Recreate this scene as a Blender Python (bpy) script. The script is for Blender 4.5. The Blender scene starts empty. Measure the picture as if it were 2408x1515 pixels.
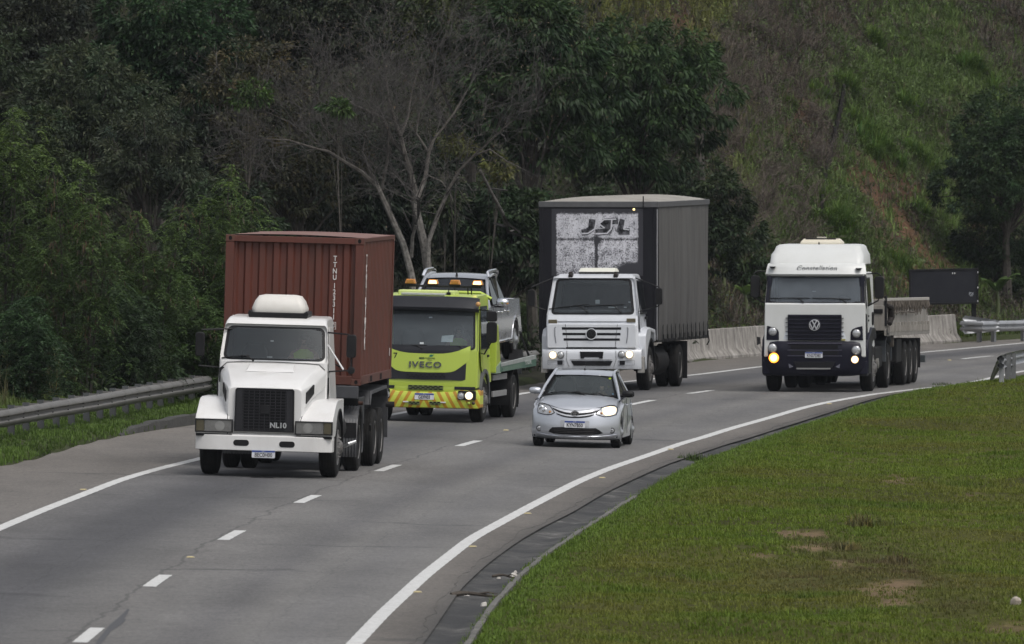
import bpy, bmesh, math, random
import numpy as np
from mathutils import Vector, Matrix
R = math.radians
rnd = random.Random(11)
rng = np.random.default_rng(11)
sc = bpy.context.scene
COL = sc.collection

# ------------------------------------------------------------------ camera
F = 26756.0            # focal length in photo units (a 2408 wide frame)
CAMH = 6.5
HORIZON = 244.0
PITCH = math.atan((757.5 - HORIZON) / F)
cam = bpy.data.cameras.new('camera')
cam.sensor_width = 36.0
cam.lens = F / 2408.0 * 36.0
cam.dof.use_dof = True; cam.dof.focus_distance = 208.0; cam.dof.aperture_fstop = 9.0
cam.clip_start = 1.0
cam.clip_end = 3000.0
camo = bpy.data.objects.new('camera', cam)
COL.objects.link(camo)
camo.location = (0, 0, CAMH)
camo.rotation_euler = (R(90) - PITCH, 0, 0)
sc.camera = camo

# ------------------------------------------------------------------ sky, sun, exposure
SUN_EL, SUN_AZ = 60.0, 143.0      # azimuth clockwise from +Y: veiled sun high to the right and behind the camera
w = bpy.data.worlds.new('World'); sc.world = w; w.use_nodes = True
nt = w.node_tree
bg = nt.nodes['Background']
sky = nt.nodes.new('ShaderNodeTexSky'); sky.sky_type = 'NISHITA'; sky.sun_disc = False
sky.sun_elevation = R(SUN_EL); sky.sun_rotation = R(SUN_AZ)
sky.air_density = 1.0; sky.dust_density = 4.0; sky.ozone_density = 1.0
hs = nt.nodes.new('ShaderNodeHueSaturation'); hs.inputs['Saturation'].default_value = 0.30
nt.links.new(sky.outputs[0], hs.inputs['Color']); nt.links.new(hs.outputs[0], bg.inputs['Color'])
bg.inputs['Strength'].default_value = 0.15
sl = bpy.data.lights.new('sun', 'SUN'); sl.energy = 1.3; sl.angle = R(25); sl.color = (1.0, 0.965, 0.92)
slo = bpy.data.objects.new('sun', sl); COL.objects.link(slo)
sd = Vector((math.sin(R(SUN_AZ)) * math.cos(R(SUN_EL)), math.cos(R(SUN_AZ)) * math.cos(R(SUN_EL)), math.sin(R(SUN_EL))))
slo.rotation_euler = sd.to_track_quat('Z', 'Y').to_euler()
sc.view_settings.view_transform = 'Standard'
sc.view_settings.look = 'None'
sc.view_settings.exposure = 0.12
sc.view_settings.gamma = 1.0
sc.cycles.max_bounces = 6
sc.cycles.transparent_max_bounces = 12
sc.cycles.use_denoising = True

# ------------------------------------------------------------------ helpers
def tag(o, label=None, cat=None, group=None, kind=None):
    if label: o['label'] = label
    if cat: o['category'] = cat
    if group: o['group'] = group
    if kind: o['kind'] = kind
    return o
def empty(name, loc=(0, 0, 0), rz=0):
    o = bpy.data.objects.new(name, None); COL.objects.link(o)
    o.empty_display_size = .3; o.location = loc; o.rotation_euler = (0, 0, rz)
    return o
def copy_tree(o, parent=None):
    c = o.copy(); COL.objects.link(c)
    if parent is not None: c.parent = parent
    for ch in list(o.children): copy_tree(ch, c)
    return c

class MB:
    def __init__(s): s.v = []; s.f = []
    def add(s, vs, fs):
        n = len(s.v); s.v += [tuple(map(float, p)) for p in vs]; s.f += [tuple(i + n for i in f) for f in fs]; return s
    def box(s, x0, x1, y0, y1, z0, z1):
        return s.add([(x0,y0,z0),(x1,y0,z0),(x1,y1,z0),(x0,y1,z0),(x0,y0,z1),(x1,y0,z1),(x1,y1,z1),(x0,y1,z1)],
                     [(0,3,2,1),(4,5,6,7),(0,1,5,4),(1,2,6,5),(2,3,7,6),(3,0,4,7)])
    def slab(s, prof, skip=(), sides=True):
        # closed profile of (y, z, half width[, half width used on the -x side]); strips across x between successive points
        n = len(prof); vs = []
        for p in prof: vs += [(-p[2], p[0], p[1]), (p[2], p[0], p[1])]
        fs = []
        for i in range(n):
            if i in skip: continue
            j = (i + 1) % n
            fs.append((2*i, 2*i+1, 2*j+1, 2*j))
        if sides:
            fs.append(tuple(2*i for i in range(n))); fs.append(tuple(2*i+1 for i in reversed(range(n))))
        return s.add(vs, fs)
    def prism(s, poly, a0, a1, axis='y'):
        n = len(poly)
        def P(p, a): return {'y': (p[0], a, p[1]), 'x': (a, p[0], p[1]), 'z': (p[0], p[1], a)}[axis]
        vs = [P(p, a0) for p in poly] + [P(p, a1) for p in poly]
        fs = [tuple(range(n)), tuple(range(2*n-1, n-1, -1))] + [(i, (i+1) % n, n+(i+1) % n, n+i) for i in range(n)]
        return s.add(vs, fs)
    def ring(s, po, pi, a0, a1, axis='y'):
        # frame between an outer and an inner polygon with equal counts
        n = len(po)
        def P(p, a): return {'y': (p[0], a, p[1]), 'x': (a, p[0], p[1]), 'z': (p[0], p[1], a)}[axis]
        vs = [P(p, a0) for p in po] + [P(p, a0) for p in pi] + [P(p, a1) for p in po] + [P(p, a1) for p in pi]
        fs = []
        for i in range(n):
            j = (i + 1) % n
            fs += [(i, j, n+j, n+i), (2*n+i, 3*n+i, 3*n+j, 2*n+j), (i, 2*n+i, 2*n+j, j), (n+i, n+j, 3*n+j, 3*n+i)]
        return s.add(vs, fs)
    def tube(s, pts, r, n=7, cap=True):
        pts = [Vector(p) for p in pts]; m = len(pts)
        rr = r if isinstance(r, (list, tuple)) else [r] * m
        vs = []; up = None
        for i, p in enumerate(pts):
            d = (pts[min(i+1, m-1)] - pts[max(i-1, 0)])
            if d.length < 1e-9: d = Vector((0, 0, 1))
            d.normalize()
            if up is None:
                up = Vector((0, 0, 1)) if abs(d.z) < .9 else Vector((1, 0, 0))
            a = d.cross(up)
            if a.length < 1e-6: a = d.cross(Vector((0, 1, 0)))
            a.normalize(); b = d.cross(a).normalized(); up = a.cross(d).normalized()
            for k in range(n):
                t = 2 * math.pi * k / n
                vs.append(p + (a * math.cos(t) + b * math.sin(t)) * rr[i])
        fs = []
        for i in range(m - 1):
            for k in range(n):
                k2 = (k + 1) % n
                fs.append((i*n+k, i*n+k2, (i+1)*n+k2, (i+1)*n+k))
        if cap: fs += [tuple(range(n)), tuple(range(m*n-1, (m-1)*n-1, -1))]
        return s.add(vs, fs)
    def lathe(s, prof, c=(0, 0, 0), axis='x', n=28, cap=True):
        # prof: (along, radius)
        vs = []; fs = []; m = len(prof)
        for a, r in prof:
            for k in range(n):
                t = 2 * math.pi * k / n; u, v = math.cos(t) * r, math.sin(t) * r
                p = {'x': (a, u, v), 'y': (u, a, v), 'z': (u, v, a)}[axis]
                vs.append((p[0]+c[0], p[1]+c[1], p[2]+c[2]))
        for i in range(m - 1):
            for k in range(n):
                k2 = (k+1) % n; fs.append((i*n+k, i*n+k2, (i+1)*n+k2, (i+1)*n+k))
        if cap: fs += [tuple(range(n)), tuple(range(m*n-1, (m-1)*n-1, -1))]
        return s.add(vs, fs)
    def loft(s, rings, cap=True):
        n = len(rings[0]); vs = [p for r in rings for p in r]; fs = []
        for i in range(len(rings) - 1):
            for k in range(n):
                k2 = (k+1) % n; fs.append((i*n+k, i*n+k2, (i+1)*n+k2, (i+1)*n+k))
        if cap: fs += [tuple(range(n)), tuple(range(len(vs)-1, len(vs)-n-1, -1))]
        return s.add(vs, fs)
    def grid(s, P):
        m = len(P); n = len(P[0]); vs = [p for r in P for p in r]
        return s.add(vs, [(i*n+j, i*n+j+1, (i+1)*n+j+1, (i+1)*n+j) for i in range(m-1) for j in range(n-1)])
    def map(s, fn): s.v = [tuple(fn(*p)) for p in s.v]; return s
    def build(s, name, mat, parent=None, bevel=0, seg=2, ang=35, sub=0, flat=False):
        me = bpy.data.meshes.new(name); me.from_pydata(s.v, [], s.f); me.update()
        bm = bmesh.new(); bm.from_mesh(me); bmesh.ops.recalc_face_normals(bm, faces=bm.faces); bm.to_mesh(me); bm.free()
        o = bpy.data.objects.new(name, me); COL.objects.link(o)
        if mat: me.materials.append(mat)
        if not flat: me.polygons.foreach_set('use_smooth', [True] * len(me.polygons))
        if bevel:
            b = o.modifiers.new('bevel', 'BEVEL'); b.width = bevel; b.segments = seg; b.limit_method = 'ANGLE'; b.angle_limit = R(ang)
            b.harden_normals = True; b.use_clamp_overlap = True
        elif sub:
            u = o.modifiers.new('sub', 'SUBSURF'); u.levels = sub; u.render_levels = sub
        elif not flat:
            me.set_sharp_from_angle(angle=R(ang))
        if parent is not None: o.parent = parent
        return o

def rrect(x0, x1, z0, z1, r, n=4):
    pts = []
    for cx, cz, a0 in ((x1-r, z0+r, -90), (x1-r, z1-r, 0), (x0+r, z1-r, 90), (x0+r, z0+r, 180)):
        for k in range(n + 1):
            t = R(a0 + 90 * k / n); pts.append((cx + r*math.cos(t), cz + r*math.sin(t)))
    return pts
def circ(cx, cz, r, n=20, rz=None):
    rz = rz or r
    return [(cx + r*math.cos(2*math.pi*k/n), cz + rz*math.sin(2*math.pi*k/n)) for k in range(n)]
def text(s, size, mat, parent, loc, rot=(R(90), 0, 0), ext=.003, align='CENTER', sx=1.0, bold=0.0, shear=0.0, name='lettering', space=1.0):
    c = bpy.data.curves.new('font', 'FONT'); c.body = s; c.size = size; c.extrude = ext; c.align_x = align; c.align_y = 'CENTER'
    c.offset = bold; c.shear = shear; c.resolution_u = 3; c.space_character = space
    t = bpy.data.objects.new('font', c); COL.objects.link(t)
    dg = bpy.context.evaluated_depsgraph_get(); dg.update()
    me = bpy.data.meshes.new_from_object(t.evaluated_get(dg)); me.name = name
    bpy.data.objects.remove(t); bpy.data.curves.remove(c)
    me.materials.clear(); me.materials.append(mat)
    o = bpy.data.objects.new(name, me); COL.objects.link(o)
    o.parent = parent; o.location = loc; o.rotation_euler = rot; o.scale = (sx, 1, 1)
    return o

# ------------------------------------------------------------------ materials
def new_mat(name):
    m = bpy.data.materials.new(name); m.use_nodes = True
    return m, m.node_tree, m.node_tree.nodes['Principled BSDF']
def srgb(r, g, b):
    return tuple(((c/255)/12.92 if c/255 <= .04045 else ((c/255+.055)/1.055)**2.4) for c in (r, g, b))
def noise(nt, scale, detail=5, rough=.6, coord='Object', vec=None, dist=0.0):
    n = nt.nodes.new('ShaderNodeTexNoise'); n.inputs['Scale'].default_value = scale; n.inputs['Detail'].default_value = detail
    n.inputs['Roughness'].default_value = rough; n.inputs['Distortion'].default_value = dist
    if vec is None:
        tc = nt.nodes.new('ShaderNodeTexCoord'); vec = tc.outputs[coord]
    nt.links.new(vec, n.inputs['Vector']); return n.outputs['Fac']
def ramp(nt, fac, stops):
    r = nt.nodes.new('ShaderNodeValToRGB'); e = r.color_ramp.elements
    e[0].position = stops[0][0]; e[1].position = stops[-1][0]
    for p, c in stops[1:-1]: e.new(p)
    for el, (p, c) in zip(sorted(e, key=lambda q: q.position), stops):
        el.position = p; el.color = (c, c, c, 1) if isinstance(c, (int, float)) else (*c, 1)
    nt.links.new(fac, r.inputs[0]); return r.outputs[0]
def mixc(nt, fac, a, b, mode='MIX'):
    m = nt.nodes.new('ShaderNodeMix'); m.data_type = 'RGBA'; m.blend_type = mode
    for sock, val in ((m.inputs[0], fac), (m.inputs[6], a), (m.inputs[7], b)):
        if hasattr(val, 'links') or isinstance(val, bpy.types.NodeSocket): nt.links.new(val, sock)
        elif isinstance(val, (int, float)): sock.default_value = val
        else: sock.default_value = (*val, 1)
    return m.outputs[2]
def mmath(nt, op, a, b=None, clamp=False):
    m = nt.nodes.new('ShaderNodeMath'); m.operation = op; m.use_clamp = clamp
    for i, val in enumerate((a, b)):
        if val is None: continue
        if isinstance(val, (int, float)): m.inputs[i].default_value = val
        else: nt.links.new(val, m.inputs[i])
    return m.outputs[0]
def bump(nt, bs, h, strength=.3, dist=.02):
    b = nt.nodes.new('ShaderNodeBump'); b.inputs['Strength'].default_value = strength; b.inputs['Distance'].default_value = dist
    nt.links.new(h, b.inputs['Height']); nt.links.new(b.outputs[0], bs.inputs['Normal'])
_mats = {}
def paint(name, col, rough=.35, metal=0.0, dirt=.2, dcol=(.10, .085, .07), scale=2.5, coat=.0, stretch=(1, 1, .35)):
    if name in _mats: return _mats[name]
    m, nt, bs = new_mat(name)
    tc = nt.nodes.new('ShaderNodeTexCoord'); mp = nt.nodes.new('ShaderNodeMapping'); mp.inputs['Scale'].default_value = stretch
    nt.links.new(tc.outputs['Object'], mp.inputs['Vector'])
    f1 = ramp(nt, noise(nt, scale, 8, .65, vec=mp.outputs[0]), [(.42, 0.0), (.75, 1.0)])
    f2 = ramp(nt, noise(nt, scale*14, 4, .6, vec=mp.outputs[0]), [(.55, 0.0), (.8, 1.0)])
    f = mmath(nt, 'MULTIPLY', mmath(nt, 'MAXIMUM', f1, mmath(nt, 'MULTIPLY', f2, .6)), dirt)
    nt.links.new(mixc(nt, f, col, dcol), bs.inputs['Base Color'])
    bs.inputs['Roughness'].default_value = rough; bs.inputs['Metallic'].default_value = metal
    if max(col) < .04: bs.inputs['Specular IOR Level'].default_value = .18
    bs.inputs['Coat Weight'].default_value = coat; bs.inputs['Coat Roughness'].default_value = .08
    _mats[name] = m; return m
def plain(name, col, rough=.5, metal=0.0):
    if name in _mats: return _mats[name]
    m, nt, bs = new_mat(name)
    v = mixc(nt, ramp(nt, noise(nt, 9, 3), [(.35, 0.0), (.7, 1.0)]), tuple(c*.86 for c in col), tuple(min(1, c*1.08) for c in col))
    nt.links.new(v, bs.inputs['Base Color']); bs.inputs['Roughness'].default_value = rough; bs.inputs['Metallic'].default_value = metal
    if max(col) < .04: bs.inputs['Specular IOR Level'].default_value = .18
    _mats[name] = m; return m
def glow(name, col, strength):
    m, nt, bs = new_mat(name)
    bs.inputs['Base Color'].default_value = (*col, 1); bs.inputs['Emission Color'].default_value = (*col, 1); bs.inputs['Emission Strength'].default_value = strength
    return m
def glass(name, tint=(.32, .36, .38), rough=.03, film=(.16, .17, .18), dust_glare=.30, refl=1.45):
    # vehicle window: tinted see-through glass with a thin dusty film that paints in sky reflection and a mirror-like sheen
    m = bpy.data.materials.new(name); m.use_nodes = True; nt = m.node_tree; nt.nodes.clear()
    out = nt.nodes.new('ShaderNodeOutputMaterial'); tr = nt.nodes.new('ShaderNodeBsdfTransparent'); tr.inputs[0].default_value = (*tint, 1)
    di = nt.nodes.new('ShaderNodeBsdfDiffuse'); di.inputs[0].default_value = (*film, 1)
    gl = nt.nodes.new('ShaderNodeBsdfGlossy'); gl.inputs['Roughness'].default_value = rough; gl.inputs[0].default_value = (.9, .93, .95, 1)
    m1 = nt.nodes.new('ShaderNodeMixShader'); m2 = nt.nodes.new('ShaderNodeMixShader')
    fn = noise(nt, 3, 5); f = mmath(nt, 'MULTIPLY', ramp(nt, fn, [(.3, .6), (.75, 1.0)]), dust_glare)
    nt.links.new(f, m1.inputs[0]); nt.links.new(tr.outputs[0], m1.inputs[1]); nt.links.new(di.outputs[0], m1.inputs[2])
    fr = nt.nodes.new('ShaderNodeFresnel'); ge = nt.nodes.new('ShaderNodeNewGeometry')
    nt.links.new(mmath(nt, 'ADD', refl, mmath(nt, 'MULTIPLY', ge.outputs['Backfacing'], 1/refl-refl)), fr.inputs[0])
    nt.links.new(fr.outputs[0], m2.inputs[0]); nt.links.new(m1.outputs[0], m2.inputs[1]); nt.links.new(gl.outputs[0], m2.inputs[2])
    nt.links.new(m2.outputs[0], out.inputs[0]); return m
def leaf_mat(name, rough=.55, trans=.25):
    m = bpy.data.materials.new(name); m.use_nodes = True; nt = m.node_tree; bs = nt.nodes['Principled BSDF']
    at = nt.nodes.new('ShaderNodeAttribute'); at.attribute_name = 'col'
    nt.links.new(at.outputs['Color'], bs.inputs['Base Color'])
    bs.inputs['Roughness'].default_value = rough; bs.inputs['Specular IOR Level'].default_value = .25
    tl = nt.nodes.new('ShaderNodeBsdfTranslucent'); mx = nt.nodes.new('ShaderNodeMixShader'); mx.inputs[0].default_value = trans
    nt.links.new(at.outputs['Color'], tl.inputs[0]); nt.links.new(bs.outputs[0], mx.inputs[1]); nt.links.new(tl.outputs[0], mx.inputs[2])
    nt.links.new(mx.outputs[0], nt.nodes['Material Output'].inputs[0]); return m

# ------------------------------------------------------------------ picture <-> place (used once, to survey the place from the photograph)
def gz(x, Y):
    # road surface: cross-fall in the bend, a slight fall beyond it
    e = np.interp(Y, [226, 238, 262], [.027, .018, .0])
    return -e * np.clip(np.asarray(x) + 1.0, -9, 9) - .009 * np.clip(np.asarray(Y) - 256, 0, 50)
_fw = np.array([0, math.cos(PITCH), -math.sin(PITCH)]); _up = np.array([0, math.sin(PITCH), math.cos(PITCH)])
def ray(xd, yd): return _fw + np.array([1., 0, 0]) * (xd - 1204) / F + _up * (757.5 - yd) / F
def G(xd, yd, dz=0.0):
    r = ray(xd, yd); z = 0.0
    for _ in range(12):
        t = (z - CAMH) / r[2]; x, Y = r[0]*t, r[1]*t; z = float(gz(x, Y)) + dz
    return x, Y, z
def At(xd, yd, Y):
    r = ray(xd, yd); t = Y / r[1]; return np.array([r[0]*t, Y, CAMH + r[2]*t])
# ------------------------------------------------------------------ survey of the road edges
def line(px, dz=0.0):
    P = np.array([G(x, y, dz) for x, y in px]); o = np.argsort(P[:, 1]); P = P[o]
    ys = np.arange(P[0, 1], P[-1, 1], .5); xs = np.interp(ys, P[:, 1], P[:, 0])
    pad = 9; k = np.hanning(2*pad+1); k /= k.sum()
    s0 = (xs[8]-xs[0])/4.0; s1 = (xs[-1]-xs[-9])/4.0
    xe = np.concatenate([xs[0]+s0*.5*np.arange(-pad, 0), xs, xs[-1]+s1*.5*np.arange(1, pad+1)])
    xs = np.convolve(xe, k, 'valid')
    def f(Y):
        Y = np.asarray(Y, float)
        r = np.interp(Y, ys, xs)
        lo = (xs[12]-xs[0])/(ys[12]-ys[0]); hi = (xs[-1]-xs[-16])/(ys[-1]-ys[-16])
        r = np.where(Y < ys[0], xs[0]+lo*(Y-ys[0]), r); return np.where(Y > ys[-1], xs[-1]+hi*(Y-ys[-1]), r)
    return f
LEFT = line([(-260,1150),(0,1098),(76,1083),(159,1056),(212,1041),(340,1015),(469,998),(700,966),(960,935),(1234,907),(1450,873),(1648,848),(1742,841),(1793,837),(2000,822),(2169,811),(2262,805),(2408,797)])
LLINE = line([(-200,1330),(0,1242),(100,1200),(191,1165),(285,1128),(371,1103),(471,1079),(700,1020),(937,972),(1234,925),(1480,897),(1651,880),(1793,862),(2000,844),(2169,829),(2408,807)])
DASH = line([(60,1620),(208,1494),(368,1366),(543,1259),(721,1174),(910,1101),(1100,1043),(1300,991),(1499,948),(1650,922),(1900,888),(2100,862),(2287,841),(2408,831)])
_RL = line([(700,1660),(835,1513),(900,1444),(1000,1352),(1111,1265),(1251,1189),(1357,1134),(1430,1103),(1533,1068),(1603,1043),(1718,1008),(1826,978),(1885,960),(1950,945),(2051,928),(2143,917),(2235,908),(2299,897),(2345,886),(2408,872)])
_GT = line([(880,1650),(995,1515),(1040,1450),(1083,1385),(1146,1326),(1216,1275),(1269,1243),(1350,1203),(1410,1166),(1477,1133),(1568,1092),(1718,1042),(1839,1005),(1936,975),(2051,938),(2143,921),(2244,910),(2336,897),(2408,882)])
_KB = line([(1000,1640),(1090,1515),(1146,1428),(1216,1354),(1287,1298),(1350,1256),(1428,1207),(1480,1174),(1568,1122),(1639,1086),(1718,1057),(1839,1015),(1936,984),(2051,945),(2143,925),(2244,913),(2336,901),(2408,888)])

def RLINE(Y): Y = np.asarray(Y, float); return np.where(Y > 268, np.maximum(_RL(Y), LLINE(Y)+7.6), _RL(Y))
def GUT(Y): Y = np.asarray(Y, float); return np.where(Y > 268, np.maximum(_GT(Y), RLINE(Y)+.35), _GT(Y))
def KERB(Y): Y = np.asarray(Y, float); return np.where(Y > 268, np.maximum(_KB(Y), RLINE(Y)+.7), _KB(Y))
_yt = np.arange(0, 420, 1.0); _xl = np.maximum.accumulate(LEFT(_yt) + 1e-5*_yt)
def YL(x): return np.interp(x, _xl, _yt)       # where the far-side road edge is met at this x
def vnoise(x, y, s, seed=0):
    r = np.random.default_rng(seed); T = r.random((64, 64)); x = np.asarray(x)/s; y = np.asarray(y)/s
    xi = np.floor(x).astype(int); yi = np.floor(y).astype(int); fx = x-xi; fy = y-yi
    fx = fx*fx*(3-2*fx); fy = fy*fy*(3-2*fy)
    a = T[xi % 64, yi % 64]; b = T[(xi+1) % 64, yi % 64]; c = T[xi % 64, (yi+1) % 64]; d = T[(xi+1) % 64, (yi+1) % 64]
    return (a*(1-fx)+b*fx)*(1-fy)+(c*(1-fx)+d*fx)*fy
def hz(x, Y):
    """height of the land (soil), road bed included"""
    x = np.asarray(x, float); Y = np.asarray(Y, float)
    base = gz(x, Y)
    z = base - .06
    tl = LEFT(Y) - x                                  # > 0: far side of the road
    s = Y - np.interp(x, [-30, -6, 0, 2, 4, 6, 8, 10, 12, 14, 16, 30], [278, 280, 284, 292, 306, 316, 323, 329, 335, 340, 345, 380])
    bank = .12 + .10*np.clip(tl/3, 0, 1)
    slope = np.interp(x, [-10, 0, 2, 5, 8, 14, 30], [.50, .55, .36, .30, .31, .33, .33])
    sm = np.sqrt(np.clip(s, 0, None)**2 + 4) - 2
    hill = slope*sm; hill = np.where(hill > 16, 16+(hill-16)*.35, hill)
    lump = (vnoise(x, Y, 5, 1)-.5)*1.1 + (vnoise(x, Y, 2.1, 2)-.5)*.5 + (vnoise(x, Y, .8, 3)-.5)*.18
    hill = hill + lump*np.clip(s/8, 0, 1)
    zl = base + bank*np.clip(tl/.25, 0, 1) + hill
    z = np.where(tl > 0, zl, z)
    tr = x - KERB(Y)
    zr = base - .06 + .11*np.clip((tr-.06)/.25, 0, 1) + .10*np.clip(tr/1.2, 0, 1) + (vnoise(x, Y, 3.2, 5)-.5)*.22*np.clip(tr/2.5, 0, 1) + (vnoise(x, Y, .9, 6)-.5)*.08*np.clip(tr/2, 0, 1)
    zr = zr - .06*np.clip(tr-7, 0, 8)
    return np.where(tr > 0, zr, z)

# ------------------------------------------------------------------ land
def land():
    xs = np.concatenate([np.arange(-220, -30, 8), np.arange(-30, -13, 1.0), np.arange(-13, 24, .28), np.arange(24, 40, 1.2), np.arange(40, 240, 8)])
    ys = np.concatenate([np.arange(-60, 100, 8), np.arange(100, 134, 2), np.arange(134, 300, .45), np.arange(300, 412, .6), np.arange(412, 900, 25)])
    X, Y = np.meshgrid(xs, ys); Z = hz(X, Y); m, n = X.shape
    V = np.stack([X, Y, Z], -1).reshape(-1, 3)
    idx = np.arange(m*n).reshape(m, n)
    Fq = np.stack([idx[:-1, :-1], idx[:-1, 1:], idx[1:, 1:], idx[1:, :-1]], -1).reshape(-1, 4)
    return V, Fq
def np_mesh(name, V, Fq, mat, col=None, parent=None, smooth=False):
    me = bpy.data.meshes.new(name); V = np.asarray(V, np.float32); Fq = np.asarray(Fq, np.int32); k = Fq.shape[1]
    me.vertices.add(len(V)); me.vertices.foreach_set('co', V.ravel())
    me.loops.add(Fq.size); me.loops.foreach_set('vertex_index', Fq.ravel())
    me.polygons.add(len(Fq)); me.polygons.foreach_set('loop_start', np.arange(0, Fq.size, k, dtype=np.int32))
    try: me.polygons.foreach_set('loop_total', np.full(len(Fq), k, np.int32))
    except Exception: pass
    if smooth: me.polygons.foreach_set('use_smooth', np.ones(len(Fq), bool))
    if col is not None:
        a = me.attributes.new('col', 'FLOAT_COLOR', 'POINT'); c = np.ones((len(V), 4), np.float32); c[:, :3] = col
        a.data.foreach_set('color', c.ravel())
    me.update(calc_edges=True); me.validate()
    me.materials.append(mat)
    o = bpy.data.objects.new(name, me); COL.objects.link(o)
    if parent is not None: o.parent = parent
    return o

# soil and grass patches really seen on the bank and hillside: (photo x, y, radius x, radius y, colour)
def patches():
    P = []
    def g(x, y, rx, ry, c): P.append((*G(x, y)[:2], rx, ry, c))
    for x, y, a, b in ((1900,1262,.5,3.0),(1915,1290,.4,1.2),(2117,1128,.5,2.6),(2200,1300,.3,1.2),(2085,1400,.55,2.2),(2100,1370,.4,3),(1750,1298,.25,1.5),(2330,1195,.3,2)):
        pass
    return P
def soil_mat():
    m, nt, bs = new_mat('soil')
    at = nt.nodes.new('ShaderNodeAttribute'); at.attribute_name = 'col'
    geo = nt.nodes.new('ShaderNodeNewGeometry')
    f = ramp(nt, noise(nt, 6, 6, .7, vec=geo.outputs['Position']), [(.3, .55), (.7, 1.25)])
    nt.links.new(mixc(nt, 1.0, at.outputs['Color'], f, 'MULTIPLY'), bs.inputs['Base Color']); bs.inputs['Roughness'].default_value = .95
    bs.inputs['Specular IOR Level'].default_value = .1
    bump(nt, bs, noise(nt, 14, 6, .7, vec=geo.outputs['Position']), .6, .06)
    return m
def hill_px(X, Y, Z):
    """where a land point stands in the surveyed photograph"""
    d = np.stack([X, Y, Z-CAMH], -1); dep = d@_fw
    return 1204+F*d[..., 0]/dep, 757.5-F*(d@_up)/dep
def ell(x, y, cx, cy, rx, ry, soft=.5):
    q = np.sqrt(((x-cx)/rx)**2+((y-cy)/ry)**2); return np.clip((1+soft-q)/(2*soft), 0, 1)
ORANGE = [(2040,420,90,45),(2090,470,60,70),(2060,380,60,25),(2120,540,45,60),(2180,660,90,70),(2150,590,40,50),(1590,55,50,45),(1890,270,35,50),(1640,90,25,25),(2290,560,30,40),(1900,350,30,30)]
BARE = [(1895,1262,60,14),(1915,1289,55,8),(1860,1265,28,8),(2117,1128,28,10),(2290,1160,16,7),(2085,1392,62,20),(2110,1420,40,12),(2115,1372,50,10),(1835,1253,20,6),(1980,1325,30,8),(1790,1310,25,6),(2370,1480,30,12)]
REDDISH = [(2040,1330,120,50),(1950,1290,70,30),(2130,1360,90,40),(2250,1420,90,30),(1880,1365,80,30)]
V, Fq = land()
px, py = hill_px(V[:, 0], V[:, 1], V[:, 2])
tl = LEFT(V[:, 1]) - V[:, 0]; tr = V[:, 0] - KERB(V[:, 1])
n1 = vnoise(V[:, 0], V[:, 1], 1.7, 21)[:, None]
col = np.array([.026, .026, .017]) * (.7 + .6*n1)                      # leaf litter in the wood
brush = np.clip((px-1620)/120, 0, 1)[:, None]; col = col*(1-brush) + brush*np.array([.046, .042, .026])*(.6+.8*n1)
for cx, cy, rx, ry in ORANGE:
    a = ell(px+(n1[:, 0]-.5)*60, py+(n1[:, 0]-.5)*40, cx, cy, rx, ry, .6)[:, None]; col = col*(1-a) + a*np.array([.115, .066, .040])*(.6+.6*n1)
bank = ((tl > 0) & (tl < 3.2) & ((V[:, 1] < 270) | (px > 1620)))[:, None]; col = np.where(bank, np.array([.040, .050, .018])*(.7+.6*n1), col)
right = (tr > 0)[:, None]; colr = np.array([.058, .060, .014])*(.7+.6*n1) + 0*col
for cx, cy, rx, ry in BARE:
    a = ell(px+(n1[:, 0]-.5)*30, py+(n1[:, 0]-.5)*10, cx, cy, rx, ry, .5)[:, None]; colr = colr*(1-a) + a*np.array([.165, .115, .070])*(.7+.5*n1)
col = np.where(right, colr, col)
ground = tag(np_mesh('ground', V, Fq, soil_mat(), col, smooth=True), kind='structure')

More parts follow.
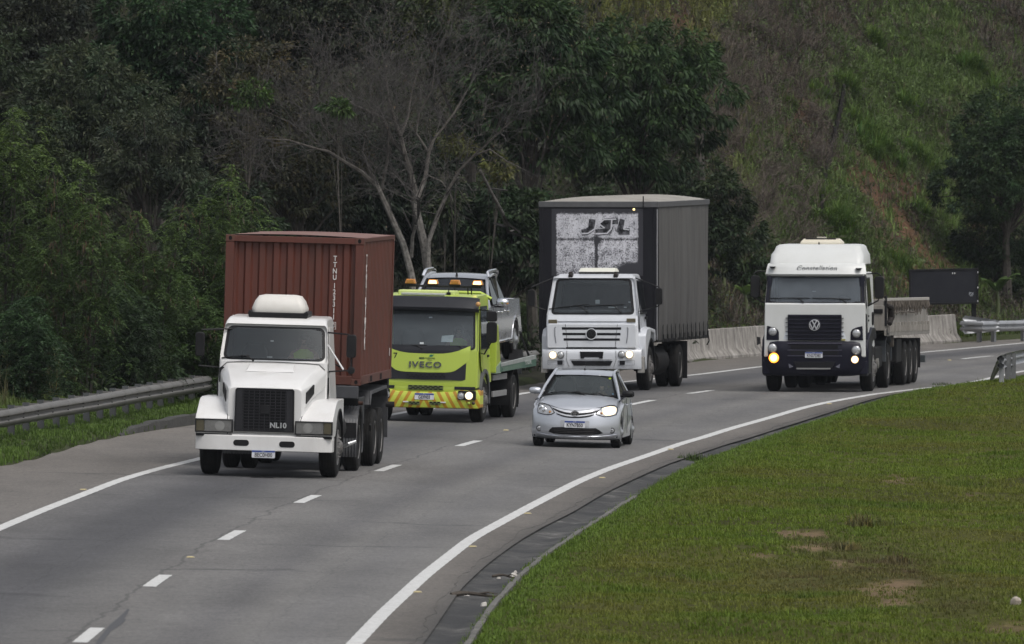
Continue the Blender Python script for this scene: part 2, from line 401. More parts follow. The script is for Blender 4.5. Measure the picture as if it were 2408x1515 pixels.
# ------------------------------------------------------------------ road, shoulders, gutter, markings
STN = np.concatenate([np.arange(20, 130, 5), np.arange(130, 360, 1.0), np.arange(360, 420, 5)])
def road_mat():
    m, nt, bs = new_mat('asphalt')
    uv = nt.nodes.new('ShaderNodeUVMap'); uv.uv_map = 'lane'; sp = nt.nodes.new('ShaderNodeSeparateXYZ'); nt.links.new(uv.outputs[0], sp.inputs[0])
    geo = nt.nodes.new('ShaderNodeNewGeometry')
    v = sp.outputs['Y']; pos = geo.outputs['Position']
    # across: 0 far edge, 1 far line, 2 dashes, 3 near line, 4 gutter
    # two wheel paths in each lane are polished darker, the shoulders are dusty and pale
    sh = ramp(nt, mmath(nt, 'DIVIDE', v, 4.0), [(0, (.150, .138, .126)), (.235, (.140, .132, .124)), (.262, (.120, .118, .118)), (.31, (.104, .103, .106)), (.345, (.074, .074, .079)), (.40, (.072, .072, .077)), (.445, (.112, .111, .111)), (.50, (.145, .142, .139)),
          (.55, (.145, .143, .141)), (.60, (.112, .111, .113)), (.64, (.149, .147, .144)), (.69, (.132, .131, .132)), (.745, (.149, .147, .144)), (.775, (.138, .128, .117)), (.9, (.118, .109, .100)), (1, (.075, .071, .067))])
    mp = nt.nodes.new('ShaderNodeMapping'); mp.inputs['Scale'].default_value = (1, .25, 1); nt.links.new(pos, mp.inputs['Vector'])
    n_big = ramp(nt, noise(nt, .55, 5, .6, vec=mp.outputs[0]), [(.3, .78), (.7, 1.15)])
    n_mid = ramp(nt, noise(nt, 3.0, 5, .7, vec=pos), [(.3, .90), (.7, 1.08)])
    mp2 = nt.nodes.new('ShaderNodeMapping'); mp2.inputs['Scale'].default_value = (1, .16, 1); nt.links.new(pos, mp2.inputs['Vector'])
    n_gr = ramp(nt, noise(nt, 17, 4, .75, vec=mp2.outputs[0]), [(.30, .80), (.70, 1.20)])
    n_fin = mixc(nt, 1.0, n_gr, ramp(nt, noise(nt, 38, 3, .8, vec=pos), [(.30, .70), (.70, 1.30)]), 'MULTIPLY')
    c = mixc(nt, 1.0, mixc(nt, 1.0, mixc(nt, 1.0, mixc(nt, 1.0, sh, (.93, .915, .89), 'MULTIPLY'), n_big, 'MULTIPLY'), n_mid, 'MULTIPLY'), n_fin, 'MULTIPLY')
    # long joint between the paving lanes and its sealing, plus cross cracks
    wob = mmath(nt, 'MULTIPLY', mmath(nt, 'SUBTRACT', noise(nt, .35, 4, .6, vec=pos), .5), .16)
    vv = mmath(nt, 'ADD', v, wob)
    for at_, w_, k in ((1.965, .009, .62), (1.55, .0045, .72), (.83, .004, .75), (2.62, .004, .8)):
        d = mmath(nt, 'ABSOLUTE', mmath(nt, 'SUBTRACT', vv, at_)); f = ramp(nt, mmath(nt, 'DIVIDE', d, w_), [(.5, 1.0), (1.0, 0.0)])
        c = mixc(nt, mmath(nt, 'MULTIPLY', f, 1-k), c, (.018, .018, .019))
    u2 = mmath(nt, 'ADD', sp.outputs['X'], mmath(nt, 'MULTIPLY', mmath(nt, 'SUBTRACT', noise(nt, .5, 5, .6, vec=pos), .5), 4.0))
    fr = mmath(nt, 'ABSOLUTE', mmath(nt, 'SUBTRACT', mmath(nt, 'FRACT', mmath(nt, 'DIVIDE', u2, 9.5)), .5))
    crack = mmath(nt, 'MULTIPLY', ramp(nt, mmath(nt, 'MULTIPLY', fr, 30), [(.25, 1.0), (1.0, 0.0)]), ramp(nt, noise(nt, .4, 3, vec=pos), [(.48, 0.0), (.6, .5)]))
    c = mixc(nt, crack, c, (.03, .03, .031))
    nt.links.new(c, bs.inputs['Base Color']); bs.inputs['Roughness'].default_value = .8; bs.inputs['Specular IOR Level'].default_value = .3
    bump(nt, bs, noise(nt, 60, 3, .7, vec=pos), .35, .01)
    return m
def strip_mesh(name, fns, stations, mat, zoff=0.0, cols=6, uvs=None):
    rows = []; uvr = []
    for Y in stations:
        row = []; ur = []
        xs = [float(f(Y)) for f in fns]
        for i in range(len(xs)-1):
            for k in range(cols):
                t = k/cols; row.append(xs[i]*(1-t)+xs[i+1]*t); ur.append(i+t)
        row.append(xs[-1]); ur.append(len(xs)-1)
        rows.append(row); uvr.append(ur)
    X = np.array(rows); Y = np.repeat(np.array(stations)[:, None], X.shape[1], 1); Z = gz(X, Y)+zoff
    m, n = X.shape; idx = np.arange(m*n).reshape(m, n)
    Fq = np.stack([idx[:-1, :-1], idx[:-1, 1:], idx[1:, 1:], idx[1:, :-1]], -1).reshape(-1, 4)
    o = np_mesh(name, np.stack([X, Y, Z], -1).reshape(-1, 3), Fq, mat, smooth=True)
    if uvs:
        l = o.data.uv_layers.new(name=uvs); U = np.stack([Y, np.array(uvr)], -1).reshape(-1, 2)
        l.data.foreach_set('uv', U[Fq.ravel()].astype(np.float32).ravel())
    return o
road = tag(strip_mesh('road', [lambda Y: LEFT(Y)-.15, LLINE, DASH, RLINE, GUT], STN, road_mat(), 0.0, 6, 'lane'), kind='structure')
def gutter_mat():
    m, nt, bs = new_mat('gutter_concrete'); geo = nt.nodes.new('ShaderNodeNewGeometry')
    mp = nt.nodes.new('ShaderNodeMapping'); mp.inputs['Scale'].default_value = (.6, .35, 1); nt.links.new(geo.outputs['Position'], mp.inputs['Vector'])
    c = ramp(nt, noise(nt, 1.6, 8, .75, vec=mp.outputs[0], dist=.6), [(.25, (.010, .010, .010)), (.46, (.022, .022, .022)), (.58, (.052, .050, .047)), (.72, (.17, .165, .155))])
    c = mixc(nt, 1.0, c, ramp(nt, noise(nt, 30, 3, .8, vec=geo.outputs['Position']), [(.3, .7), (.7, 1.3)]), 'MULTIPLY')
    nt.links.new(c, bs.inputs['Base Color']); bs.inputs['Roughness'].default_value = .85; bump(nt, bs, noise(nt, 20, 5, .7, vec=geo.outputs['Position']), .5, .02)
    return m
def gut_mesh():
    rows = []; st = np.arange(20, 360, .5)
    for Y in st:
        a, b = float(GUT(Y)), float(KERB(Y)); b = max(b, a+.12)
        r = vnoise(np.array([Y]), np.array([0.]), 2.6, 8)[0]*.16+vnoise(np.array([Y]), np.array([3.]), .7, 18)[0]*.10
        row = []
        for t, dz in ((0, .004), (.0, -.015), (.5, -.05), (1.0, -.015)):
            x = a+(b-a)*t - (r if t == 0 else 0); row.append((x, Y, float(gz(x, Y))+dz))
        rows.append(row)
    return MB().grid(rows)
gut = tag(gut_mesh().build('gutter', gutter_mat()), kind='structure')
def kerb_mat():
    m, nt, bs = new_mat('kerb_concrete'); geo = nt.nodes.new('ShaderNodeNewGeometry')
    c = ramp(nt, noise(nt, 3, 8, .75, vec=geo.outputs['Position']), [(.3, (.05, .048, .044)), (.55, (.12, .115, .105)), (.75, (.22, .21, .19))])
    nt.links.new(c, bs.inputs['Base Color']); bs.inputs['Roughness'].default_value = .9; bump(nt, bs, noise(nt, 18, 5, .7, vec=geo.outputs['Position']), .6, .02)
    return m
KM = kerb_mat()
def kerb_strip(fn, st, w, h, side):
    rows = []
    for i, Y in enumerate(st):
        x = float(fn(Y)); z = float(gz(x, Y)); hh = h*(.80+.35*vnoise(np.array([Y]), np.array([0.]), .8, 9)[0])*(min(1, (Y-st[0])/5+.15) if side < 0 else 1)
        j = (vnoise(np.array([Y]), np.array([5.]), .7, 10)[0]-.5)*.03
        rows.append([(x+j, Y, z-.08), (x+j+.015*side, Y, z+hh-.02), (x+j+.035*side, Y, z+hh), (x+w*side, Y, z+hh), (x+w*side, Y, z-.08)])
    return MB().grid(rows)
kerb_r = tag(kerb_strip(KERB, np.arange(100, 190, .4), .11, .045, 1).build('kerb', KM, ang=40), kind='structure')
def dark_kerb():
    m, nt, bs = new_mat('dark_kerb'); geo = nt.nodes.new('ShaderNodeNewGeometry')
    c = ramp(nt, noise(nt, 4, 8, .75, vec=geo.outputs['Position']), [(.3, (.022, .022, .020)), (.6, (.05, .048, .044)), (.8, (.10, .095, .088))])
    nt.links.new(c, bs.inputs['Base Color']); bs.inputs['Roughness'].default_value = .9; bump(nt, bs, noise(nt, 18, 5, .7, vec=geo.outputs['Position']), .7, .03)
    return m
kerb_l = tag(kerb_strip(LEFT, np.arange(216.5, 262, .4), .18, .20, -1).build('kerb', dark_kerb(), ang=40), kind='structure')
def mark_mat():
    m, nt, bs = new_mat('road_paint'); geo = nt.nodes.new('ShaderNodeNewGeometry')
    a = ramp(nt, noise(nt, 9, 6, .7, vec=geo.outputs['Position']), [(.28, (.34, .335, .32)), (.5, (.50, .50, .488)), (.75, (.60, .60, .59))])
    a = mixc(nt, ramp(nt, noise(nt, 34, 3, .8, vec=geo.outputs['Position']), [(.60, 0.0), (.72, .75)]), a, (.14, .138, .135))
    nt.links.new(a, bs.inputs['Base Color']); bs.inputs['Roughness'].default_value = .7; return m
MK = mark_mat()
def ribbon(fn, Y0, Y1, w, step=.5):
    rows = []
    for Y in np.arange(Y0, Y1+step*.5, step):
        x = float(fn(Y)); h = (float(fn(Y+.5))-float(fn(Y-.5))); q = math.hypot(1, h)
        r = []
        for sgn in (-1, 1):
            e = w*.5*(1+.05*math.sin(Y*7.3+sgn))
            xx, yy = x+sgn*e*q, Y
            r.append((xx, yy, float(gz(xx, yy))+.004))
        rows.append(r)
    return MB().grid(rows)
mark = MB()
for fn in (LLINE, RLINE):
    r = ribbon(fn, 60, 365, .20); mark.add(r.v, r.f)
_dy = [(208,1494),(368,1366),(543,1259),(721,1174),(910,1101),(1100,1043),(1300,991),(1499,947),(1650,922),(2287,841),(2560,820)]
for xd, yd in _dy:
    Y = G(xd, yd)[1]; r = ribbon(DASH, Y-1.9, Y+1.9, .18, .38); mark.add(r.v, r.f)
for Y in (118, 102, 86, 70):
    r = ribbon(DASH, Y-1.9, Y+1.9, .18, .38); mark.add(r.v, r.f)
tag(mark.build('road_markings', MK, flat=True), kind='structure')
# dark sealed patch beside the nearest dash
pm, pnt, pbs = new_mat('bitumen_patch'); pbs.inputs['Base Color'].default_value = (.052, .052, .055, 1); pbs.inputs['Roughness'].default_value = .75
pg = [G(x, y) for x, y in [(262,1484),(240,1512),(225,1530),(215,1530),(232,1502),(258,1470),(280,1452),(300,1432),(305,1434),(292,1456),(297,1458),(285,1470)]]
tag(MB().add([(p[0], p[1], p[2]+.003) for p in pg], [tuple(range(len(pg)))]).build('road_patch', pm, flat=True), kind='structure')
# ------------------------------------------------------------------ crash barriers
def galv(name, col=(.34, .35, .36), rough=.5, dirt=.5):
    return paint(name, col, rough, .55, dirt, (.10, .095, .085), 3.0, 0, (1, 1, 1))
GALV = galv('galvanised_steel', (.185, .178, .168), .6, .6)
GALV2 = galv('bright_galvanised_steel', (.33, .34, .355), .5, .4)
POSTM = galv('weathered_post_steel', (.10, .105, .11), .6, .5)
BOLT = plain('bolt_steel', (.08, .08, .08), .6, .6)
def wbeam_profile(h=.31, d=.083):
    # (offset towards the road, height) of a W beam
    return [(0, 0), (.022, .008), (d, .06), (d, .10), (.012, .14), (.012, .17), (d, .21), (d, .25), (.022, h-.008), (0, h)]
def guardrail(path, top, label, side=1, mat=GALV, postm=POSTM, post_gap=2.0, rails=1, post_h=None, lap=4.0, blockout=True, endcap=None, group=None):
    """path: list of (x, Y); the beam's face looks to the side given (+1: towards growing x)"""
    P = np.array(path); seg = np.hypot(*np.diff(P, axis=0).T); s = np.concatenate([[0], np.cumsum(seg)]); L = s[-1]
    f = lambda t: (np.interp(t, s, P[:, 0]), np.interp(t, s, P[:, 1]))
    def frame(t):
        a = f(max(t-.3, 0)); b = f(min(t+.3, L)); d = np.array([b[0]-a[0], b[1]-a[1]]); d /= np.hypot(*d)
        n = np.array([d[1], -d[0]])*side
        return f(t), d, n
    x0, y0 = f(L*.5)
    root = tag(empty('guardrail', (x0, y0, float(hz(x0, y0)))), label, 'guardrail', group)
    def loc(x, y, z): return (x-root.location.x, y-root.location.y, z-root.location.z)
    prof = wbeam_profile()
    zt = lambda x, Y: float(gz(x, Y))+.12+top
    k = 0; t = 0.0
    while t < L-.05:                                        # separate rail lengths, each lapped over the next
        t1 = min(t+lap, L); rows = []
        for tt in np.linspace(t, min(t1+.16, L), 6):
            (x, y), d, n = frame(tt); z = zt(x, y); off = .006*(1-(tt-t)/(t1-t+.2))
            j = (rnd.random()-.5)*.006
            rows.append([loc(x+n[0]*(o+off), y+n[1]*(o+off), z-.31+h+j) for o, h in prof])
        MB().grid(rows).build('rail', mat, root, ang=50)
        bb = MB(); (x, y), d, n = frame(t+.08)
        for h in (.04, .12, .19, .27):
            for q in (-.05, .05):
                o = .06 if h in (.12, .19) else .05
                bb.lathe([(0, .012), (.02, .012)], loc(x+d[0]*q+n[0]*o, y+d[1]*q+n[1]*o, zt(x, y)-.31+h), 'y', 6)
        bb.build('bolt', BOLT, root)
        t = t1
    t = .5
    while t < L:
        (x, y), d, n = frame(t); zg = float(hz(x-n[0]*.15, y-n[1]*.15)); z = zt(x, y)
        m = MB(); a = math.atan2(d[1], d[0])
        def Q(u, v, zz): return loc(x+d[0]*u-n[0]*v, y+d[1]*u-n[1]*v, zz)
        vs = []; C = [(-.05,.17),(.05,.17),(.05,.178),(-.042,.178),(-.042,.282),(.05,.282),(.05,.29),(-.05,.29)]    # channel section
        ztop = z+.03
        m.add([Q(u, v, zg-.4) for u, v in C]+[Q(u, v, ztop) for u, v in C], [tuple(range(8)), tuple(range(15, 7, -1))]+[(i, (i+1) % 8, 8+(i+1) % 8, 8+i) for i in range(8)])
        m.build('post', postm, root)
        if blockout:
            b = MB(); B = [(-.05, .0), (.05, .0), (.05, .17), (-.05, .17)]
            b.add([Q(u, v, z-.33) for u, v in B]+[Q(u, v, z+.012) for u, v in B], [(0,1,2,3), (7,6,5,4)]+[(i, (i+1) % 4, 4+(i+1) % 4, 4+i) for i in range(4)])
            b.build('spacer', mat, root)
        t += post_gap
    return root, f, L, frame, zt, loc
def topline(px, ztop, Yfix=None):
    out = []
    for x, y in px:
        z = 0.0
        for _ in range(12):
            r = ray(x, y); t = (ztop+z-CAMH)/r[2]; X, Y = r[0]*t, r[1]*t; z = float(gz(X, Y))
        out.append((X, Y))
    return out
tp = topline([(-70,980),(0,966),(120,945),(240,926),(370,904),(510,880),(640,861)], .70)
tp += [(float(LEFT(Y))-.75, Y) for Y in (252, 258, 264, 270, 276)]
tp = sorted(tp, key=lambda q: q[1])
ext = [(tp[0][0]-1.4, tp[0][1]-9.0)]
guardrail(ext+tp, .58, 'weathered steel guardrail on closely set posts along the far shoulder, behind the white truck', 1, GALV, POSTM, 2.0, lap=2.0, group=None)

# concrete barrier with a sloped foot
def conc_mat():
    m, nt, bs = new_mat('weathered_concrete'); geo = nt.nodes.new('ShaderNodeNewGeometry'); tc = nt.nodes.new('ShaderNodeTexCoord')
    mp = nt.nodes.new('ShaderNodeMapping'); mp.inputs['Scale'].default_value = (1, 1, .12); nt.links.new(geo.outputs['Position'], mp.inputs['Vector'])
    st = ramp(nt, noise(nt, 5, 6, .7, vec=mp.outputs[0]), [(.36, (.10, .092, .082)), (.5, (.22, .205, .185)), (.68, (.36, .34, .315))])
    lo = ramp(nt, noise(nt, 2.2, 5, .7, vec=geo.outputs['Position']), [(.3, .7), (.7, 1.15)])
    nt.links.new(mixc(nt, 1.0, st, lo, 'MULTIPLY'), bs.inputs['Base Color']); bs.inputs['Roughness'].default_value = .9
    bump(nt, bs, noise(nt, 25, 5, .7, vec=geo.outputs['Position']), .4, .015); return m
CM = conc_mat()
BFOOT = [(1560,858),(1648,848),(1742,841),(1793,837),(1980,824),(2169,811),(2262,805)]
bp = [G(x, y)[:2] for x, y in BFOOT]
def barrier(path):
    P = np.array(path); seg = np.hypot(*np.diff(P, axis=0).T); s = np.concatenate([[0], np.cumsum(seg)]); L = s[-1]
    prof = [(0, -.15), (0, .07), (-.14, .27), (-.20, .80), (-.22, .815), (-.34, .815), (-.36, .80), (-.42, .27), (-.56, .07), (-.56, -.15)]   # (offset away from the road, height)
    x0, y0 = P[len(P)//2]; root = empty('concrete_barrier', (x0, y0, float(gz(x0, y0))))
    tag(root, 'stained concrete barrier with flared foot, between the tall box truck and the dark blue truck', 'barrier')
    n_seg = 5
    for k in range(n_seg):
        rows = []
        for t in np.linspace(L*k/n_seg+.012, L*(k+1)/n_seg-.012, 8):
            x, y = np.interp(t, s, P[:, 0]), np.interp(t, s, P[:, 1]); a = max(t-.5, 0); b = min(t+.5, L)
            d = np.array([np.interp(b, s, P[:, 0])-np.interp(a, s, P[:, 0]), np.interp(b, s, P[:, 1])-np.interp(a, s, P[:, 1])]); d /= np.hypot(*d); n = np.array([d[1], -d[0]])
            rows.append([(x+n[0]*o-root.location.x, y+n[1]*o-root.location.y, float(gz(x, y))+h-root.location.z) for o, h in prof])
        MB().loft(rows).build('barrier_section', CM, root, ang=30)
    return root
barrier(bp)
# delineator plate on the barrier
mm = plain('black_plate', (.02, .02, .022), .6)
x, y, z = G(1783, 800, .45)
q = At(1784, 803, bp[3][1]-.25)
tag(MB().prism([(-.05, -.11), (.05, -.06), (.05, .11), (-.05, .13)], -.015, .015).map(lambda a, b, c: (a+q[0], b+q[1], c+q[2])).build('delineator', mm), 'small black delineator plate on the concrete barrier beside the dark blue truck', 'delineator')

# bright guardrail on the far side, beyond the concrete barrier
rt = [G(x, y)[:2] for x, y in [(2305,806),(2352,804.5),(2408,803),(2520,801)]]
rp = [(bp[-1][0]-.35, bp[-1][1]-.2)]+[p for p in rt if p[0] > bp[-1][0]+.3]
rp = [bp[-1]]+[(p[0], p[1]) for p in rt[0:]]
rp = sorted(rp, key=lambda q: q[0]); rp.append((rp[-1][0]+8, rp[-1][1]+12))
root, f, L, fr, zt, loc = guardrail(rp, .50, 'bright galvanised guardrail carrying on from the concrete barrier behind the flatbed trailer', 1, GALV2, GALV2, 1.35, lap=2.0, blockout=False)
# flared steel transition plate between barrier and rail: three waves narrowing to two
rows = []
a = np.array(bp[-2]); b = np.array(bp[-1]); dd = (b-a)/np.hypot(*(b-a)); nn = np.array([dd[1], -dd[0]])
p0 = b-dd*.15; p1 = np.array(f(1.6))
for t in np.linspace(0, 1, 8):
    c = p0*(1-t)+p1*t; zg = float(gz(*c)); r = []
    lo = .24+.08*t; hi = .78-.15*t
    for q in np.linspace(0, 1, 19):
        o = .10+.035*math.cos(q*math.pi*6)
        r.append(loc(c[0]+nn[0]*o, c[1]+nn[1]*o, zg+lo+(hi-lo)*q))
    rows.append(r)
MB().grid(rows).build('transition_plate', GALV2, root, ang=60)

# nearer guardrail end on the grass at the right
def near_end():
    e = [(2352,833,.0),(2408,836,0),(2470,842,0)]
    tpx = topline([(2353,838),(2408,824),(2520,806)], .80)
    p = [tuple(q) for q in tpx]
    x0, y0 = p[0]; z0 = float(hz(x0, y0))
    root = tag(empty('guardrail', (x0, y0, z0)), 'pale guardrail end bent down into the grass of the near verge', 'guardrail')
    L = lambda x, y, z: (x-x0, y-y0, z-z0)
    prof = wbeam_profile(); rows = []
    P = np.array(p+[(p[-1][0]+5, p[-1][1]+14)])
    seg = np.hypot(*np.diff(P, axis=0).T); s = np.concatenate([[0], np.cumsum(seg)])
    for t in np.linspace(0, s[-1], 26):
        x, y = np.interp(t, s, P[:, 0]), np.interp(t, s, P[:, 1]); d = np.array([np.interp(min(t+.4, s[-1]), s, P[:, 0])-np.interp(max(t-.4, 0), s, P[:, 0]), np.interp(min(t+.4, s[-1]), s, P[:, 1])-np.interp(max(t-.4, 0), s, P[:, 1])]); d /= np.hypot(*d)
        n = np.array([-d[1], d[0]]); z = float(gz(x, y))+.82
        rows.append([L(x+n[0]*o, y+n[1]*o, z-.31+h) for o, h in prof])
    MB().grid(rows).build('rail', GALV2, root, ang=50)
    # turned-down terminal: the flattened beam bends from the rail end down to the ground
    d = (P[0]-P[1])/np.hypot(*(P[0]-P[1])); rows = []
    foot = np.array(G(2327, 908)[:2]); zf = float(hz(*foot))
    for t in np.linspace(0, 1, 8):
        x, y = P[0]*(1-t)+foot*t; zc = (float(gz(x, y))+.82-.155)*(1-t**1.35)+(zf-.03)*t**1.35; hh = .155*(1-t*.45)
        n = np.array([-d[1], d[0]])
        rows.append([L(x+n[0]*o*(1-t*.8), y+n[1]*o*(1-t*.8), zc+(h-.155)/.155*hh) for o, h in prof])
    MB().grid(rows).build('terminal', GALV2, root, ang=50)
    for t in (.35, 2.6, 2.95, 4.9):
        x, y = np.interp(t, s, P[:, 0]), np.interp(t, s, P[:, 1]); zg = float(hz(x, y)); z = float(gz(x, y))
        MB().prism([(-.055, -.0), (.055, 0), (.055, .012), (-.043, .012), (-.043, .10), (.055, .10), (.055, .112), (-.055, .112)], 0, z+.78-zg+.3, 'z').map(lambda a, b, c: L(a+x, b+y-.05, c+zg-.3)).build('post', GALV2 if t < 1 else galv('grey_post_steel', (.16, .165, .17), .55, .4), root)
    return root
near_end()

# black roadside message board
def board():
    Y = 336.0; a = At(2137.6, 634, Y); b = At(2301, 718, Y)
    root = tag(empty('sign_board', (b[0], Y, float(hz(b[0], Y)))), 'black roadside board on a post behind the flatbed trailer', 'sign')
    bk = paint('black_board', (.016, .017, .022), .45, 0, .25, (.05, .05, .055), 2, 0, (1, 1, 1)); fr = plain('board_frame', (.012, .012, .013), .5)
    x0, x1, z1, z0 = a[0]-root.location.x, b[0]-root.location.x, a[2]-root.location.z, b[2]-root.location.z
    dz = .045
    def M(x, y, z): return (x, y, z+dz*(x-x0)/(x1-x0))
    MB().box(x0+.05, x1-.05, -.06, .06, z0+.05, z1-.05).map(M).build('panel', bk, root, bevel=.01)
    MB().ring(rrect(x0, x1, z0, z1, .02), rrect(x0+.06, x1-.06, z0+.06, z1-.06, .02), -.08, .08).map(M).build('frame', fr, root, bevel=.008)
    MB().box(x1-.20, x1-.06, -.05+.13, .09+.13, -.5, z1-.2).build('post', fr, root, bevel=.01)
    MB().box(x0+.12, x0+.26, -.05+.13, .09+.13, -.5, z1-.2).build('post', fr, root, bevel=.01)
    st = plain('pale_sticker', (.42, .44, .48), .6); s = MB()
    for i in range(5):
        for j in range(4):
            if (i*3+j*5) % 4: s.box(x1-.28+i*.026, x1-.262+i*.026, -.068, -.064, z0+.27+j*.03, z0+.292+j*.03)
    s.build('sticker', st, root)
    w = plain('white_clip', (.6, .6, .6), .5); s = MB()
    for zz in (.1, .5, .95): s.box(x1-.035, x1-.012, -.088, -.08, z0+zz, z0+zz+.05)
    for q in (0, .06): s.box(x0+1.27+q, x0+1.30+q, -.088, -.08, z1-.13, z1-.09)
    s.build('clip', w, root)
board()

# raised road studs
SB = plain('stud_body', (.30, .26, .17), .6); SR = plain('stud_reflector', (.40, .34, .19), .3)
def stud(xd, yd, label):
    x, y, z = G(xd, yd); r = tag(empty('road_stud', (x, y, z), R(-6)), label, 'road stud', 'raised road studs beside the lane lines')
    MB().add([(-.06,-.05,.003),(.06,-.05,.003),(.06,.05,.003),(-.06,.05,.003),(-.045,-.025,.024),(.045,-.025,.024),(.045,.025,.024),(-.045,.025,.024)], [(4,5,6,7),(0,1,5,4),(1,2,6,5),(2,3,7,6),(3,0,4,7)]).build('base', SB, r)
    MB().add([(-.042,-.0495,.008),(.042,-.0495,.008),(.038,-.029,.024),(-.038,-.029,.024)], [(0,1,2,3)]).build('reflector', SR, r, flat=True)
NEAR = 'yellowish road stud beside the near solid line, %s one counted from the photo bottom'
for (a, b), o in zip([(982,1394),(1112,1287),(1241,1209),(1416,1125),(1577,1058),(1950,951)], ('first', 'second', 'third', 'fourth', 'fifth', 'sixth')):
    stud(a, b, NEAR % o)
stud(448, 1312, 'pale road stud between the second and third white dashes from the photo bottom')
stud(1190, 1013, 'pale road stud ahead of the silver car, past the dash beside the car')
stud(196, 1153, 'pale road stud on the far shoulder beside the solid line, left of the white truck')
stud(2233, 848, 'pale road stud far off beside the dash, right of the flatbed trailer')

# litter in the gutter
LP = plain('pale_litter', (.55, .52, .48), .7); LD = plain('dead_branch', (.055, .045, .035), .85)
def litter(xd, yd, kind, label, s=1.0, rz=0):
    x, y, z = G(xd, yd, -.03); r = random.Random(int(xd)); b = MB()
    if kind == 'stick':
        pts = []; 
        for i in range(7): pts.append((i*.09*s-.25*s, .05*math.sin(i*1.1)+r.uniform(-.02, .02), .035+.02*math.sin(i*.9)))
        b.tube(pts, [.026*s, .03*s, .022*s, .02*s, .017*s, .012*s, .006*s], 6)
        b.tube([pts[3], (pts[3][0]+.1*s, pts[3][1]-.09, .07), (pts[3][0]+.2*s, pts[3][1]-.12, .05)], [.014*s, .01*s, .005*s], 5)
        b.tube([pts[2], (pts[2][0]-.02*s, pts[2][1]+.12, .06)], [.012*s, .004*s], 5)
    else:
        pts = []
        for i in range(6):
            a = i*math.pi/3; pts.append((math.cos(a)*.07*s*r.uniform(.6, 1.3), math.sin(a)*.06*s*r.uniform(.6, 1.3)))
        n = 6; vs = [(p[0], p[1], 0) for p in pts]+[(p[0]*.7+r.uniform(-.02, .02), p[1]*.7, .05*s*r.uniform(.5, 1.4)) for p in pts]+[(r.uniform(-.02, .02), 0, .075*s)]
        b.add(vs, [(i, (i+1) % n, n+(i+1) % n, n+i) for i in range(n)]+[(n+i, n+(i+1) % n, 2*n) for i in range(n)])
    o = b.build('fallen_stick' if kind == 'stick' else 'crumpled_litter', LD if kind == 'stick' else LP, ang=20); o.location = (x, y, z); o.rotation_euler = (0, 0, rz)
    tag(o, label, 'stick' if kind == 'stick' else 'litter')
litter(1118, 1405, 'stick', 'dark fallen stick lying in the gutter, longest one near the photo bottom', 1.3, .1)
litter(1097, 1401, 'bag', 'pale crumpled scrap at the end of the longest gutter stick', .7)
litter(1190, 1362, 'stick', 'short dark stick in the gutter beyond the longest stick', .8, -.3)
litter(1207, 1357, 'bag', 'pale crumpled litter against the grass edge beyond the short gutter stick', .8)
litter(1173, 1361, 'bag', 'tiny pale scrap at the tip of the short gutter stick', .45)
litter(1213, 1347, 'bag', 'small pale scrap on the kerb above the short gutter stick', .45)
litter(1138, 1426, 'bag', 'pale twisted scrap in the gutter below the longest stick', .8)
litter(1455, 1387, 'bag', 'pale flattened litter lying in the grass of the near verge', 1.1)
# pale stone in the near corner
sx, sy, sz = G(2388, 1463); b = MB(); rs = []
for i, (h, rr) in enumerate([(-.05, .062), (.02, .066), (.05, .05), (.07, .02)]):
    rs.append([(math.cos(k*math.pi/4)*rr*(1+.18*math.sin(k*2.1+i)), math.sin(k*math.pi/4)*rr*(1+.15*math.cos(k*1.7+i)), h) for k in range(8)])
o = b.loft(rs).build('stone', paint('pale_stone', (.36, .32, .27), .9, 0, .7, (.12, .09, .06), 6, 0, (1, 1, 1)), ang=25); o.location = (sx, sy, float(hz(sx, sy))+.05)
tag(o, 'pale stone lying in the grass in the near right corner', 'stone')
# ------------------------------------------------------------------ plants
LEAF = leaf_mat('leaf'); BLADE = leaf_mat('grass_blade', .6, .35); DRY = leaf_mat('dry_stalk', .8, .1)
def bark(name, c0, c1):
    m, nt, bs = new_mat(name); geo = nt.nodes.new('ShaderNodeNewGeometry')
    nt.links.new(ramp(nt, noise(nt, 9, 6, .7, vec=geo.outputs['Position']), [(.35, c0), (.62, c1)]), bs.inputs['Base Color']); bs.inputs['Roughness'].default_value = .9
    bump(nt, bs, noise(nt, 30, 4, .7, vec=geo.outputs['Position']), .5, .02); return m
BARK = bark('dark_bark', (.03, .026, .021), (.075, .066, .056)); PALE = bark('pale_bark', (.075, .068, .060), (.23, .217, .20))
TWIG = bark('grey_twig', (.034, .031, .029), (.072, .066, .062))
def unit(v): return v/np.maximum(np.linalg.norm(v, axis=-1, keepdims=True), 1e-9)
def leaves(P, D, S, W, C, rg, fold=.12):
    """one small pointed leaf per point: base P, direction D, length S, width W, colour C"""
    n = len(P); D = unit(D); U = rg.normal(size=(n, 3)); U[:, 2] += 1.2
    side = unit(np.cross(D, U)); nrm = unit(np.cross(side, D)); S = np.broadcast_to(S, (n,))[:, None]; W = np.broadcast_to(W, (n,))[:, None]
    mid = P+D*S*.45-nrm*S*fold*.0
    V = np.stack([P, mid+side*W*.5+nrm*W*.25, P+D*S-np.array([0, 0, 1.])*S*.12, mid-side*W*.5+nrm*W*.25], 1).reshape(-1, 3)
    Fq = np.arange(4*n).reshape(n, 4); return V, Fq, np.repeat(C, 4, 0)
def tint(base, n, rg, var=.25, hue=.12):
    b = np.array(base); k = rg.normal(1, var, (n, 1)).clip(.35, 1.9); h = rg.normal(0, hue, (n, 1))
    c = b*k*np.concatenate([1+h, 1+h*.2, 1-h*.6], 1); return c.clip(.003, .6)
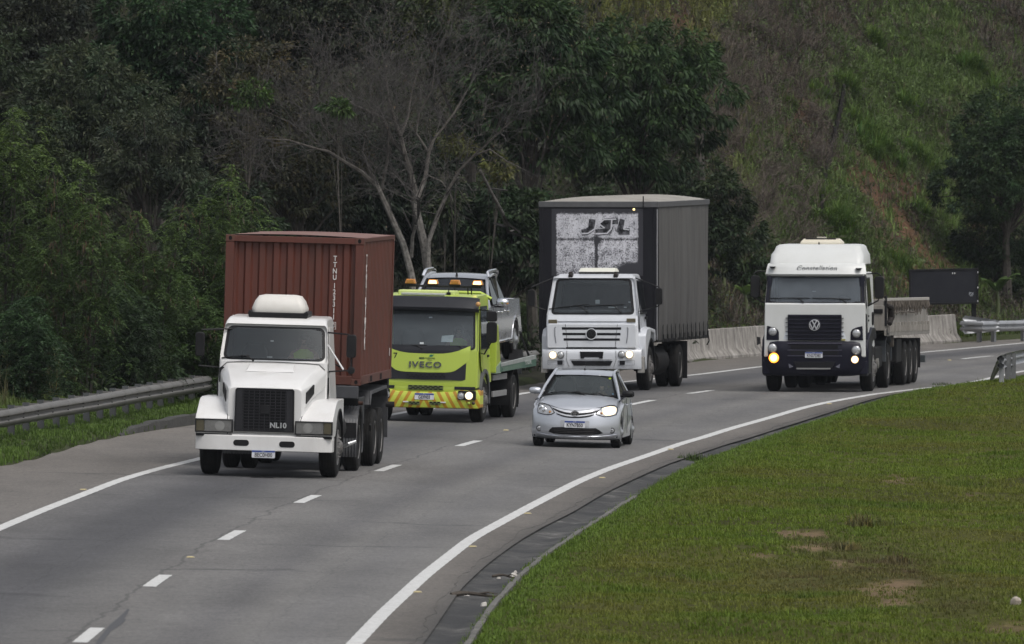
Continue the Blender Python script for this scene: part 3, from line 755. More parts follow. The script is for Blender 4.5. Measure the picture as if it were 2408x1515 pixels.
def crown_mesh(name, c, rad, base, seed, nb=9, dens=1000, bill=.46, leaf=(.13, .045), droop=.5, parent=None, mat=None, hue=.08, tops=None, clumpvar=.16, gap=.16, sub=.22):
    """crown of overlapping billows, each a shell of leaf sprays: lit tops painted paler over the base colour, gaps between"""
    rg = np.random.default_rng(seed); c = np.array(c, float); rad = np.array(rad, float); rm = float(rad.mean())
    d = unit(rg.normal(size=(nb*6, 3))*np.array([1, .8, 1])); d = d[d[:, 1] < .5]
    sel = [d[0]]
    while len(sel) < nb:                                   # spread the billows evenly
        k = np.argmax(np.min([np.linalg.norm(d-q, axis=1) for q in sel], 0)+rg.random(len(d))*.35); sel.append(d[k])
    d = np.array(sel); cc = c+d*rad*rg.uniform(.50, .72, (nb, 1)); cc = np.concatenate([cc, c[None]]); br = np.concatenate([rg.uniform(.75, 1.25, nb)*bill*rm, [rm*.62]])
    V_, F_, K_ = [], [], []; off = 0; tips = []
    for i, (q, r) in enumerate(zip(cc, br)):
        ns = max(10, int(5.2*r*r/(sub*sub)*.95)); e = unit(rg.normal(size=(ns, 3))); e = e[(e[:, 2] > -.65) & (e[:, 1] < .55)]; ns = len(e)
        sp = q+e*np.array([1.08, .9, .92])*r*(rg.uniform(.80, 1.12, (ns, 1)))                           # spray centres on the billow's shell
        keep = rg.random(ns) > gap; sp, e = sp[keep], e[keep]; ns = len(sp); tips += [tuple(p) for p in sp[::7]]
        m = max(8, int(dens*sub*sub)); L = unit(rg.normal(size=(ns, m, 3))+e[:, None]*.7); P = sp[:, None]+L*rg.uniform(.1, 1, (ns, m, 1))**.7*sub*np.array([1, 1, .7])
        D = L*.75+e[:, None]*.45+rg.normal(0, .22, (ns, m, 3)); D[..., 2] -= droop
        bt = np.array(base)*rg.normal(1, clumpvar); ct = bt*rg.normal(1, clumpvar, (ns, 1)).clip(.55, 1.6)
        if tops is not None: u = (e[:, 2:3]*.8+.22).clip(0, 1)*rg.uniform(.4, 1.15, (ns, 1)); ct = ct*(1-u)+np.array(tops)*u*rg.normal(1, .12, (ns, 1))  # upward sprays coloured paler to paint in the light on their tops
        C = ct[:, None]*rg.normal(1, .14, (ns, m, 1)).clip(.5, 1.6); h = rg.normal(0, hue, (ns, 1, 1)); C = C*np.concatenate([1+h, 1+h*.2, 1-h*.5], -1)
        N = ns*m; V, Fq, K = leaves(P.reshape(-1, 3), D.reshape(-1, 3), leaf[0]*rg.uniform(.65, 1.25, N), leaf[1]*rg.uniform(.8, 1.25, N), C.reshape(-1, 3).clip(.003, .5), rg)
        V_.append(V); F_.append(Fq+off); K_.append(K); off += len(V)
    return np_mesh(name, np.concatenate(V_), np.concatenate(F_), mat or LEAF, np.concatenate(K_), parent), np.array(tips)
def limbs(tips, foot, seed, r0=.12, name='trunk', mat=None, parent=None, lean=.2, n=26):
    """trunk rising from foot with limbs to some of the clump centres"""
    rg = random.Random(seed); b = MB(); foot = Vector(foot); top = sum((Vector(t) for t in tips), Vector())/len(tips)
    m1 = foot.lerp(top, .45)+Vector((rg.uniform(-lean, lean), 0, 0)); hub = foot.lerp(top, .8)
    b.tube([foot-Vector((0, 0, .4)), foot.lerp(m1, .5), m1, hub], [r0*1.35, r0*1.05, r0*.85, r0*.6], 8)
    for t in rg.sample(list(tips), min(n, len(tips))):
        t = Vector(t); s = m1.lerp(hub, rg.random()); q = s.lerp(t, .55)+Vector((0, 0, .08*(t-s).length))
        b.tube([s, q, t], [r0*.38, r0*.22, .012], 5)
    return b.build(name, mat or BARK, parent)
def tree(name, label, px, py, Y, rx, rz, base, seed, cat='tree', group=None, ry=None, trunk=True, foot=None, bark_m=None, r0=.12, **kw):
    c = At(px, py, Y); sx = Y/F
    rad = (rx*sx, (ry or rx*sx*.8), rz*sx)
    gx, gy = (foot[0], foot[1]) if foot else (c[0], Y); g = float(hz(gx, gy)); 
    root = tag(empty(name, (gx, gy, g)), label, cat, group)
    lc = c-np.array([gx, gy, g])
    o, cc = crown_mesh('crown', lc, rad, base, seed, parent=root, **kw)
    if trunk: limbs([tuple(q) for q in cc], (0, 0, 0), seed, r0=r0, parent=root, mat=bark_m)
    return root
WOOD = 'trees of the dark wood behind the road'
DG = (.022, .034, .014); MG = (.030, .046, .016); GG = (.044, .055, .034); OB = (.044, .042, .022); BR = (.045, .036, .027); YG = (.055, .085, .018)
T = [
 # label, px, py, Y, rx, rz, colour, seed, options
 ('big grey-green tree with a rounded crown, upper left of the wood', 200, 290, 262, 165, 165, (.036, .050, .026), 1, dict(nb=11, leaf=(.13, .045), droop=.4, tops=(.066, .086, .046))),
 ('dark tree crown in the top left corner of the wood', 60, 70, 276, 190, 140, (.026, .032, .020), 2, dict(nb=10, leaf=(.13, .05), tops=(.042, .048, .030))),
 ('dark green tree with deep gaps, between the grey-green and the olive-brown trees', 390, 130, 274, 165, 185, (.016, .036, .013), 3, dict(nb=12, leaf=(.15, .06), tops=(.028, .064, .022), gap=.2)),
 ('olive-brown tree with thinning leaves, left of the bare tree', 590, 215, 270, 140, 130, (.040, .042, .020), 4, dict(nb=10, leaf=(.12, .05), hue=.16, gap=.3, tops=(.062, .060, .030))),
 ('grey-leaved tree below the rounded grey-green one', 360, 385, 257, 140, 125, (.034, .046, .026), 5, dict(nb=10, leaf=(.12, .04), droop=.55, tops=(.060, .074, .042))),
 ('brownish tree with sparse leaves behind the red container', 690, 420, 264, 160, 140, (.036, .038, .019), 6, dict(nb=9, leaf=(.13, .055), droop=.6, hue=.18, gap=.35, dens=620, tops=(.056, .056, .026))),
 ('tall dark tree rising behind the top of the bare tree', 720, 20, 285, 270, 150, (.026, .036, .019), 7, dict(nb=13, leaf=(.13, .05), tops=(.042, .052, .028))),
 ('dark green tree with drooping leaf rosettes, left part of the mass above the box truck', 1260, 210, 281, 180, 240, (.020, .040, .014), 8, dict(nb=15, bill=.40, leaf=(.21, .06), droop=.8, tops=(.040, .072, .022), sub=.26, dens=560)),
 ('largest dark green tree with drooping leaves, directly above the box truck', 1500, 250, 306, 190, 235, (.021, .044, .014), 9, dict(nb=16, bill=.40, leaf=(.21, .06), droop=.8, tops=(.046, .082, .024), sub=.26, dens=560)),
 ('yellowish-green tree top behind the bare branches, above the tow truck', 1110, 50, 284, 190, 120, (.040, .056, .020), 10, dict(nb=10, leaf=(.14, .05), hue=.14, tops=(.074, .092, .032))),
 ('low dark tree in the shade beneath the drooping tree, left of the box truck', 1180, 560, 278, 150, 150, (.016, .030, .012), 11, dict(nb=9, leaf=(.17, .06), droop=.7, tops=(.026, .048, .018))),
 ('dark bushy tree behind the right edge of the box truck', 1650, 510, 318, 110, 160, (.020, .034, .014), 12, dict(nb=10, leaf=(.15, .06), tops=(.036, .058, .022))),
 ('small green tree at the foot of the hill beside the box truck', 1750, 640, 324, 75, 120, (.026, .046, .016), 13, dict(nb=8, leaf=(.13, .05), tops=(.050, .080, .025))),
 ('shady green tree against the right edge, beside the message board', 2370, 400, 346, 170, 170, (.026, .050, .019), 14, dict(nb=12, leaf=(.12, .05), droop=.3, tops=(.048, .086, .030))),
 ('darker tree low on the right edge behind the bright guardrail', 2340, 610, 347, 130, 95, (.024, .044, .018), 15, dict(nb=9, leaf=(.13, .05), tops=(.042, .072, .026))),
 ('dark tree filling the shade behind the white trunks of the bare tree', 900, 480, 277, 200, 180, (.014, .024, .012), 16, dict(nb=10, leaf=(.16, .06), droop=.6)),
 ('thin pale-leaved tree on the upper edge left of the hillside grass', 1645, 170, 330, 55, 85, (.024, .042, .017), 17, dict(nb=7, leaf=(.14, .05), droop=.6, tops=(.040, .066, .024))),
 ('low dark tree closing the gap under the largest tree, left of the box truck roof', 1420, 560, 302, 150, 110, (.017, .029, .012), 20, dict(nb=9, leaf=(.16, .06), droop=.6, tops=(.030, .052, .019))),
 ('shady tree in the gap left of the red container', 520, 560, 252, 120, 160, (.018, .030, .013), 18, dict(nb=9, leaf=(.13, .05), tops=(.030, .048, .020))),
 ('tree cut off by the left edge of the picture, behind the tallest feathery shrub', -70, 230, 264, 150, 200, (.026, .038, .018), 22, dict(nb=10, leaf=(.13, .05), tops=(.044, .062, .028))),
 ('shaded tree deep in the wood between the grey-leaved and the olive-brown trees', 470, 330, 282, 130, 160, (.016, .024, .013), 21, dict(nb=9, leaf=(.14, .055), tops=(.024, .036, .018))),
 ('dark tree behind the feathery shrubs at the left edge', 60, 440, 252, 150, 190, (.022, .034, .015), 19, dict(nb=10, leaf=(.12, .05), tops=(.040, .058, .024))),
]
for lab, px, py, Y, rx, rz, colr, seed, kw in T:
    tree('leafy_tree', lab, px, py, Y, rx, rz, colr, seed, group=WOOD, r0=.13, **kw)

# feathery roadside shrubs with hanging brown pods, behind the far guardrail
def feather(label, px, ytop, ybot, Y, rx, seed, base=(.036, .066, .017), tops=(.085, .130, .030), stems=5, pods=0, fronds=420, group='feathery shrubs behind the far guardrail'):
    rg = np.random.default_rng(seed); rr = random.Random(seed); sx = Y/F
    top = At(px, ytop, Y); gx = top[0]; g = float(hz(gx, Y)); root = tag(empty('feathery_shrub', (gx, Y, g)), label, 'shrub', group)
    H = top[2]-g; b = MB(); tips = []
    for i in range(stems):
        a = rr.uniform(-1, 1); x1 = a*rx*sx; h = H*(1-.35*abs(a)-rr.uniform(0, .12)) if i else H*.97
        y1 = rr.uniform(-.5, .5); pts = [(x1*.25, 0, -.2), (x1*.5+rr.uniform(-.1, .1), y1*.4, h*.4), (x1*.8+rr.uniform(-.1, .1), y1*.8, h*.75), (x1, y1, h)]
        b.tube(pts, [.035, .028, .018, .006], 5)
        for t in np.linspace(.12, 1, 22):
            k = min(int(t*3), 2); p = Vector(pts[k]).lerp(Vector(pts[k+1]), t*3-k); w = (.75 if t < .9 else .3)*rx*sx*.55*(1.15-t*.6)
            for _ in range(2): tips.append((p.x+rr.gauss(0, w), p.y+rr.gauss(0, .3)-.15, p.z+rr.gauss(0, .12)))
    b.build('stem', BARK, root)
    tips = np.array(tips); n = fronds
    base_i = rg.integers(0, len(tips), n); C0 = tips[base_i]+rg.normal(0, .06, (n, 3))
    C0[:, 2] = np.clip(C0[:, 2], .1, H)
    az = rg.uniform(0, 2*math.pi, n); D = np.stack([np.cos(az), np.sin(az)*.8-.2, rg.normal(.05, .35, n)], 1); D = unit(D)
    # every frond: a drooping midrib with pairs of narrow leaflets
    k = 9; fl = rg.uniform(.20, .38, n); V = []; up = np.array([0, 0, 1.])
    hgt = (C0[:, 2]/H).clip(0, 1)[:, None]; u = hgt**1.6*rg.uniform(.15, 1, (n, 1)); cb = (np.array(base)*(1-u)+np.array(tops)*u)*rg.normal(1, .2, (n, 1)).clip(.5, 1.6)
    Ps = []; Ds = []; Cs = []; Ss = []
    side = unit(np.cross(D, up))
    for j in range(k):
        t = (j+1)/k; P = C0+D*(fl*t)[:, None]-up*(fl*t*t*.55)[:, None]
        for sg in (-1, 1):
            Ps.append(P); Ds.append(side*sg+D*.45-up*.25); Cs.append(cb*rg.normal(1, .12, (n, 1)).clip(.6, 1.4)); Ss.append(fl*.26*(1.1-.6*abs(t-.45)))
    Ps, Ds, Cs, Ss = np.concatenate(Ps), np.concatenate(Ds), np.concatenate(Cs), np.concatenate(Ss)
    V, Fq, K = leaves(Ps, Ds, Ss, .024, Cs.clip(.004, .4), rg)
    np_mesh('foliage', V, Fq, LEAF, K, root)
    if pods:
        ii = rg.integers(0, len(tips), pods); cl = tips[ii][:, None]+rg.normal(0, .09, (pods, 14, 3)); cl = cl.reshape(-1, 3); cl[:, 1] -= .12; N = len(cl)
        D = np.tile([0, 0, -1.], (N, 1))+rg.normal(0, .25, (N, 3)); C = tint((.075, .052, .034), N, rg, .35)
        V, Fq, K = leaves(cl, D, rg.uniform(.10, .19, N), .022, C, rg); np_mesh('seed_pods', V, Fq, LEAF, K, root)
    return root
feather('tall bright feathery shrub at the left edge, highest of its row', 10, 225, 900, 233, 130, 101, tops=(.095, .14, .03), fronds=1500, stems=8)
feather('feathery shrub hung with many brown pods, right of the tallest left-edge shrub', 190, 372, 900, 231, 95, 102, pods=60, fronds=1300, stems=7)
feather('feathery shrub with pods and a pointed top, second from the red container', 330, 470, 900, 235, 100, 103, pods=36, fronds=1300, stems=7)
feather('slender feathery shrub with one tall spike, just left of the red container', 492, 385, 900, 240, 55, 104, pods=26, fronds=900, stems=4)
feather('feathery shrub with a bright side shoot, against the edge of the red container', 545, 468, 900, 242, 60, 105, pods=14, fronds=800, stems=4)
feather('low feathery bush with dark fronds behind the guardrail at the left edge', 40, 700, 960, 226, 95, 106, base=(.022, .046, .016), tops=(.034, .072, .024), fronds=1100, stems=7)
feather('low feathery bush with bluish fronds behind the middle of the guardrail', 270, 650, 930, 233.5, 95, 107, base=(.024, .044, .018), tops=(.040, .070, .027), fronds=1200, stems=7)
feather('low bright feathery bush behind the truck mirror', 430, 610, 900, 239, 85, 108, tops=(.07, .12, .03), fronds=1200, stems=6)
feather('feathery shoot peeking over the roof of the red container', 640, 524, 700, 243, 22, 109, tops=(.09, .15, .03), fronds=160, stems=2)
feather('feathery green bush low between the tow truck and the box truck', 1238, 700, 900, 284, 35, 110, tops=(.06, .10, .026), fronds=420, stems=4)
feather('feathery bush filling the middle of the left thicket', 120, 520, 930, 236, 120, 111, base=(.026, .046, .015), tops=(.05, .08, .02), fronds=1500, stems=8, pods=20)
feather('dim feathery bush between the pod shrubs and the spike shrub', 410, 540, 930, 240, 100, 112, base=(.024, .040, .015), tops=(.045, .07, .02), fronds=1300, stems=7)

# small bright leafy shrubs inside the wood
def sprig(label, px, py, Y, rx, rz, base, seed, leaf=(.13, .05), nb=6, **kw):
    return tree('leafy_shrub', label, px, py, Y, rx, rz, base, seed, cat='shrub', group='bright shrubs inside the wood', r0=.022, leaf=leaf, nb=nb, bill=.36, sub=.15, gap=.35, dens=800, bark_m=BARK, **kw)
sprig('bright green leafy sprig high in the wood, left of the bare tree crown', 590, 222, 258, 62, 24, (.048, .085, .022), 201)
sprig('bright green sprig caught among the bare branches', 790, 258, 258, 36, 18, (.042, .072, .020), 202, nb=4)
sprig('yellow-leaved spray on the right side of the bare tree', 1165, 400, 269, 42, 40, (.085, .090, .022), 203)
sprig('yellow-green leaves at the lower right of the bare tree crown', 1075, 345, 265, 50, 22, (.075, .080, .022), 204)
sprig('yellow-green shrub in the hollow between bare trunks and box truck', 1050, 490, 270, 40, 50, (.035, .050, .018), 205)

def bough_bark():
    m, nt, bs = new_mat('bough_bark'); tc = nt.nodes.new('ShaderNodeTexCoord'); sp = nt.nodes.new('ShaderNodeSeparateXYZ'); nt.links.new(tc.outputs['Object'], sp.inputs[0])
    n = noise(nt, 9, 6, .7, vec=tc.outputs['Object']); lo = ramp(nt, n, [(.35, (.085, .078, .068)), (.62, (.26, .245, .225))]); hi = ramp(nt, n, [(.35, (.05, .044, .038)), (.65, (.125, .112, .10))])
    f = ramp(nt, mmath(nt, 'DIVIDE', sp.outputs['Z'], 7.0), [(.42, 0.0), (.72, 1.0)])     # lichen-pale lower trunks, younger grey-brown bark above
    nt.links.new(mixc(nt, f, lo, hi), bs.inputs['Base Color']); bs.inputs['Roughness'].default_value = .9; bump(nt, bs, noise(nt, 30, 4, .7, vec=tc.outputs['Object']), .5, .02); return m
# the bare tree: pale trunks, traced boughs, a haze of fine twigs
def bare_tree():
    Y0 = 263.0; base = At(985, 650, Y0); gx = base[0]; g = float(hz(gx, Y0)); O = Vector((gx, Y0, g))
    root = tag(empty('bare_tree', O), 'leafless tree with pale forked trunks and a wide haze of fine grey twigs', 'tree')
    def px(p, dy=0.0):
        q = At((900+p[0]/2.164)/1.2226, (p[1]/2.164)/1.2226, Y0+dy); return Vector(q)-O
    B = [ # (points in the surveyed crop), start radius, end radius, depth drift
     ([(670,2360),(640,1900),(610,1700),(560,1515),(450,1270),(400,1160),(300,1070),(200,1010),(100,945),(0,920),(-150,872),(-300,866)], .100, .012, -.4),
     ([(760,2360),(740,1950),(720,1720),(690,1515),(640,1300),(630,1180),(600,1050),(570,960),(490,870),(440,740),(370,700),(260,660),(150,560)], .125, .016, .3),
     ([(650,1230),(700,1100),(720,950),(750,870),(880,700),(960,560)], .062, .012, .9),
     ([(735,1900),(712,1700),(720,1500),(780,1330),(850,1170),(910,1060),(1010,960),(1130,850),(1230,760)], .070, .012, -.8),
     ([(570,960),(545,850),(500,720),(470,610),(455,480)], .060, .012, .2),
     ([(400,1150),(345,1050),(310,940),(330,800)], .045, .010, .5),
     ([(200,1010),(150,890),(60,780),(20,640)], .040, .010, -.2),
     ([(430,1180),(440,1090),(465,1000),(470,830),(430,720)], .040, .010, -.6),
     ([(710,1090),(800,1130),(850,1200),(870,1250)], .020, .006, -.4),
     ([(545,850),(590,730),(610,600),(650,440)], .035, .008, .8),
     ([(1000,970),(1100,930),(1200,1000),(1320,1060)], .026, .006, -.6),
     ([(610,1600),(620,1470),(640,1400)], .05, .03, -.4),
     ([(0,920),(-60,830),(-150,760),(-280,700)], .026, .008, .3),
     ([(720,950),(640,830),(660,700),(740,560),(760,400)], .035, .008, -.3),
     ([(1040,1060),(1100,1180),(1180,1330),(1200,1400)], .035, .05, 1.5)]
    pale = MB(); twig = MB(); starts = []
    for pts, r0, r1, dy in B:
        Q = [px(p, dy*i/(len(pts)-1)) for i, p in enumerate(pts)]; m = len(Q)
        pale.tube(Q, [r0*(1-i/(m-1))+r1*i/(m-1) for i in range(m)], 7)
        for i in range(max(1, int(m*.35)), m):
            for _ in range(2 if r0 > .03 else 1): starts.append((Q[i-1].lerp(Q[i], rnd.random()), (Q[i]-Q[i-1]).normalized(), r1+(r0-r1)*(1-i/(m-1))*.3, 0))
        starts.append((Q[-1], (Q[-1]-Q[-2]).normalized(), r1, 0))
    cen = px((480, 460)); rr = random.Random(5); out = []
    lim = lambda p: ((p.x-cen.x)/4.9)**2+((p.z-cen.z)/2.7)**2
    stack = [(p, d, r, 1) for p, d, r, _ in starts]; count = 0
    while stack and count < 6800:
        p, d, r, lv = stack.pop(0)
        L = {1: .95, 2: .70, 3: .50, 4: .36, 5: .26}[lv]*rr.uniform(.6, 1.3)
        bend = Vector((rr.gauss(0, .35), rr.gauss(0, .3), rr.gauss(.10, .3)))
        q = p+d*L*.5; d2 = (d+bend).normalized(); e = q+d2*L*.55; count += 1
        rad = max(.0042, r*.8)
        twig.tube([p, q, e], [rad, rad*.8, rad*.6], 3, cap=False)
        if lv < 5 and lim(e) < 1.25:
            for k in range(3 if lv < 4 else 2):
                nd = (d2+Vector((rr.gauss(0, .75), rr.gauss(0, .55), rr.gauss(.08, .6)))).normalized()
                s = q.lerp(e, rr.uniform(.0, 1)) if k else e
                stack.append((s, nd, rad*.68, lv+1))
    pale.build('trunk', bough_bark(), root); t = twig.build('twigs', TWIG, root, flat=True)
    # a few dry leaves still hanging
    rg = np.random.default_rng(3); n = 1500; P = np.array([cen.x, cen.y, cen.z])+rg.normal(size=(n, 3))*np.array([2.6, .9, 1.3])
    V, Fq, K = leaves(P, rg.normal(size=(n, 3))-np.array([0, 0, .6]), .07, .03, tint((.075, .060, .042), n, rg, .3), rg); np_mesh('leaves', V, Fq, LEAF, K, root)
bare_tree()

# ------------------------------------------------------------------ grass, brush, hillside
def blades(P, h, w, C, rg, lean=.45, n=4):
    """n bent blades per tuft point"""
    P = np.repeat(P, n, 0); N = len(P); h = np.repeat(np.broadcast_to(h, (N//n,)), n)*rg.uniform(.5, 1.25, N); C = np.repeat(C, n, 0)*rg.normal(1, .16, (N, 1)).clip(.55, 1.6)
    P = P+np.concatenate([rg.normal(0, .025, (N, 2)), np.zeros((N, 1))], 1)
    az = rg.uniform(0, 2*math.pi, N); d = np.stack([np.cos(az), np.sin(az), np.zeros(N)], 1); s = np.stack([-np.sin(az), np.cos(az), np.zeros(N)], 1)
    f = rg.uniform(.1, 1, N)*lean; up = np.array([0, 0, 1.]); H = h[:, None]; W = np.broadcast_to(w, (N,))[:, None]*.5
    a = P-s*W; b = P+s*W; m = P+d*(f*.35)[:, None]*H+up*H*.6; e = P+d*f[:, None]*H*1.1+up*H*(1-.35*f[:, None])
    V = np.stack([a, b, m+s*W*.8, m-s*W*.8, e], 1); i = np.arange(N)[:, None]*5
    return V.reshape(-1, 3), i, np.repeat(C, 5, 0)
def blade_mesh(name, sets, mat=BLADE, parent=None):
    Vs = []; Fs = []; Cs = []; k = 0
    for V, i, C in sets:
        q = np.concatenate([i+[0, 1, 2, 3], i+[3, 2, 4, 4]], 0); Vs.append(V); Fs.append(q+k); Cs.append(C); k += len(V)
    V = np.concatenate(Vs); Fq = np.concatenate(Fs); C = np.concatenate(Cs)
    tri = Fq.copy(); t1 = tri[:, [0, 1, 2]]; t2 = tri[:, [0, 2, 3]]; keep = tri[:, 2] != tri[:, 3]
    T = np.concatenate([t1, t2[keep]])
    return np_mesh(name, V, T, mat, C.clip(.003, .6), parent)
def scatter(x0, x1, y0, y1, dens, rg, keep):
    n = int((x1-x0)*(y1-y0)*dens); x = rg.uniform(x0, x1, n); y = rg.uniform(y0, y1, n); k = keep(x, y); return x[k], y[k]
def in_view(x, y, m=1.3): return np.abs(x) < (1204/F*y+m)
rg = np.random.default_rng(77)
# near verge
x, y = scatter(-4, 18, 128, 300, 85, rg, lambda x, y: (x-KERB(y) > -.05+.09*rg.random(len(x))) & in_view(x, y, 3.5) & (x-KERB(y) < 18))
z = hz(x, y); p_x, p_y = hill_px(x, y, z); p1 = vnoise(x, y, 1.3, 31); p2 = vnoise(x, y, 4.0, 32); p3 = vnoise(x, y, .5, 33)
bare = np.zeros(len(x)); red = np.zeros(len(x))
for cx, cy, a, b in BARE: bare = np.maximum(bare, ell(p_x+(p3-.5)*40, p_y+(p1-.5)*10, cx, cy, a, b, .5))
for cx, cy, a, b in REDDISH: red = np.maximum(red, ell(p_x+(p1-.5)*80, p_y+(p3-.5)*20, cx, cy, a, b, .7))
k = rg.random(len(x)) > bare*.80; x, y, z, p1, p2, p3, red = (q[k] for q in (x, y, z, p1, p2, p3, red))
g0 = np.array([.116, .166, .015]); g1 = np.array([.135, .126, .026]); g2 = np.array([.086, .138, .011]); g3 = np.array([.100, .070, .040])
a = (p2*1.5-.3+.3*(p3-.5)).clip(0, 1)[:, None]; c = g0*(1-a)+g1*a*.8+g0*a*.2; b = ((p1-.55)*2.4).clip(0, 1)[:, None]; c = c*(1-b)+g2*b
edge = np.clip(1.4-(x-KERB(y)), 0, 1)[:, None]; c = c*(1-edge)+np.array([.100, .160, .020])*edge
rr_ = (red*(.25+.75*p3))[:, None]; c = c*(1-rr_)+g3*rr_
c = c*rg.normal(1, .09, (len(x), 1)).clip(.6, 1.4)
hgt = (.040+.040*p1+.025*p3)*(1+.9*(rg.random(len(x)) < .03)+.8*np.clip(.35-(x-KERB(y)), 0, .35)/.35)
tag(blade_mesh('grass', [blades(np.stack([x, y, z-.01], 1), hgt*.85, .011, c, rg, .9, 6)]), kind='stuff')
# far bank under the guardrail
x, y = scatter(-14, 6, 196, 262, 60, rg, lambda x, y: (LEFT(y)-x > .02) & (LEFT(y)-x < 8) & in_view(x, y))
z = hz(x, y); t = LEFT(y)-x; p1 = vnoise(x, y, 1.1, 41)
c = np.array([.075, .125, .022])*(.6+.8*p1[:, None]); tall = np.clip((t-2.6)/2.0, 0, 1)
c = c*(1-tall[:, None])+np.array([.095, .095, .036])*tall[:, None]
h = (.05+.06*p1+.05*np.clip(.5-t, 0, .5))*(1-tall)+(.35+.5*p1)*tall
s1 = blades(np.stack([x, y, z-.01], 1), h, .016, c, rg, .7, 5)
x2, y2 = scatter(8, 19, 322, 350, 30, rg, lambda x, y: (LEFT(y)-x > .25) & (LEFT(y)-x < 5) & in_view(x, y)); z2 = hz(x2, y2)
s2 = blades(np.stack([x2, y2, z2], 1), rg.uniform(.15, .4, len(x2)), .02, tint((.07, .10, .022), len(x2), rg), rg, .7, 5)
tag(blade_mesh('grass', [s1, s2]), kind='stuff')
# tall seeding grass behind the far guardrail
x, y = scatter(-13, 1, 206, 256, 7, rg, lambda x, y: (LEFT(y)-x > 3.3) & (LEFT(y)-x < 5.5) & in_view(x, y)); z = hz(x, y)
tag(blade_mesh('tall_grass', [blades(np.stack([x, y, z], 1), rg.uniform(.7, 1.6, len(x)), .012, tint((.11, .105, .05), len(x), rg), rg, .35, 4)]), kind='stuff')
# dry brush over the hillside
x, y = scatter(1, 22, 300, 402, 46, rg, lambda x, y: (LEFT(y)-x > 2.5) & in_view(x, y, 2)); z = hz(x, y); p_x, p_y = hill_px(x, y, z)
org = np.zeros(len(x))
for cx, cy, a, b in ORANGE: org = np.maximum(org, ell(p_x, p_y, cx, cy, a, b, .5))
greenness = np.zeros(len(x))
GREEN = [(2120,200,170,130),(2300,400,130,160),(2010,400,70,60),(2240,640,170,70),(1850,560,120,80),(1500,30,120,60),(1690,40,70,70),(2170,70,130,80),(2230,230,150,90),(2010,240,60,110),(2090,330,110,70),(1960,500,120,110),(2210,370,90,110),(1790,420,60,120),(2200,150,100,80),(2000,620,170,80),(2330,250,90,110),(2230,520,60,80)]
q1 = vnoise(x, y, .9, 51); q2 = vnoise(x, y, 2.2, 52)
for cx, cy, a, b in GREEN: greenness = np.maximum(greenness, ell(p_x+(q1-.5)*110, p_y+(q2-.5)*110, cx, cy, a, b, .6))
k = (rg.random(len(x)) > org*.7) & ((p_x > 1600) | (p_y < 150)); x, y, z, greenness, p_x, p_y, q1 = (q[k] for q in (x, y, z, greenness, p_x, p_y, q1))
isg = rg.random(len(x)) < (greenness*.95).clip(.12, 1)
c1 = tint((.086, .071, .057), (~isg).sum(), rg, .3, .12)
d1 = blades(np.stack([x, y, z], 1)[~isg], rg.uniform(.2, .6, (~isg).sum())*(.5+q1[~isg]), .014, c1*(.5+.9*q1[~isg])[:, None], rg, 1.6, 6)
tag(blade_mesh('dry_brush', [d1], DRY), kind='stuff')
yel = np.clip((1800-p_x[isg])/150, 0, 1)[:, None]
cg = np.array([.098, .148, .040])*(1-yel)+np.array([.135, .145, .042])*yel; cg = cg*rg.normal(1, .2, (isg.sum(), 1)).clip(.45, 1.7)*(.45+1.0*vnoise(x[isg], y[isg], .55, 61))[:, None]
d2 = blades(np.stack([x, y, z], 1)[isg], rg.uniform(.2, .5, isg.sum())*(.5+vnoise(x[isg], y[isg], .55, 61)), .024, cg, rg, 1.3, 7)
tag(blade_mesh('hillside_grass', [d2]), kind='stuff')
# undergrowth on the floor of the wood: dark low leaf masses
rg = np.random.default_rng(91)
x, y = scatter(-15, 12, 226, 346, 2.8, rg, lambda x, y: (LEFT(y)-x > np.where(y > 274, 1.0, 3.2)) & in_view(x, y, 2.0) & (y-np.interp(x, [-14, -4, 2, 6, 12], [300, 306, 336, 345, 340]) < 0) & (hill_px(x, y, hz(x, y))[0] < 1640) & ((hill_px(x, y, hz(x, y))[0] < 1370) | (hill_px(x, y, hz(x, y))[1] > 130))); z = hz(x, y)
nU = len(x); per = 46; hh = rg.uniform(.35, 1.5, nU); P = np.stack([x, y, z], 1)[:, None]+rg.normal(size=(nU, per, 3))*np.array([.38, .38, 0])
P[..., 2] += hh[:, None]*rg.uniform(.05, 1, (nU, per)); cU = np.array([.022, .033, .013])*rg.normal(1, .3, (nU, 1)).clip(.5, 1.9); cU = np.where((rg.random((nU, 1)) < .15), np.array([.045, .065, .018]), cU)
Cc = (cU[:, None]*rg.normal(1, .22, (nU, per, 1)).clip(.5, 1.7)).reshape(-1, 3); D = rg.normal(size=(nU*per, 3)); D[:, 2] -= .35
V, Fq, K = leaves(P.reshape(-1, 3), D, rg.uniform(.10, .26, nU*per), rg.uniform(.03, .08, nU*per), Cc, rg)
tag(np_mesh('undergrowth', V, Fq, LEAF, K), kind='stuff')
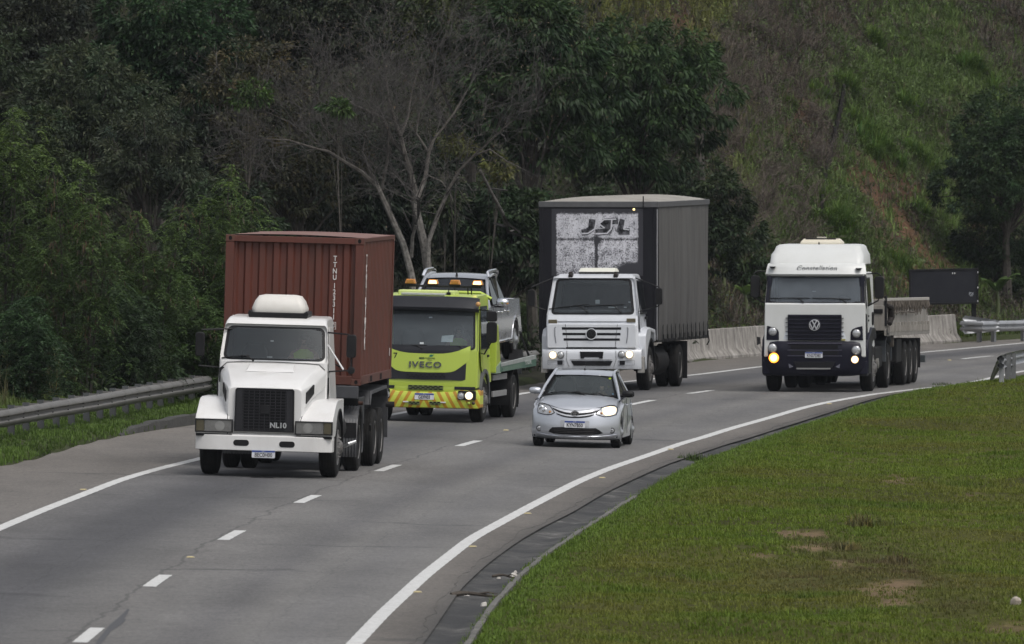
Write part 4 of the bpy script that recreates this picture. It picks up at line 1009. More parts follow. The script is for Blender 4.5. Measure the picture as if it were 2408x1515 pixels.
# low creeping scrub that covers the hillside
rg = np.random.default_rng(93)
x, y = scatter(1, 22, 300, 402, 8, rg, lambda x, y: (LEFT(y)-x > 2.6) & in_view(x, y, 1.5)); z = hz(x, y); p_x, p_y = hill_px(x, y, z); nU = len(x); per = 30
org = np.zeros(nU); gr = np.zeros(nU); q1 = vnoise(x, y, .9, 51); q2 = vnoise(x, y, 2.2, 52)
for cx, cy, a, b in ORANGE: org = np.maximum(org, ell(p_x, p_y, cx, cy, a, b, .5))
for cx, cy, a, b in GREEN: gr = np.maximum(gr, ell(p_x+(q1-.5)*110, p_y+(q2-.5)*110, cx, cy, a, b, .6))
k = (rg.random(nU) > org*.7) & ((p_x > 1600) | ((p_x > 1370) & (p_y < 150))); x, y, z, gr, p_x, q2 = (q[k] for q in (x, y, z, gr, p_x, q2)); nU = len(x)
hh = rg.uniform(.12, .45, nU)*(.5+q2); P = np.stack([x, y, z], 1)[:, None]+rg.normal(size=(nU, per, 3))*np.array([.22, .22, .03]); P[..., 2] = hz(P[..., 0], P[..., 1])+hh[:, None]*rg.uniform(.02, 1, (nU, per))
g_ = (rg.random((nU, 1)) < .38+.6*gr[:, None]); cU = np.where(g_, np.array([.082, .122, .038]), np.array([.074, .063, .052]))*rg.normal(1, .28, (nU, 1)).clip(.5, 1.8)
cU = np.where((p_x < 1780)[:, None] & g_ & (gr > .4)[:, None], np.array([.105, .115, .034])*rg.normal(1, .2, (nU, 1)).clip(.5, 1.6), cU)
Cc = (cU[:, None]*rg.normal(1, .2, (nU, per, 1)).clip(.5, 1.7)).reshape(-1, 3); D = rg.normal(size=(nU*per, 3)); D[:, 2] += .2
V, Fq, K = leaves(P.reshape(-1, 3), D, rg.uniform(.08, .2, nU*per), rg.uniform(.02, .05, nU*per), Cc, rg)
tag(np_mesh('scrub', V, Fq, LEAF, K), kind='stuff')
# wiry dark brush: leafless branched shrubs between the wood and the hill
def dry_shrub(px, py, Y, s, seed, label):
    rr = random.Random(seed); c = At(px, py, Y); gx = c[0]; g = float(hz(gx, Y)); root = None
    b = MB(); st = [(Vector((rr.gauss(0, .12), rr.gauss(0, .1), -.1)), Vector((rr.gauss(0, .4), rr.gauss(0, .3), 1)).normalized(), 1) for _ in range(6)]; n = 0
    while st and n < 420:
        p, d, lv = st.pop(0); L = s*{1: .5, 2: .38, 3: .28, 4: .2}[lv]*rr.uniform(.6, 1.3); q = p+d*L; r = {1: .016, 2: .010, 3: .007, 4: .005}[lv]
        b.tube([p, p.lerp(q, .5)+Vector((rr.gauss(0, .04), 0, .03)), q], [r, r*.85, r*.7], 3, cap=False); n += 1
        if lv < 4:
            for _ in range(3): st.append((p.lerp(q, rr.uniform(.5, 1)), (d+Vector((rr.gauss(0, .6), rr.gauss(0, .5), rr.gauss(0, .4)))).normalized(), lv+1))
    o = b.build('dry_shrub', bark('dry_twig_%d' % (seed % 2), (.05, .04, .032), (.11, .088, .07)) if not bpy.data.materials.get('dry_twig_%d' % (seed % 2)) else bpy.data.materials['dry_twig_%d' % (seed % 2)], flat=True)
    o.location = (gx, Y, g); tag(o, label, 'shrub', 'leafless brown shrubs on the slope between the wood and the hillside grass')
LABD = 'leafless brown shrub among look-alike scrub on the dry slope right of the wood'
i = 0
for yy in range(90, 640, 42):
    for xx in range(1690, 1960, 45):
        if rnd.random() < .62:
            Yh = None
            xj, yj = xx+rnd.uniform(-20, 20), yy+rnd.uniform(-20, 20)
            for Yt in np.arange(296, 420, .5):
                q = At(xj, yj, Yt)
                if hz(q[0], Yt) > q[2]: Yh = Yt; break
            if Yh and LEFT(Yh)-q[0] > 3: dry_shrub(xj, yj, Yh, rnd.uniform(.8, 1.5), 300+i, LABD); i += 1
# single grass clumps on the hillside
def hill_at(px, py):
    for Yt in np.arange(296, 430, .25):
        q = At(px, py, Yt)
        if hz(q[0], Yt) >= q[2]: return q[0], Yt, float(hz(q[0], Yt))
    return None
def clump(px, py, w, h, label, c=(.105, .175, .036)):
    q = hill_at(px, py)
    if q is None: return
    s = q[1]/F; r2 = np.random.default_rng(int(px*7+py)); nt_ = 3+int(w/22); n = nt_*26; own = r2.integers(0, nt_, n); ox = r2.uniform(-.5, .5, nt_)*w*s*.9; oy = r2.normal(0, .22, nt_); sz = r2.uniform(.55, 1.2, nt_)
    P = np.stack([ox[own]+r2.normal(0, .06, n), oy[own]+r2.normal(0, .06, n), np.zeros(n)], 1); P[:, 2] = hz(P[:, 0]+q[0], P[:, 1]+q[1])-q[2]-.03
    o = blade_mesh('grass_clump', [blades(P, h*s*sz[own]*r2.uniform(.6, 1.1, n), .024, tint(c, n, r2, .2), r2, 1.5, 6)]); o.location = q
    tag(o, label, 'grass clump', 'tall grass clumps on the hillside')
CL = [(1975,520,100,60,'dense round grass clump just above the high white cab roof, topmost part'),(1965,560,130,55,'broad grass clump right above the roof hatch of the dark blue truck'),(2035,350,70,55,'light grass clump at the upper edge of the orange soil patch'),(2080,360,90,60,'widest pale grass clump overhanging the orange soil patch'),
 (2030,310,80,45,'grass clump right of the stepped drain, above the pale clumps'),(1995,220,60,60,'upright grass clump beside the upper stepped drain'),(2150,380,70,60,'drooping grass clump right of the pale clumps above the orange soil'),(2190,420,70,60,'long-bladed clump hanging down the right side of the orange soil'),
 (2130,250,80,45,'small grass clump higher up, between drain and right slope'),(2180,520,60,60,'dark green clump at the foot of the orange slope'),(1850,260,50,40,'isolated grass clump left of the stepped drain'),(1915,220,60,50,'dim grass clump directly left of the upper drain'),
 (2120,640,80,50,'low clump behind the black board, left side'),(2300,180,110,60,'grass clump high on the right slope near the edge'),(1880,640,70,60,'grass clump low on the slope left of the high white cab'),(2080,130,100,50,'broad clump near the top right of the hillside')]
for q in CL: clump(*q)
# stepped concrete drain down the hillside
def drain():
    b = MB(); pts = [(1958,180),(1948,230),(1938,285),(1925,330),(1918,350),(1912,390),(1905,440),(1900,490)]; Q = [hill_at(*p) for p in pts]; Q = [q for q in Q if q]
    x0, y0, z0 = Q[-1]
    for i in range(len(Q)-1):
        a, c = Q[i], Q[i+1]
        for t in np.linspace(0, 1, 3, endpoint=False):
            x, y, z = (a[k]*(1-t)+c[k]*t for k in range(3)); w = .34
            b.box(x-w-.08-x0, x-w-x0, y-.8-y0, y+.9-y0, z-.9-z0, z-.04-z0); b.box(x+w-x0, x+w+.08-x0, y-.8-y0, y+.9-y0, z-.9-z0, z-.04-z0); b.box(x-w-x0, x+w-x0, y-.5-y0, y+.9-y0, z-.9-z0, z-.22-z0)
    o = b.build('drain_channel', paint('drain_concrete', (.034, .031, .029), .9, 0, .6, (.014, .013, .012), 3, 0, (1, 1, 1)), bevel=.01); o.location = (x0, y0, z0)
    tag(o, 'narrow dark stepped concrete drain running down the hillside', 'drain')
    x, y, z = hill_at(1918, 352); o = MB().box(-.27, .27, -.30, .05, -.3, .04).build('drain_slab', paint('pale_slab', (.105, .098, .088), .9, 0, .5, (.06, .055, .05), 4, 0, (1, 1, 1)), bevel=.02); o.location = (x, y-.30, z+.02)
    tag(o, 'pale concrete slab across the middle of the stepped hillside drain', 'slab')
drain()
# banana plants behind the far barriers
def banana(px, py, h, lab, seed, nl=6, Y=None, c=(.055, .095, .024)):
    q = G(px, py); Y = Y or q[1]; p = At(px, py, Y); g = float(hz(p[0], Y)); rr = random.Random(seed); rg2 = np.random.default_rng(seed)
    root = tag(empty('banana_plant', (p[0], Y, g)), lab, 'banana plant', 'banana plants behind the far barriers')
    MB().tube([(0, 0, -.2), (.03, 0, h*.35), (.0, 0, h*.6)], [.075, .06, .035], 8).build('stem', plain('banana_stem', (.08, .10, .035), .6), root)
    for i in range(nl):
        a = i*2*math.pi/nl+rr.uniform(-.4, .4); L = h*rr.uniform(.40, .62); rise = rr.uniform(.9, 1.5); rows = []
        for t in np.linspace(0, 1, 12):
            r = L*t*.75; zz = h*.55+L*rise*t-L*.75*t*t; w = .13*math.sin(math.pi*min(1, t*.93+.07))**.6*(.35 if t < .12 else 1)
            cx, cy = math.cos(a)*r, math.sin(a)*r; nx, ny = -math.sin(a), math.cos(a)
            rows.append([(cx+nx*w, cy+ny*w, zz-.03), (cx, cy, zz), (cx-nx*w, cy-ny*w, zz-.03)])
        b = MB().grid(rows); C = np.tile(np.array(c)*rr.uniform(.7, 1.3), (len(b.v), 1)); np_mesh('leaf', b.v, b.f, LEAF, C, root, smooth=True)
banana(1700, 800, 1.5, 'banana plant with broad leaves just right of the box truck', 401, 7, 321)
banana(1752, 812, .9, 'short banana plant with one bright leaf above the concrete barrier', 402, 5, 322, (.10, .16, .04))
banana(2175, 760, 1.1, 'banana plant below the left half of the black board', 403, 6, 338)
banana(2255, 770, 1.0, 'banana plant below the right half of the black board', 404, 6, 340)
banana(2345, 770, 1.6, 'tall banana plant right of the black board', 405, 8, 343)
# weeds standing in the near verge
def weed(px, py, w, h, lab, c):
    x, y, z = G(px, py); s = y/F; n = 50; r2 = np.random.default_rng(int(px)); P = np.stack([r2.normal(0, w*s*.3, n), r2.normal(0, .12, n), np.zeros(n)], 1)
    o = blade_mesh('weed_tuft', [blades(P, h*s*r2.uniform(.5, 1.1, n), .014, tint(c, n, r2, .3), r2, .6, 5)]); o.location = (x, y, float(hz(x, y))); tag(o, lab, 'weed', 'weeds standing in the near verge')
weed(2025, 1268, 45, 42, 'dark reddish weed tuft beside the bare patch in the verge', (.125, .112, .040))
weed(2072, 1270, 45, 28, 'lower dark weed tuft right of the reddish one', (.11, .125, .03))
weed(1628, 1078, 50, 22, 'grass tuft spilling over the gutter beside the silver car', (.06, .095, .02))
weed(2215, 905, 40, 12, 'thin grass tuft at the verge edge before the guardrail end', (.06, .09, .02))
weed(1985, 1320, 60, 26, 'reddish dry weeds in the middle of the verge', (.13, .115, .045))
weed(2110, 1345, 70, 26, 'reddish dry weeds near the lower bare patch', (.125, .105, .045))
# ------------------------------------------------------------------ vehicles: shared kit
WHITE = paint('white_truck_paint', (.64, .635, .625), .30, 0, .30, (.38, .35, .31), 2.2, .3)
WHITE2 = paint('cool_white_truck_paint', (.60, .62, .655), .32, 0, .28, (.36, .35, .34), 2.2, .25)
WHITE3 = paint('dusty_white_paint', (.54, .535, .525), .40, 0, .5, (.28, .255, .225), 2.0, .1)
BLACKP = paint('black_plastic', (.010, .010, .011), .5, 0, .3, (.035, .033, .03), 4, 0, (1, 1, 1))
RUBBER = paint('tyre_rubber', (.010, .010, .010), .85, 0, .4, (.035, .032, .028), 5, 0, (1, 1, 1))
SEAL = plain('window_rubber', (.012, .012, .013), .5)
CHASSIS = paint('chassis_black', (.011, .011, .012), .7, 0, .5, (.035, .031, .026), 4, 0, (1, 1, 1))
STEELRIM = paint('wheel_steel', (.17, .165, .16), .55, .3, .7, (.05, .043, .036), 6, 0, (1, 1, 1))
CHROME = plain('chrome', (.75, .76, .78), .12, 1.0)
SILV = plain('bright_metal', (.60, .61, .62), .3, .8)
PLATEW = plain('plate_white', (.62, .63, .66), .4)
PLATEB = plain('plate_blue', (.020, .055, .26), .4)
PLATEK = plain('plate_ink', (.03, .028, .03), .5)
LENS = paint('lamp_lens', (.50, .51, .52), .12, .45, .5, (.13, .13, .13), 22, .6, (1, 1, 1))
AMBER = plain('amber_lens', (.075, .066, .040), .25)
LENSD = paint('aged_lamp_glass', (.17, .17, .165), .18, .2, .5, (.08, .08, .075), 16, .4, (1, 1, 1))
AMBERO = plain('orange_beacon', (.48, .20, .035), .25)
LIT = glow('lit_lamp', (1.0, .90, .72), 2.4)
LITA = glow('lit_amber_lamp', (1.0, .66, .26), 4.0)
SEATM = plain('seat_fabric', (.035, .035, .038), .9)
DASHM = plain('dashboard_grey', (.050, .052, .055), .8)
GLASS_A = glass('windscreen_glass', (.66, .70, .72), .04, (.10, .118, .13), .24)
GLASS_S = glass('side_window_glass', (.25, .28, .29), .03, (.05, .055, .06), .25)
DARKIN = plain('cab_lining', (.045, .046, .050), .9)

class Frame:
    """a vehicle's own axes: x to the photo's right, y rearwards, z up, standing on the road"""
    def __init__(s, px, py, yaw, axle):
        x, y, z = G(px, py); t = R(yaw); bx, by = math.sin(t), math.cos(t)
        x, y = x-bx*axle, y-by*axle
        def P(u, v): X, Y = x+math.cos(t)*u+bx*v, y-math.sin(t)*u+by*v; return Vector((X, Y, float(gz(X, Y))))
        o = P(0, 0); ex = (P(1.1, 2.5)-P(-1.1, 2.5)).normalized(); ey = (P(0, 5.5)-P(0, .8)).normalized(); ez = ex.cross(ey).normalized(); ex = ey.cross(ez).normalized()
        a = P(0, axle); o = a-ey*axle
        s.M = Matrix(((ex.x, ey.x, ez.x, o.x), (ex.y, ey.y, ez.y, o.y), (ex.z, ey.z, ez.z, o.z), (0, 0, 0, 1)))
        s.I = s.M.inverted()
    def loc(s, xd, yd, yl):
        o = s.I @ Vector((0, 0, CAMH)); d = s.I.to_3x3() @ Vector(ray(xd, yd)); t = (yl-o.y)/d.y; p = o+d*t
        return p.x, p.z
    def root(s, name, label, cat, off=(0, 0, 0), group=None):
        e = tag(empty(name), label, cat, group); e.matrix_world = s.M @ Matrix.Translation(off); return e
class Crop:
    """surveyed crop of the photograph -> a vehicle's own x, z at a given depth"""
    def __init__(s, fr, x0, y0, k): s.fr, s.x0, s.y0, s.k = fr, x0, y0, k
    def __call__(s, px, py, yl=0.0): return s.fr.loc((s.x0+px/s.k)/1.2226, (s.y0+py/s.k)/1.2226, yl)
    def poly(s, pts, yl=0.0): return [s(px, py, yl) for px, py in pts]

def wheel(parent, x, y, r, w, side, rim=STEELRIM, dual=False, spin=0.0):
    """side: +1 outer face towards +x"""
    t = MB(); h = w/2
    prof = [(-h*.80, r*.58), (-h*.98, r*.70), (-h, r*.86), (-h*.84, r*.965), (-h*.6, r)]
    for k in (-.35, .0, .35): prof += [((k-.06)*h, r), ((k-.05)*h, r*.978), ((k+.05)*h, r*.978), ((k+.06)*h, r)]
    prof += [(h*.6, r), (h*.84, r*.965), (h, r*.86), (h*.98, r*.70), (h*.80, r*.58)]
    t.lathe(prof, (0, 0, 0), 'x', 36)
    o = t.build('wheel', RUBBER, parent, ang=28); o.location = (x, y, r)
    b = MB(); s = side; a = h*s
    if dual: pr = [(a*.85, r*.60), (a*.92, r*.57), (a*.55, r*.50), (-a*.25, r*.44), (-a*.35, r*.25), (a*.15, r*.22), (a*.25, r*.16), (a*.3, .001)]
    else: pr = [(a*.85, r*.60), (a*.95, r*.58), (a*.80, r*.50), (a*.95, r*.42), (a*1.02, r*.30), (a*1.15, r*.24), (a*1.45, r*.16), (a*1.5, .001)]
    b.lathe(pr, (0, 0, 0), 'x', 28, cap=False)
    for k in range(10 if r > .4 else 0):
        q = 2*math.pi*k/10+spin; xx = (a*1.0 if not dual else -a*.33)
        b.lathe([(xx-.012*s, r*.028), (xx+.035*s, r*.028), (xx+.04*s, .001)], (0, math.cos(q)*r*.33, math.sin(q)*r*.33), 'x', 6, cap=False)
    if r <= .4:
        for k in range(7):
            q = 2*math.pi*k/7; d = (math.cos(q), math.sin(q)); n = (-d[1]*r*.09, d[0]*r*.09)
            b.add([(a*.98, d[0]*r*.14+n[0], d[1]*r*.14+n[1]), (a*.98, d[0]*r*.14-n[0], d[1]*r*.14-n[1]), (a*.93, d[0]*r*.56-n[0]*1.3, d[1]*r*.56-n[1]*1.3), (a*.93, d[0]*r*.56+n[0]*1.3, d[1]*r*.56+n[1]*1.3)], [(0, 1, 2, 3)])
    b.build('rim', rim, o, ang=40)
    return o
def disc(parent, x, z, y, r, mat, name='lamp', th=.02, n=24):
    return MB().lathe([(y, r), (y-th*.7, r*.97), (y-th*1.2, r*.7), (y-th*1.4, r*.35), (y-th*1.45, .0005)], (x, 0, z), 'y', n).build(name, mat, parent, ang=60)
CORE = glow('lamp_core', (1.0, .95, .86), 4.0); RIMG = glow('lamp_glow', (1.0, .80, .50), 1.0)
def lit_lamp(parent, x, z, y, r, name='lit_lamp', rim=None, core=None):
    o = disc(parent, x, z, y, r, rim or RIMG, name, .025); disc(o, x, z, y-.030, r*.72, core or CORE, 'lamp_core', .012); return o
def bezel(parent, x, z, y, r, t, mat, name='bezel', d=.03):
    return MB().lathe([(y, r+t), (y-d, r+t), (y-d, r), (y, r)], (x, 0, z), 'y', 28, cap=False).build(name, mat, parent, ang=40)
def plate(parent, x, y, z, w, h, s):
    p = MB().prism(rrect(x-w/2, x+w/2, z-h/2, z+h/2, .012, 3), y-.008, y).build('number_plate', PLATEW, parent, flat=True)
    MB().box(x-w/2+.004, x+w/2-.004, y-.0115, y-.008, z+h*.24, z+h/2-.004).build('blue_band', PLATEB, p, flat=True)
    text(s, h*.76, PLATEK, p, (x, y-.010, z-h*.14), sx=w*.83/(h*.76*.62*len(s)), bold=.0015, ext=.002)
    text('BRASIL', h*.15, PLATEW, p, (x, y-.0118, z+h*.365), ext=.001)
    return p
def screen(parent, A, B, m, r, body, glassm=None, seal=SEAL, th=.03, bow=0.0, sealw=.03, names=('windscreen_surround', 'windscreen', 'windscreen_seal')):
    """sloping glazed front between A (y, z, half width) below and B above; m = margins (side, bottom, top) in metres"""
    y0, z0, w0 = A; y1, z1, w1 = B; H = math.hypot(y1-y0, z1-z0); ny, nz = -(z1-z0)/H, (y1-y0)/H
    def Mp(xn, t, off): w = w0+(w1-w0)*t; return (xn*w, y0+(y1-y0)*t+ny*off+bow*xn*xn, z0+(z1-z0)*t+nz*off)
    W = (w0+w1)/2; sx = m[0]/W; b = m[1]/H; tp = m[2]/H; rx, rt = r/W, r/H
    def rr(dx, dt, n):
        x1, t0, t1 = 1-sx-dx/W, b+dt/H, 1-tp-dt/H; P = []; qx, qt = max(rx-dx/W, .3*rx), max(rt-dt/H, .3*rt)
        for cx, ct, a0 in ((x1-qx, t0+qt, -90), (x1-qx, t1-qt, 0), (-x1+qx, t1-qt, 90), (-x1+qx, t0+qt, 180)):
            for k in range(n): a = R(a0+90*k/(n-1)); P.append((cx+qx*math.cos(a), ct+qt*math.sin(a)))
        return P
    n = 7; I = rr(0, 0, n); O = []
    for c, (cx, ct) in enumerate(((1, 0), (1, 1), (-1, 1), (-1, 0))):
        for k in range(n):
            p = I[c*n+k]; half = n//2
            if k == half: O.append((cx, ct))
            elif (k < half) == (c in (0, 2)): O.append((p[0], ct) )
            else: O.append((cx, p[1]))
    def ringb(Po, Pi, o0, o1):
        N = len(Po); vs = [Mp(*p, o0) for p in Po]+[Mp(*p, o0) for p in Pi]+[Mp(*p, o1) for p in Po]+[Mp(*p, o1) for p in Pi]; fs = []
        for i in range(N):
            j = (i+1) % N; fs += [(i, j, N+j, N+i), (2*N+i, 3*N+i, 3*N+j, 2*N+j), (N+i, N+j, 3*N+j, 3*N+i), (i, 2*N+i, 2*N+j, j)]
        return MB().add(vs, fs)
    ringb(O, I, 0, -th).build(names[0], body, parent, ang=30)
    I2 = rr(sealw, sealw, n); I0 = rr(-.008, -.008, n)
    ringb(I0, I2, .006, -.012).build(names[2], seal, parent, ang=30)
    I3 = rr(sealw*.6, sealw*.6, n)
    # glass as a gently bowed sheet with rounded corners
    x1 = 1-sx-sealw*.6/W; t0, t1 = b+sealw*.6/H, 1-tp-sealw*.6/H; qx, qt = max(rx-sealw*.6/W, .01), max(rt-sealw*.6/H, .01); rows = []
    for q in (0, .02, .05, .1, .18, .3, .45, .6, .75, .85, .9, .95, .98, 1):
        tt = t0+(t1-t0)*q; e = max(0, 1-min(tt-t0, t1-tt)/qt); wn = x1-qx*(1-math.sqrt(max(0, 1-e*e)))
        rows.append([Mp(wn*u, tt, -.002) for u in np.linspace(-1, 1, 21)])
    g = MB().grid(rows)
    g.build(names[1], glassm or GLASS_A, parent, ang=60)
    return Mp
def wiper(parent, Mp, x0, t0, x1, t1, x2, t2):
    """arm from pivot (x0, t0) to (x1, t1); blade around to (x2, t2), normalised on the glass"""
    b = MB(); b.tube([Mp(x0, t0, .02), Mp((x0+x1)/2, (t0+t1)/2+.03, .05), Mp(x1, t1, .03)], [.014, .012, .009], 6)
    b.tube([Mp(x2, t2, .012), Mp((x1*.6+x2*.4), (t1*.6+t2*.4), .03), Mp(x1+(x1-x2)*.45, t1+(t1-t2)*.45, .012)], .011, 6)
    b.lathe([(0, .025), (-.03, .02)], Mp(x0, t0, .01), 'y', 8)
    return b.build('wiper', SEAL, parent)
def sidep(poly, wf, s, o0, o1):
    n = len(poly); b = MB()
    vs = [(s*(wf(y, z)+o0), y, z) for y, z in poly]+[(s*(wf(y, z)+o1), y, z) for y, z in poly]
    return b.add(vs, [tuple(range(n)), tuple(range(2*n-1, n-1, -1))]+[(i, (i+1) % n, n+(i+1) % n, n+i) for i in range(n)])
def arch(cy, cz, r, a0, a1, n=12): return [(cy+r*math.cos(R(a0+(a1-a0)*k/n)), cz+r*math.sin(R(a0+(a1-a0)*k/n))) for k in range(n+1)]
def strokes(lines, w, y0, y1):
    b = MB()
    for pts in lines:
        for a, c in zip(pts[:-1], pts[1:]):
            d = Vector((c[0]-a[0], c[1]-a[1])); d.normalize(); n = Vector((-d.y, d.x))*w/2; e = d*w*.2
            b.prism([(a[0]+n.x-e.x, a[1]+n.y-e.y), (a[0]-n.x-e.x, a[1]-n.y-e.y), (c[0]-n.x+e.x, c[1]-n.y+e.y), (c[0]+n.x+e.x, c[1]+n.y+e.y)], y0, y1)
    return b
def vw_badge(parent, x, y, z, r, mat):
    b = MB().lathe([(y, r), (y-.02, r*.99), (y-.022, r*.90), (y, r*.88)], (x, 0, z), 'y', 36, cap=False)
    L = [[(-.42, .80), (0, .06), (.42, .80)], [(-.84, .30), (-.36, -.72), (0, .02), (.36, -.72), (.84, .30)]]
    s = strokes([[(x+p[0]*r*.98, z+p[1]*r*.98) for p in l] for l in L], r*.19, y-.018, y-.001); b.add(s.v, s.f)
    o = b.build('emblem', mat, parent, ang=40); return o
def seats(parent, xs, y, z, w=.5, h=.75):
    for x in xs:
        o = MB().prism([(x-w/2, z), (x+w/2, z), (x+w*.46, z+h*.8), (x+w*.3, z+h), (x-w*.3, z+h), (x-w*.46, z+h*.8)], y, y+.16).build('seat', SEATM, parent, bevel=.04)
def arm_mirror(parent, x, y, z, w, h, arms, mat=BLACKP, rr=.03, d=.12):
    """mirror housing centred at x, z with tubes (lists of points)"""
    o = MB().prism(rrect(x-w/2, x+w/2, z-h/2, z+h/2, min(w, h)*.3, 4), y-d*.5, y+d*.5).build('mirror', mat, parent, bevel=.02)
    b = MB()
    for a in arms: b.tube(a, .016, 6)
    if arms: b.build('mirror_arm', mat, o)
    return o

# seated figure: one skinned body, hair and vest as children
SKIN = plain('skin', (.34, .20, .14), .6); VEST = paint('lime_vest', (.55, .80, .12), .7, 0, .1, (.2, .3, .05), 4, 0, (1, 1, 1)); HAIR = plain('dark_hair', (.015, .012, .010), .7); CAPM = plain('grey_shirt', (.22, .23, .25), .9)
_person = []
def person(label, fr, loc, reach=.42, low=False):
    bm = bmesh.new(); lay = bm.verts.layers.skin.verify(); V = {}
    def v(n, p, r, r2=None): q = bm.verts.new(p); q[lay].radius = (r, r2 or r); V[n] = q; return q
    def e(a, b): bm.edges.new((V[a], V[b]))
    v('pel', (0, .05, .10), .15, .12); V['pel'][lay].use_root = True
    v('wa', (0, .04, .28), .14, .11); v('ch', (0, .03, .46), .165, .12); v('sh', (0, .03, .57), .10, .09); v('nk', (0, .02, .645), .055); v('hd', (0, -.005, .73), .082, .092); v('tp', (0, .005, .82), .070, .08); v('no', (0, -.115, .735), .016); v('ja', (0, -.07, .685), .035)
    for a, b in (('pel', 'wa'), ('wa', 'ch'), ('ch', 'sh'), ('sh', 'nk'), ('nk', 'hd'), ('hd', 'tp'), ('hd', 'ja'), ('hd', 'no')): e(a, b)
    for s in (-1, 1):
        v(('hp', s), (.10*s, .0, .09), .095); v(('kn', s), (.16*s, -.42, .13), .068); v(('an', s), (.15*s, -.72, -.06) if low else (.15*s, -.50, -.28), .045); v(('to', s), (.15*s, -.86, -.05) if low else (.15*s, -.64, -.33), .035)
        for a, b in (('pel', ('hp', s)), (('hp', s), ('kn', s)), (('kn', s), ('an', s)), (('an', s), ('to', s))): e(a, b)
        v(('sd', s), (.19*s, .03, .55), .062); v(('el', s), (.27*s, -.12, .34), .045); v(('wr', s), (.18*s, -reach, .40), .030); v(('pa', s), (.165*s, -reach-.07, .43), .034, .022)
        for a, b in (('sh', ('sd', s)), (('sd', s), ('el', s)), (('el', s), ('wr', s)), (('wr', s), ('pa', s))): e(a, b)
        for f in range(4):
            o = (f-1.5)*.019; ln = (.030, .036, .034, .026)[f]
            v(('f', s, f), (.165*s+o*.3, -reach-.115, .445+o), .0085); v(('g', s, f), (.165*s-.025*s+o*.3, -reach-.12-ln*.3, .44+o-ln*.3), .008)
            e(('pa', s), ('f', s, f)); e(('f', s, f), ('g', s, f))
        v(('th', s), (.13*s, -reach-.075, .46), .010); v(('ti', s), (.115*s, -reach-.11, .47), .008); e(('pa', s), ('th', s)); e(('th', s), ('ti', s))
    me = bpy.data.meshes.new('person'); bm.to_mesh(me); bm.free(); me.materials.append(SKIN)
    o = bpy.data.objects.new('person', me); COL.objects.link(o)
    k = o.modifiers.new('skin', 'SKIN'); k.use_smooth_shade = True; s = o.modifiers.new('sub', 'SUBSURF'); s.levels = 1; s.render_levels = 2
    o.matrix_world = fr.M @ Matrix.Translation(loc)
    rings = []
    for z, rx, ry, y in ((.08, .185, .15, .04), (.28, .18, .145, .035), (.44, .20, .155, .03), (.54, .215, .13, .03), (.60, .14, .10, .03), (.625, .085, .08, .02)):
        rings.append([(rx*math.cos(2*math.pi*i/20), y+ry*math.sin(2*math.pi*i/20), z) for i in range(20)])
    MB().loft(rings, cap=False).build('vest', VEST, o, ang=80)
    h = []
    for z, r in ((.72, .105), (.77, .112), (.82, .100), (.86, .065), (.875, .01)): h.append([(r*math.cos(2*math.pi*i/16), .028+r*1.05*math.sin(2*math.pi*i/16), z+.02*math.sin(2*math.pi*i/16)) for i in range(16)])
    MB().loft(h).build('hair', HAIR, o, ang=80)
    for sx in (-1, 1): MB().lathe([(-.006, .006), (0, .010), (.006, .006)], (.032*sx, -.092, .752), 'y', 8).build('eye', HAIR, o)
    for sx in (-1, 1): MB().prism(circ(.02, .735, .018, 10, .03), .088*sx-.01, .088*sx+.012, 'x').build('ear', SKIN, o)
    MB().box(-.026, .026, -.104, -.09, .690, .698).build('mouth', plain('lips', (.20, .09, .07), .6), o)
    tag(o, label, 'person'); return o
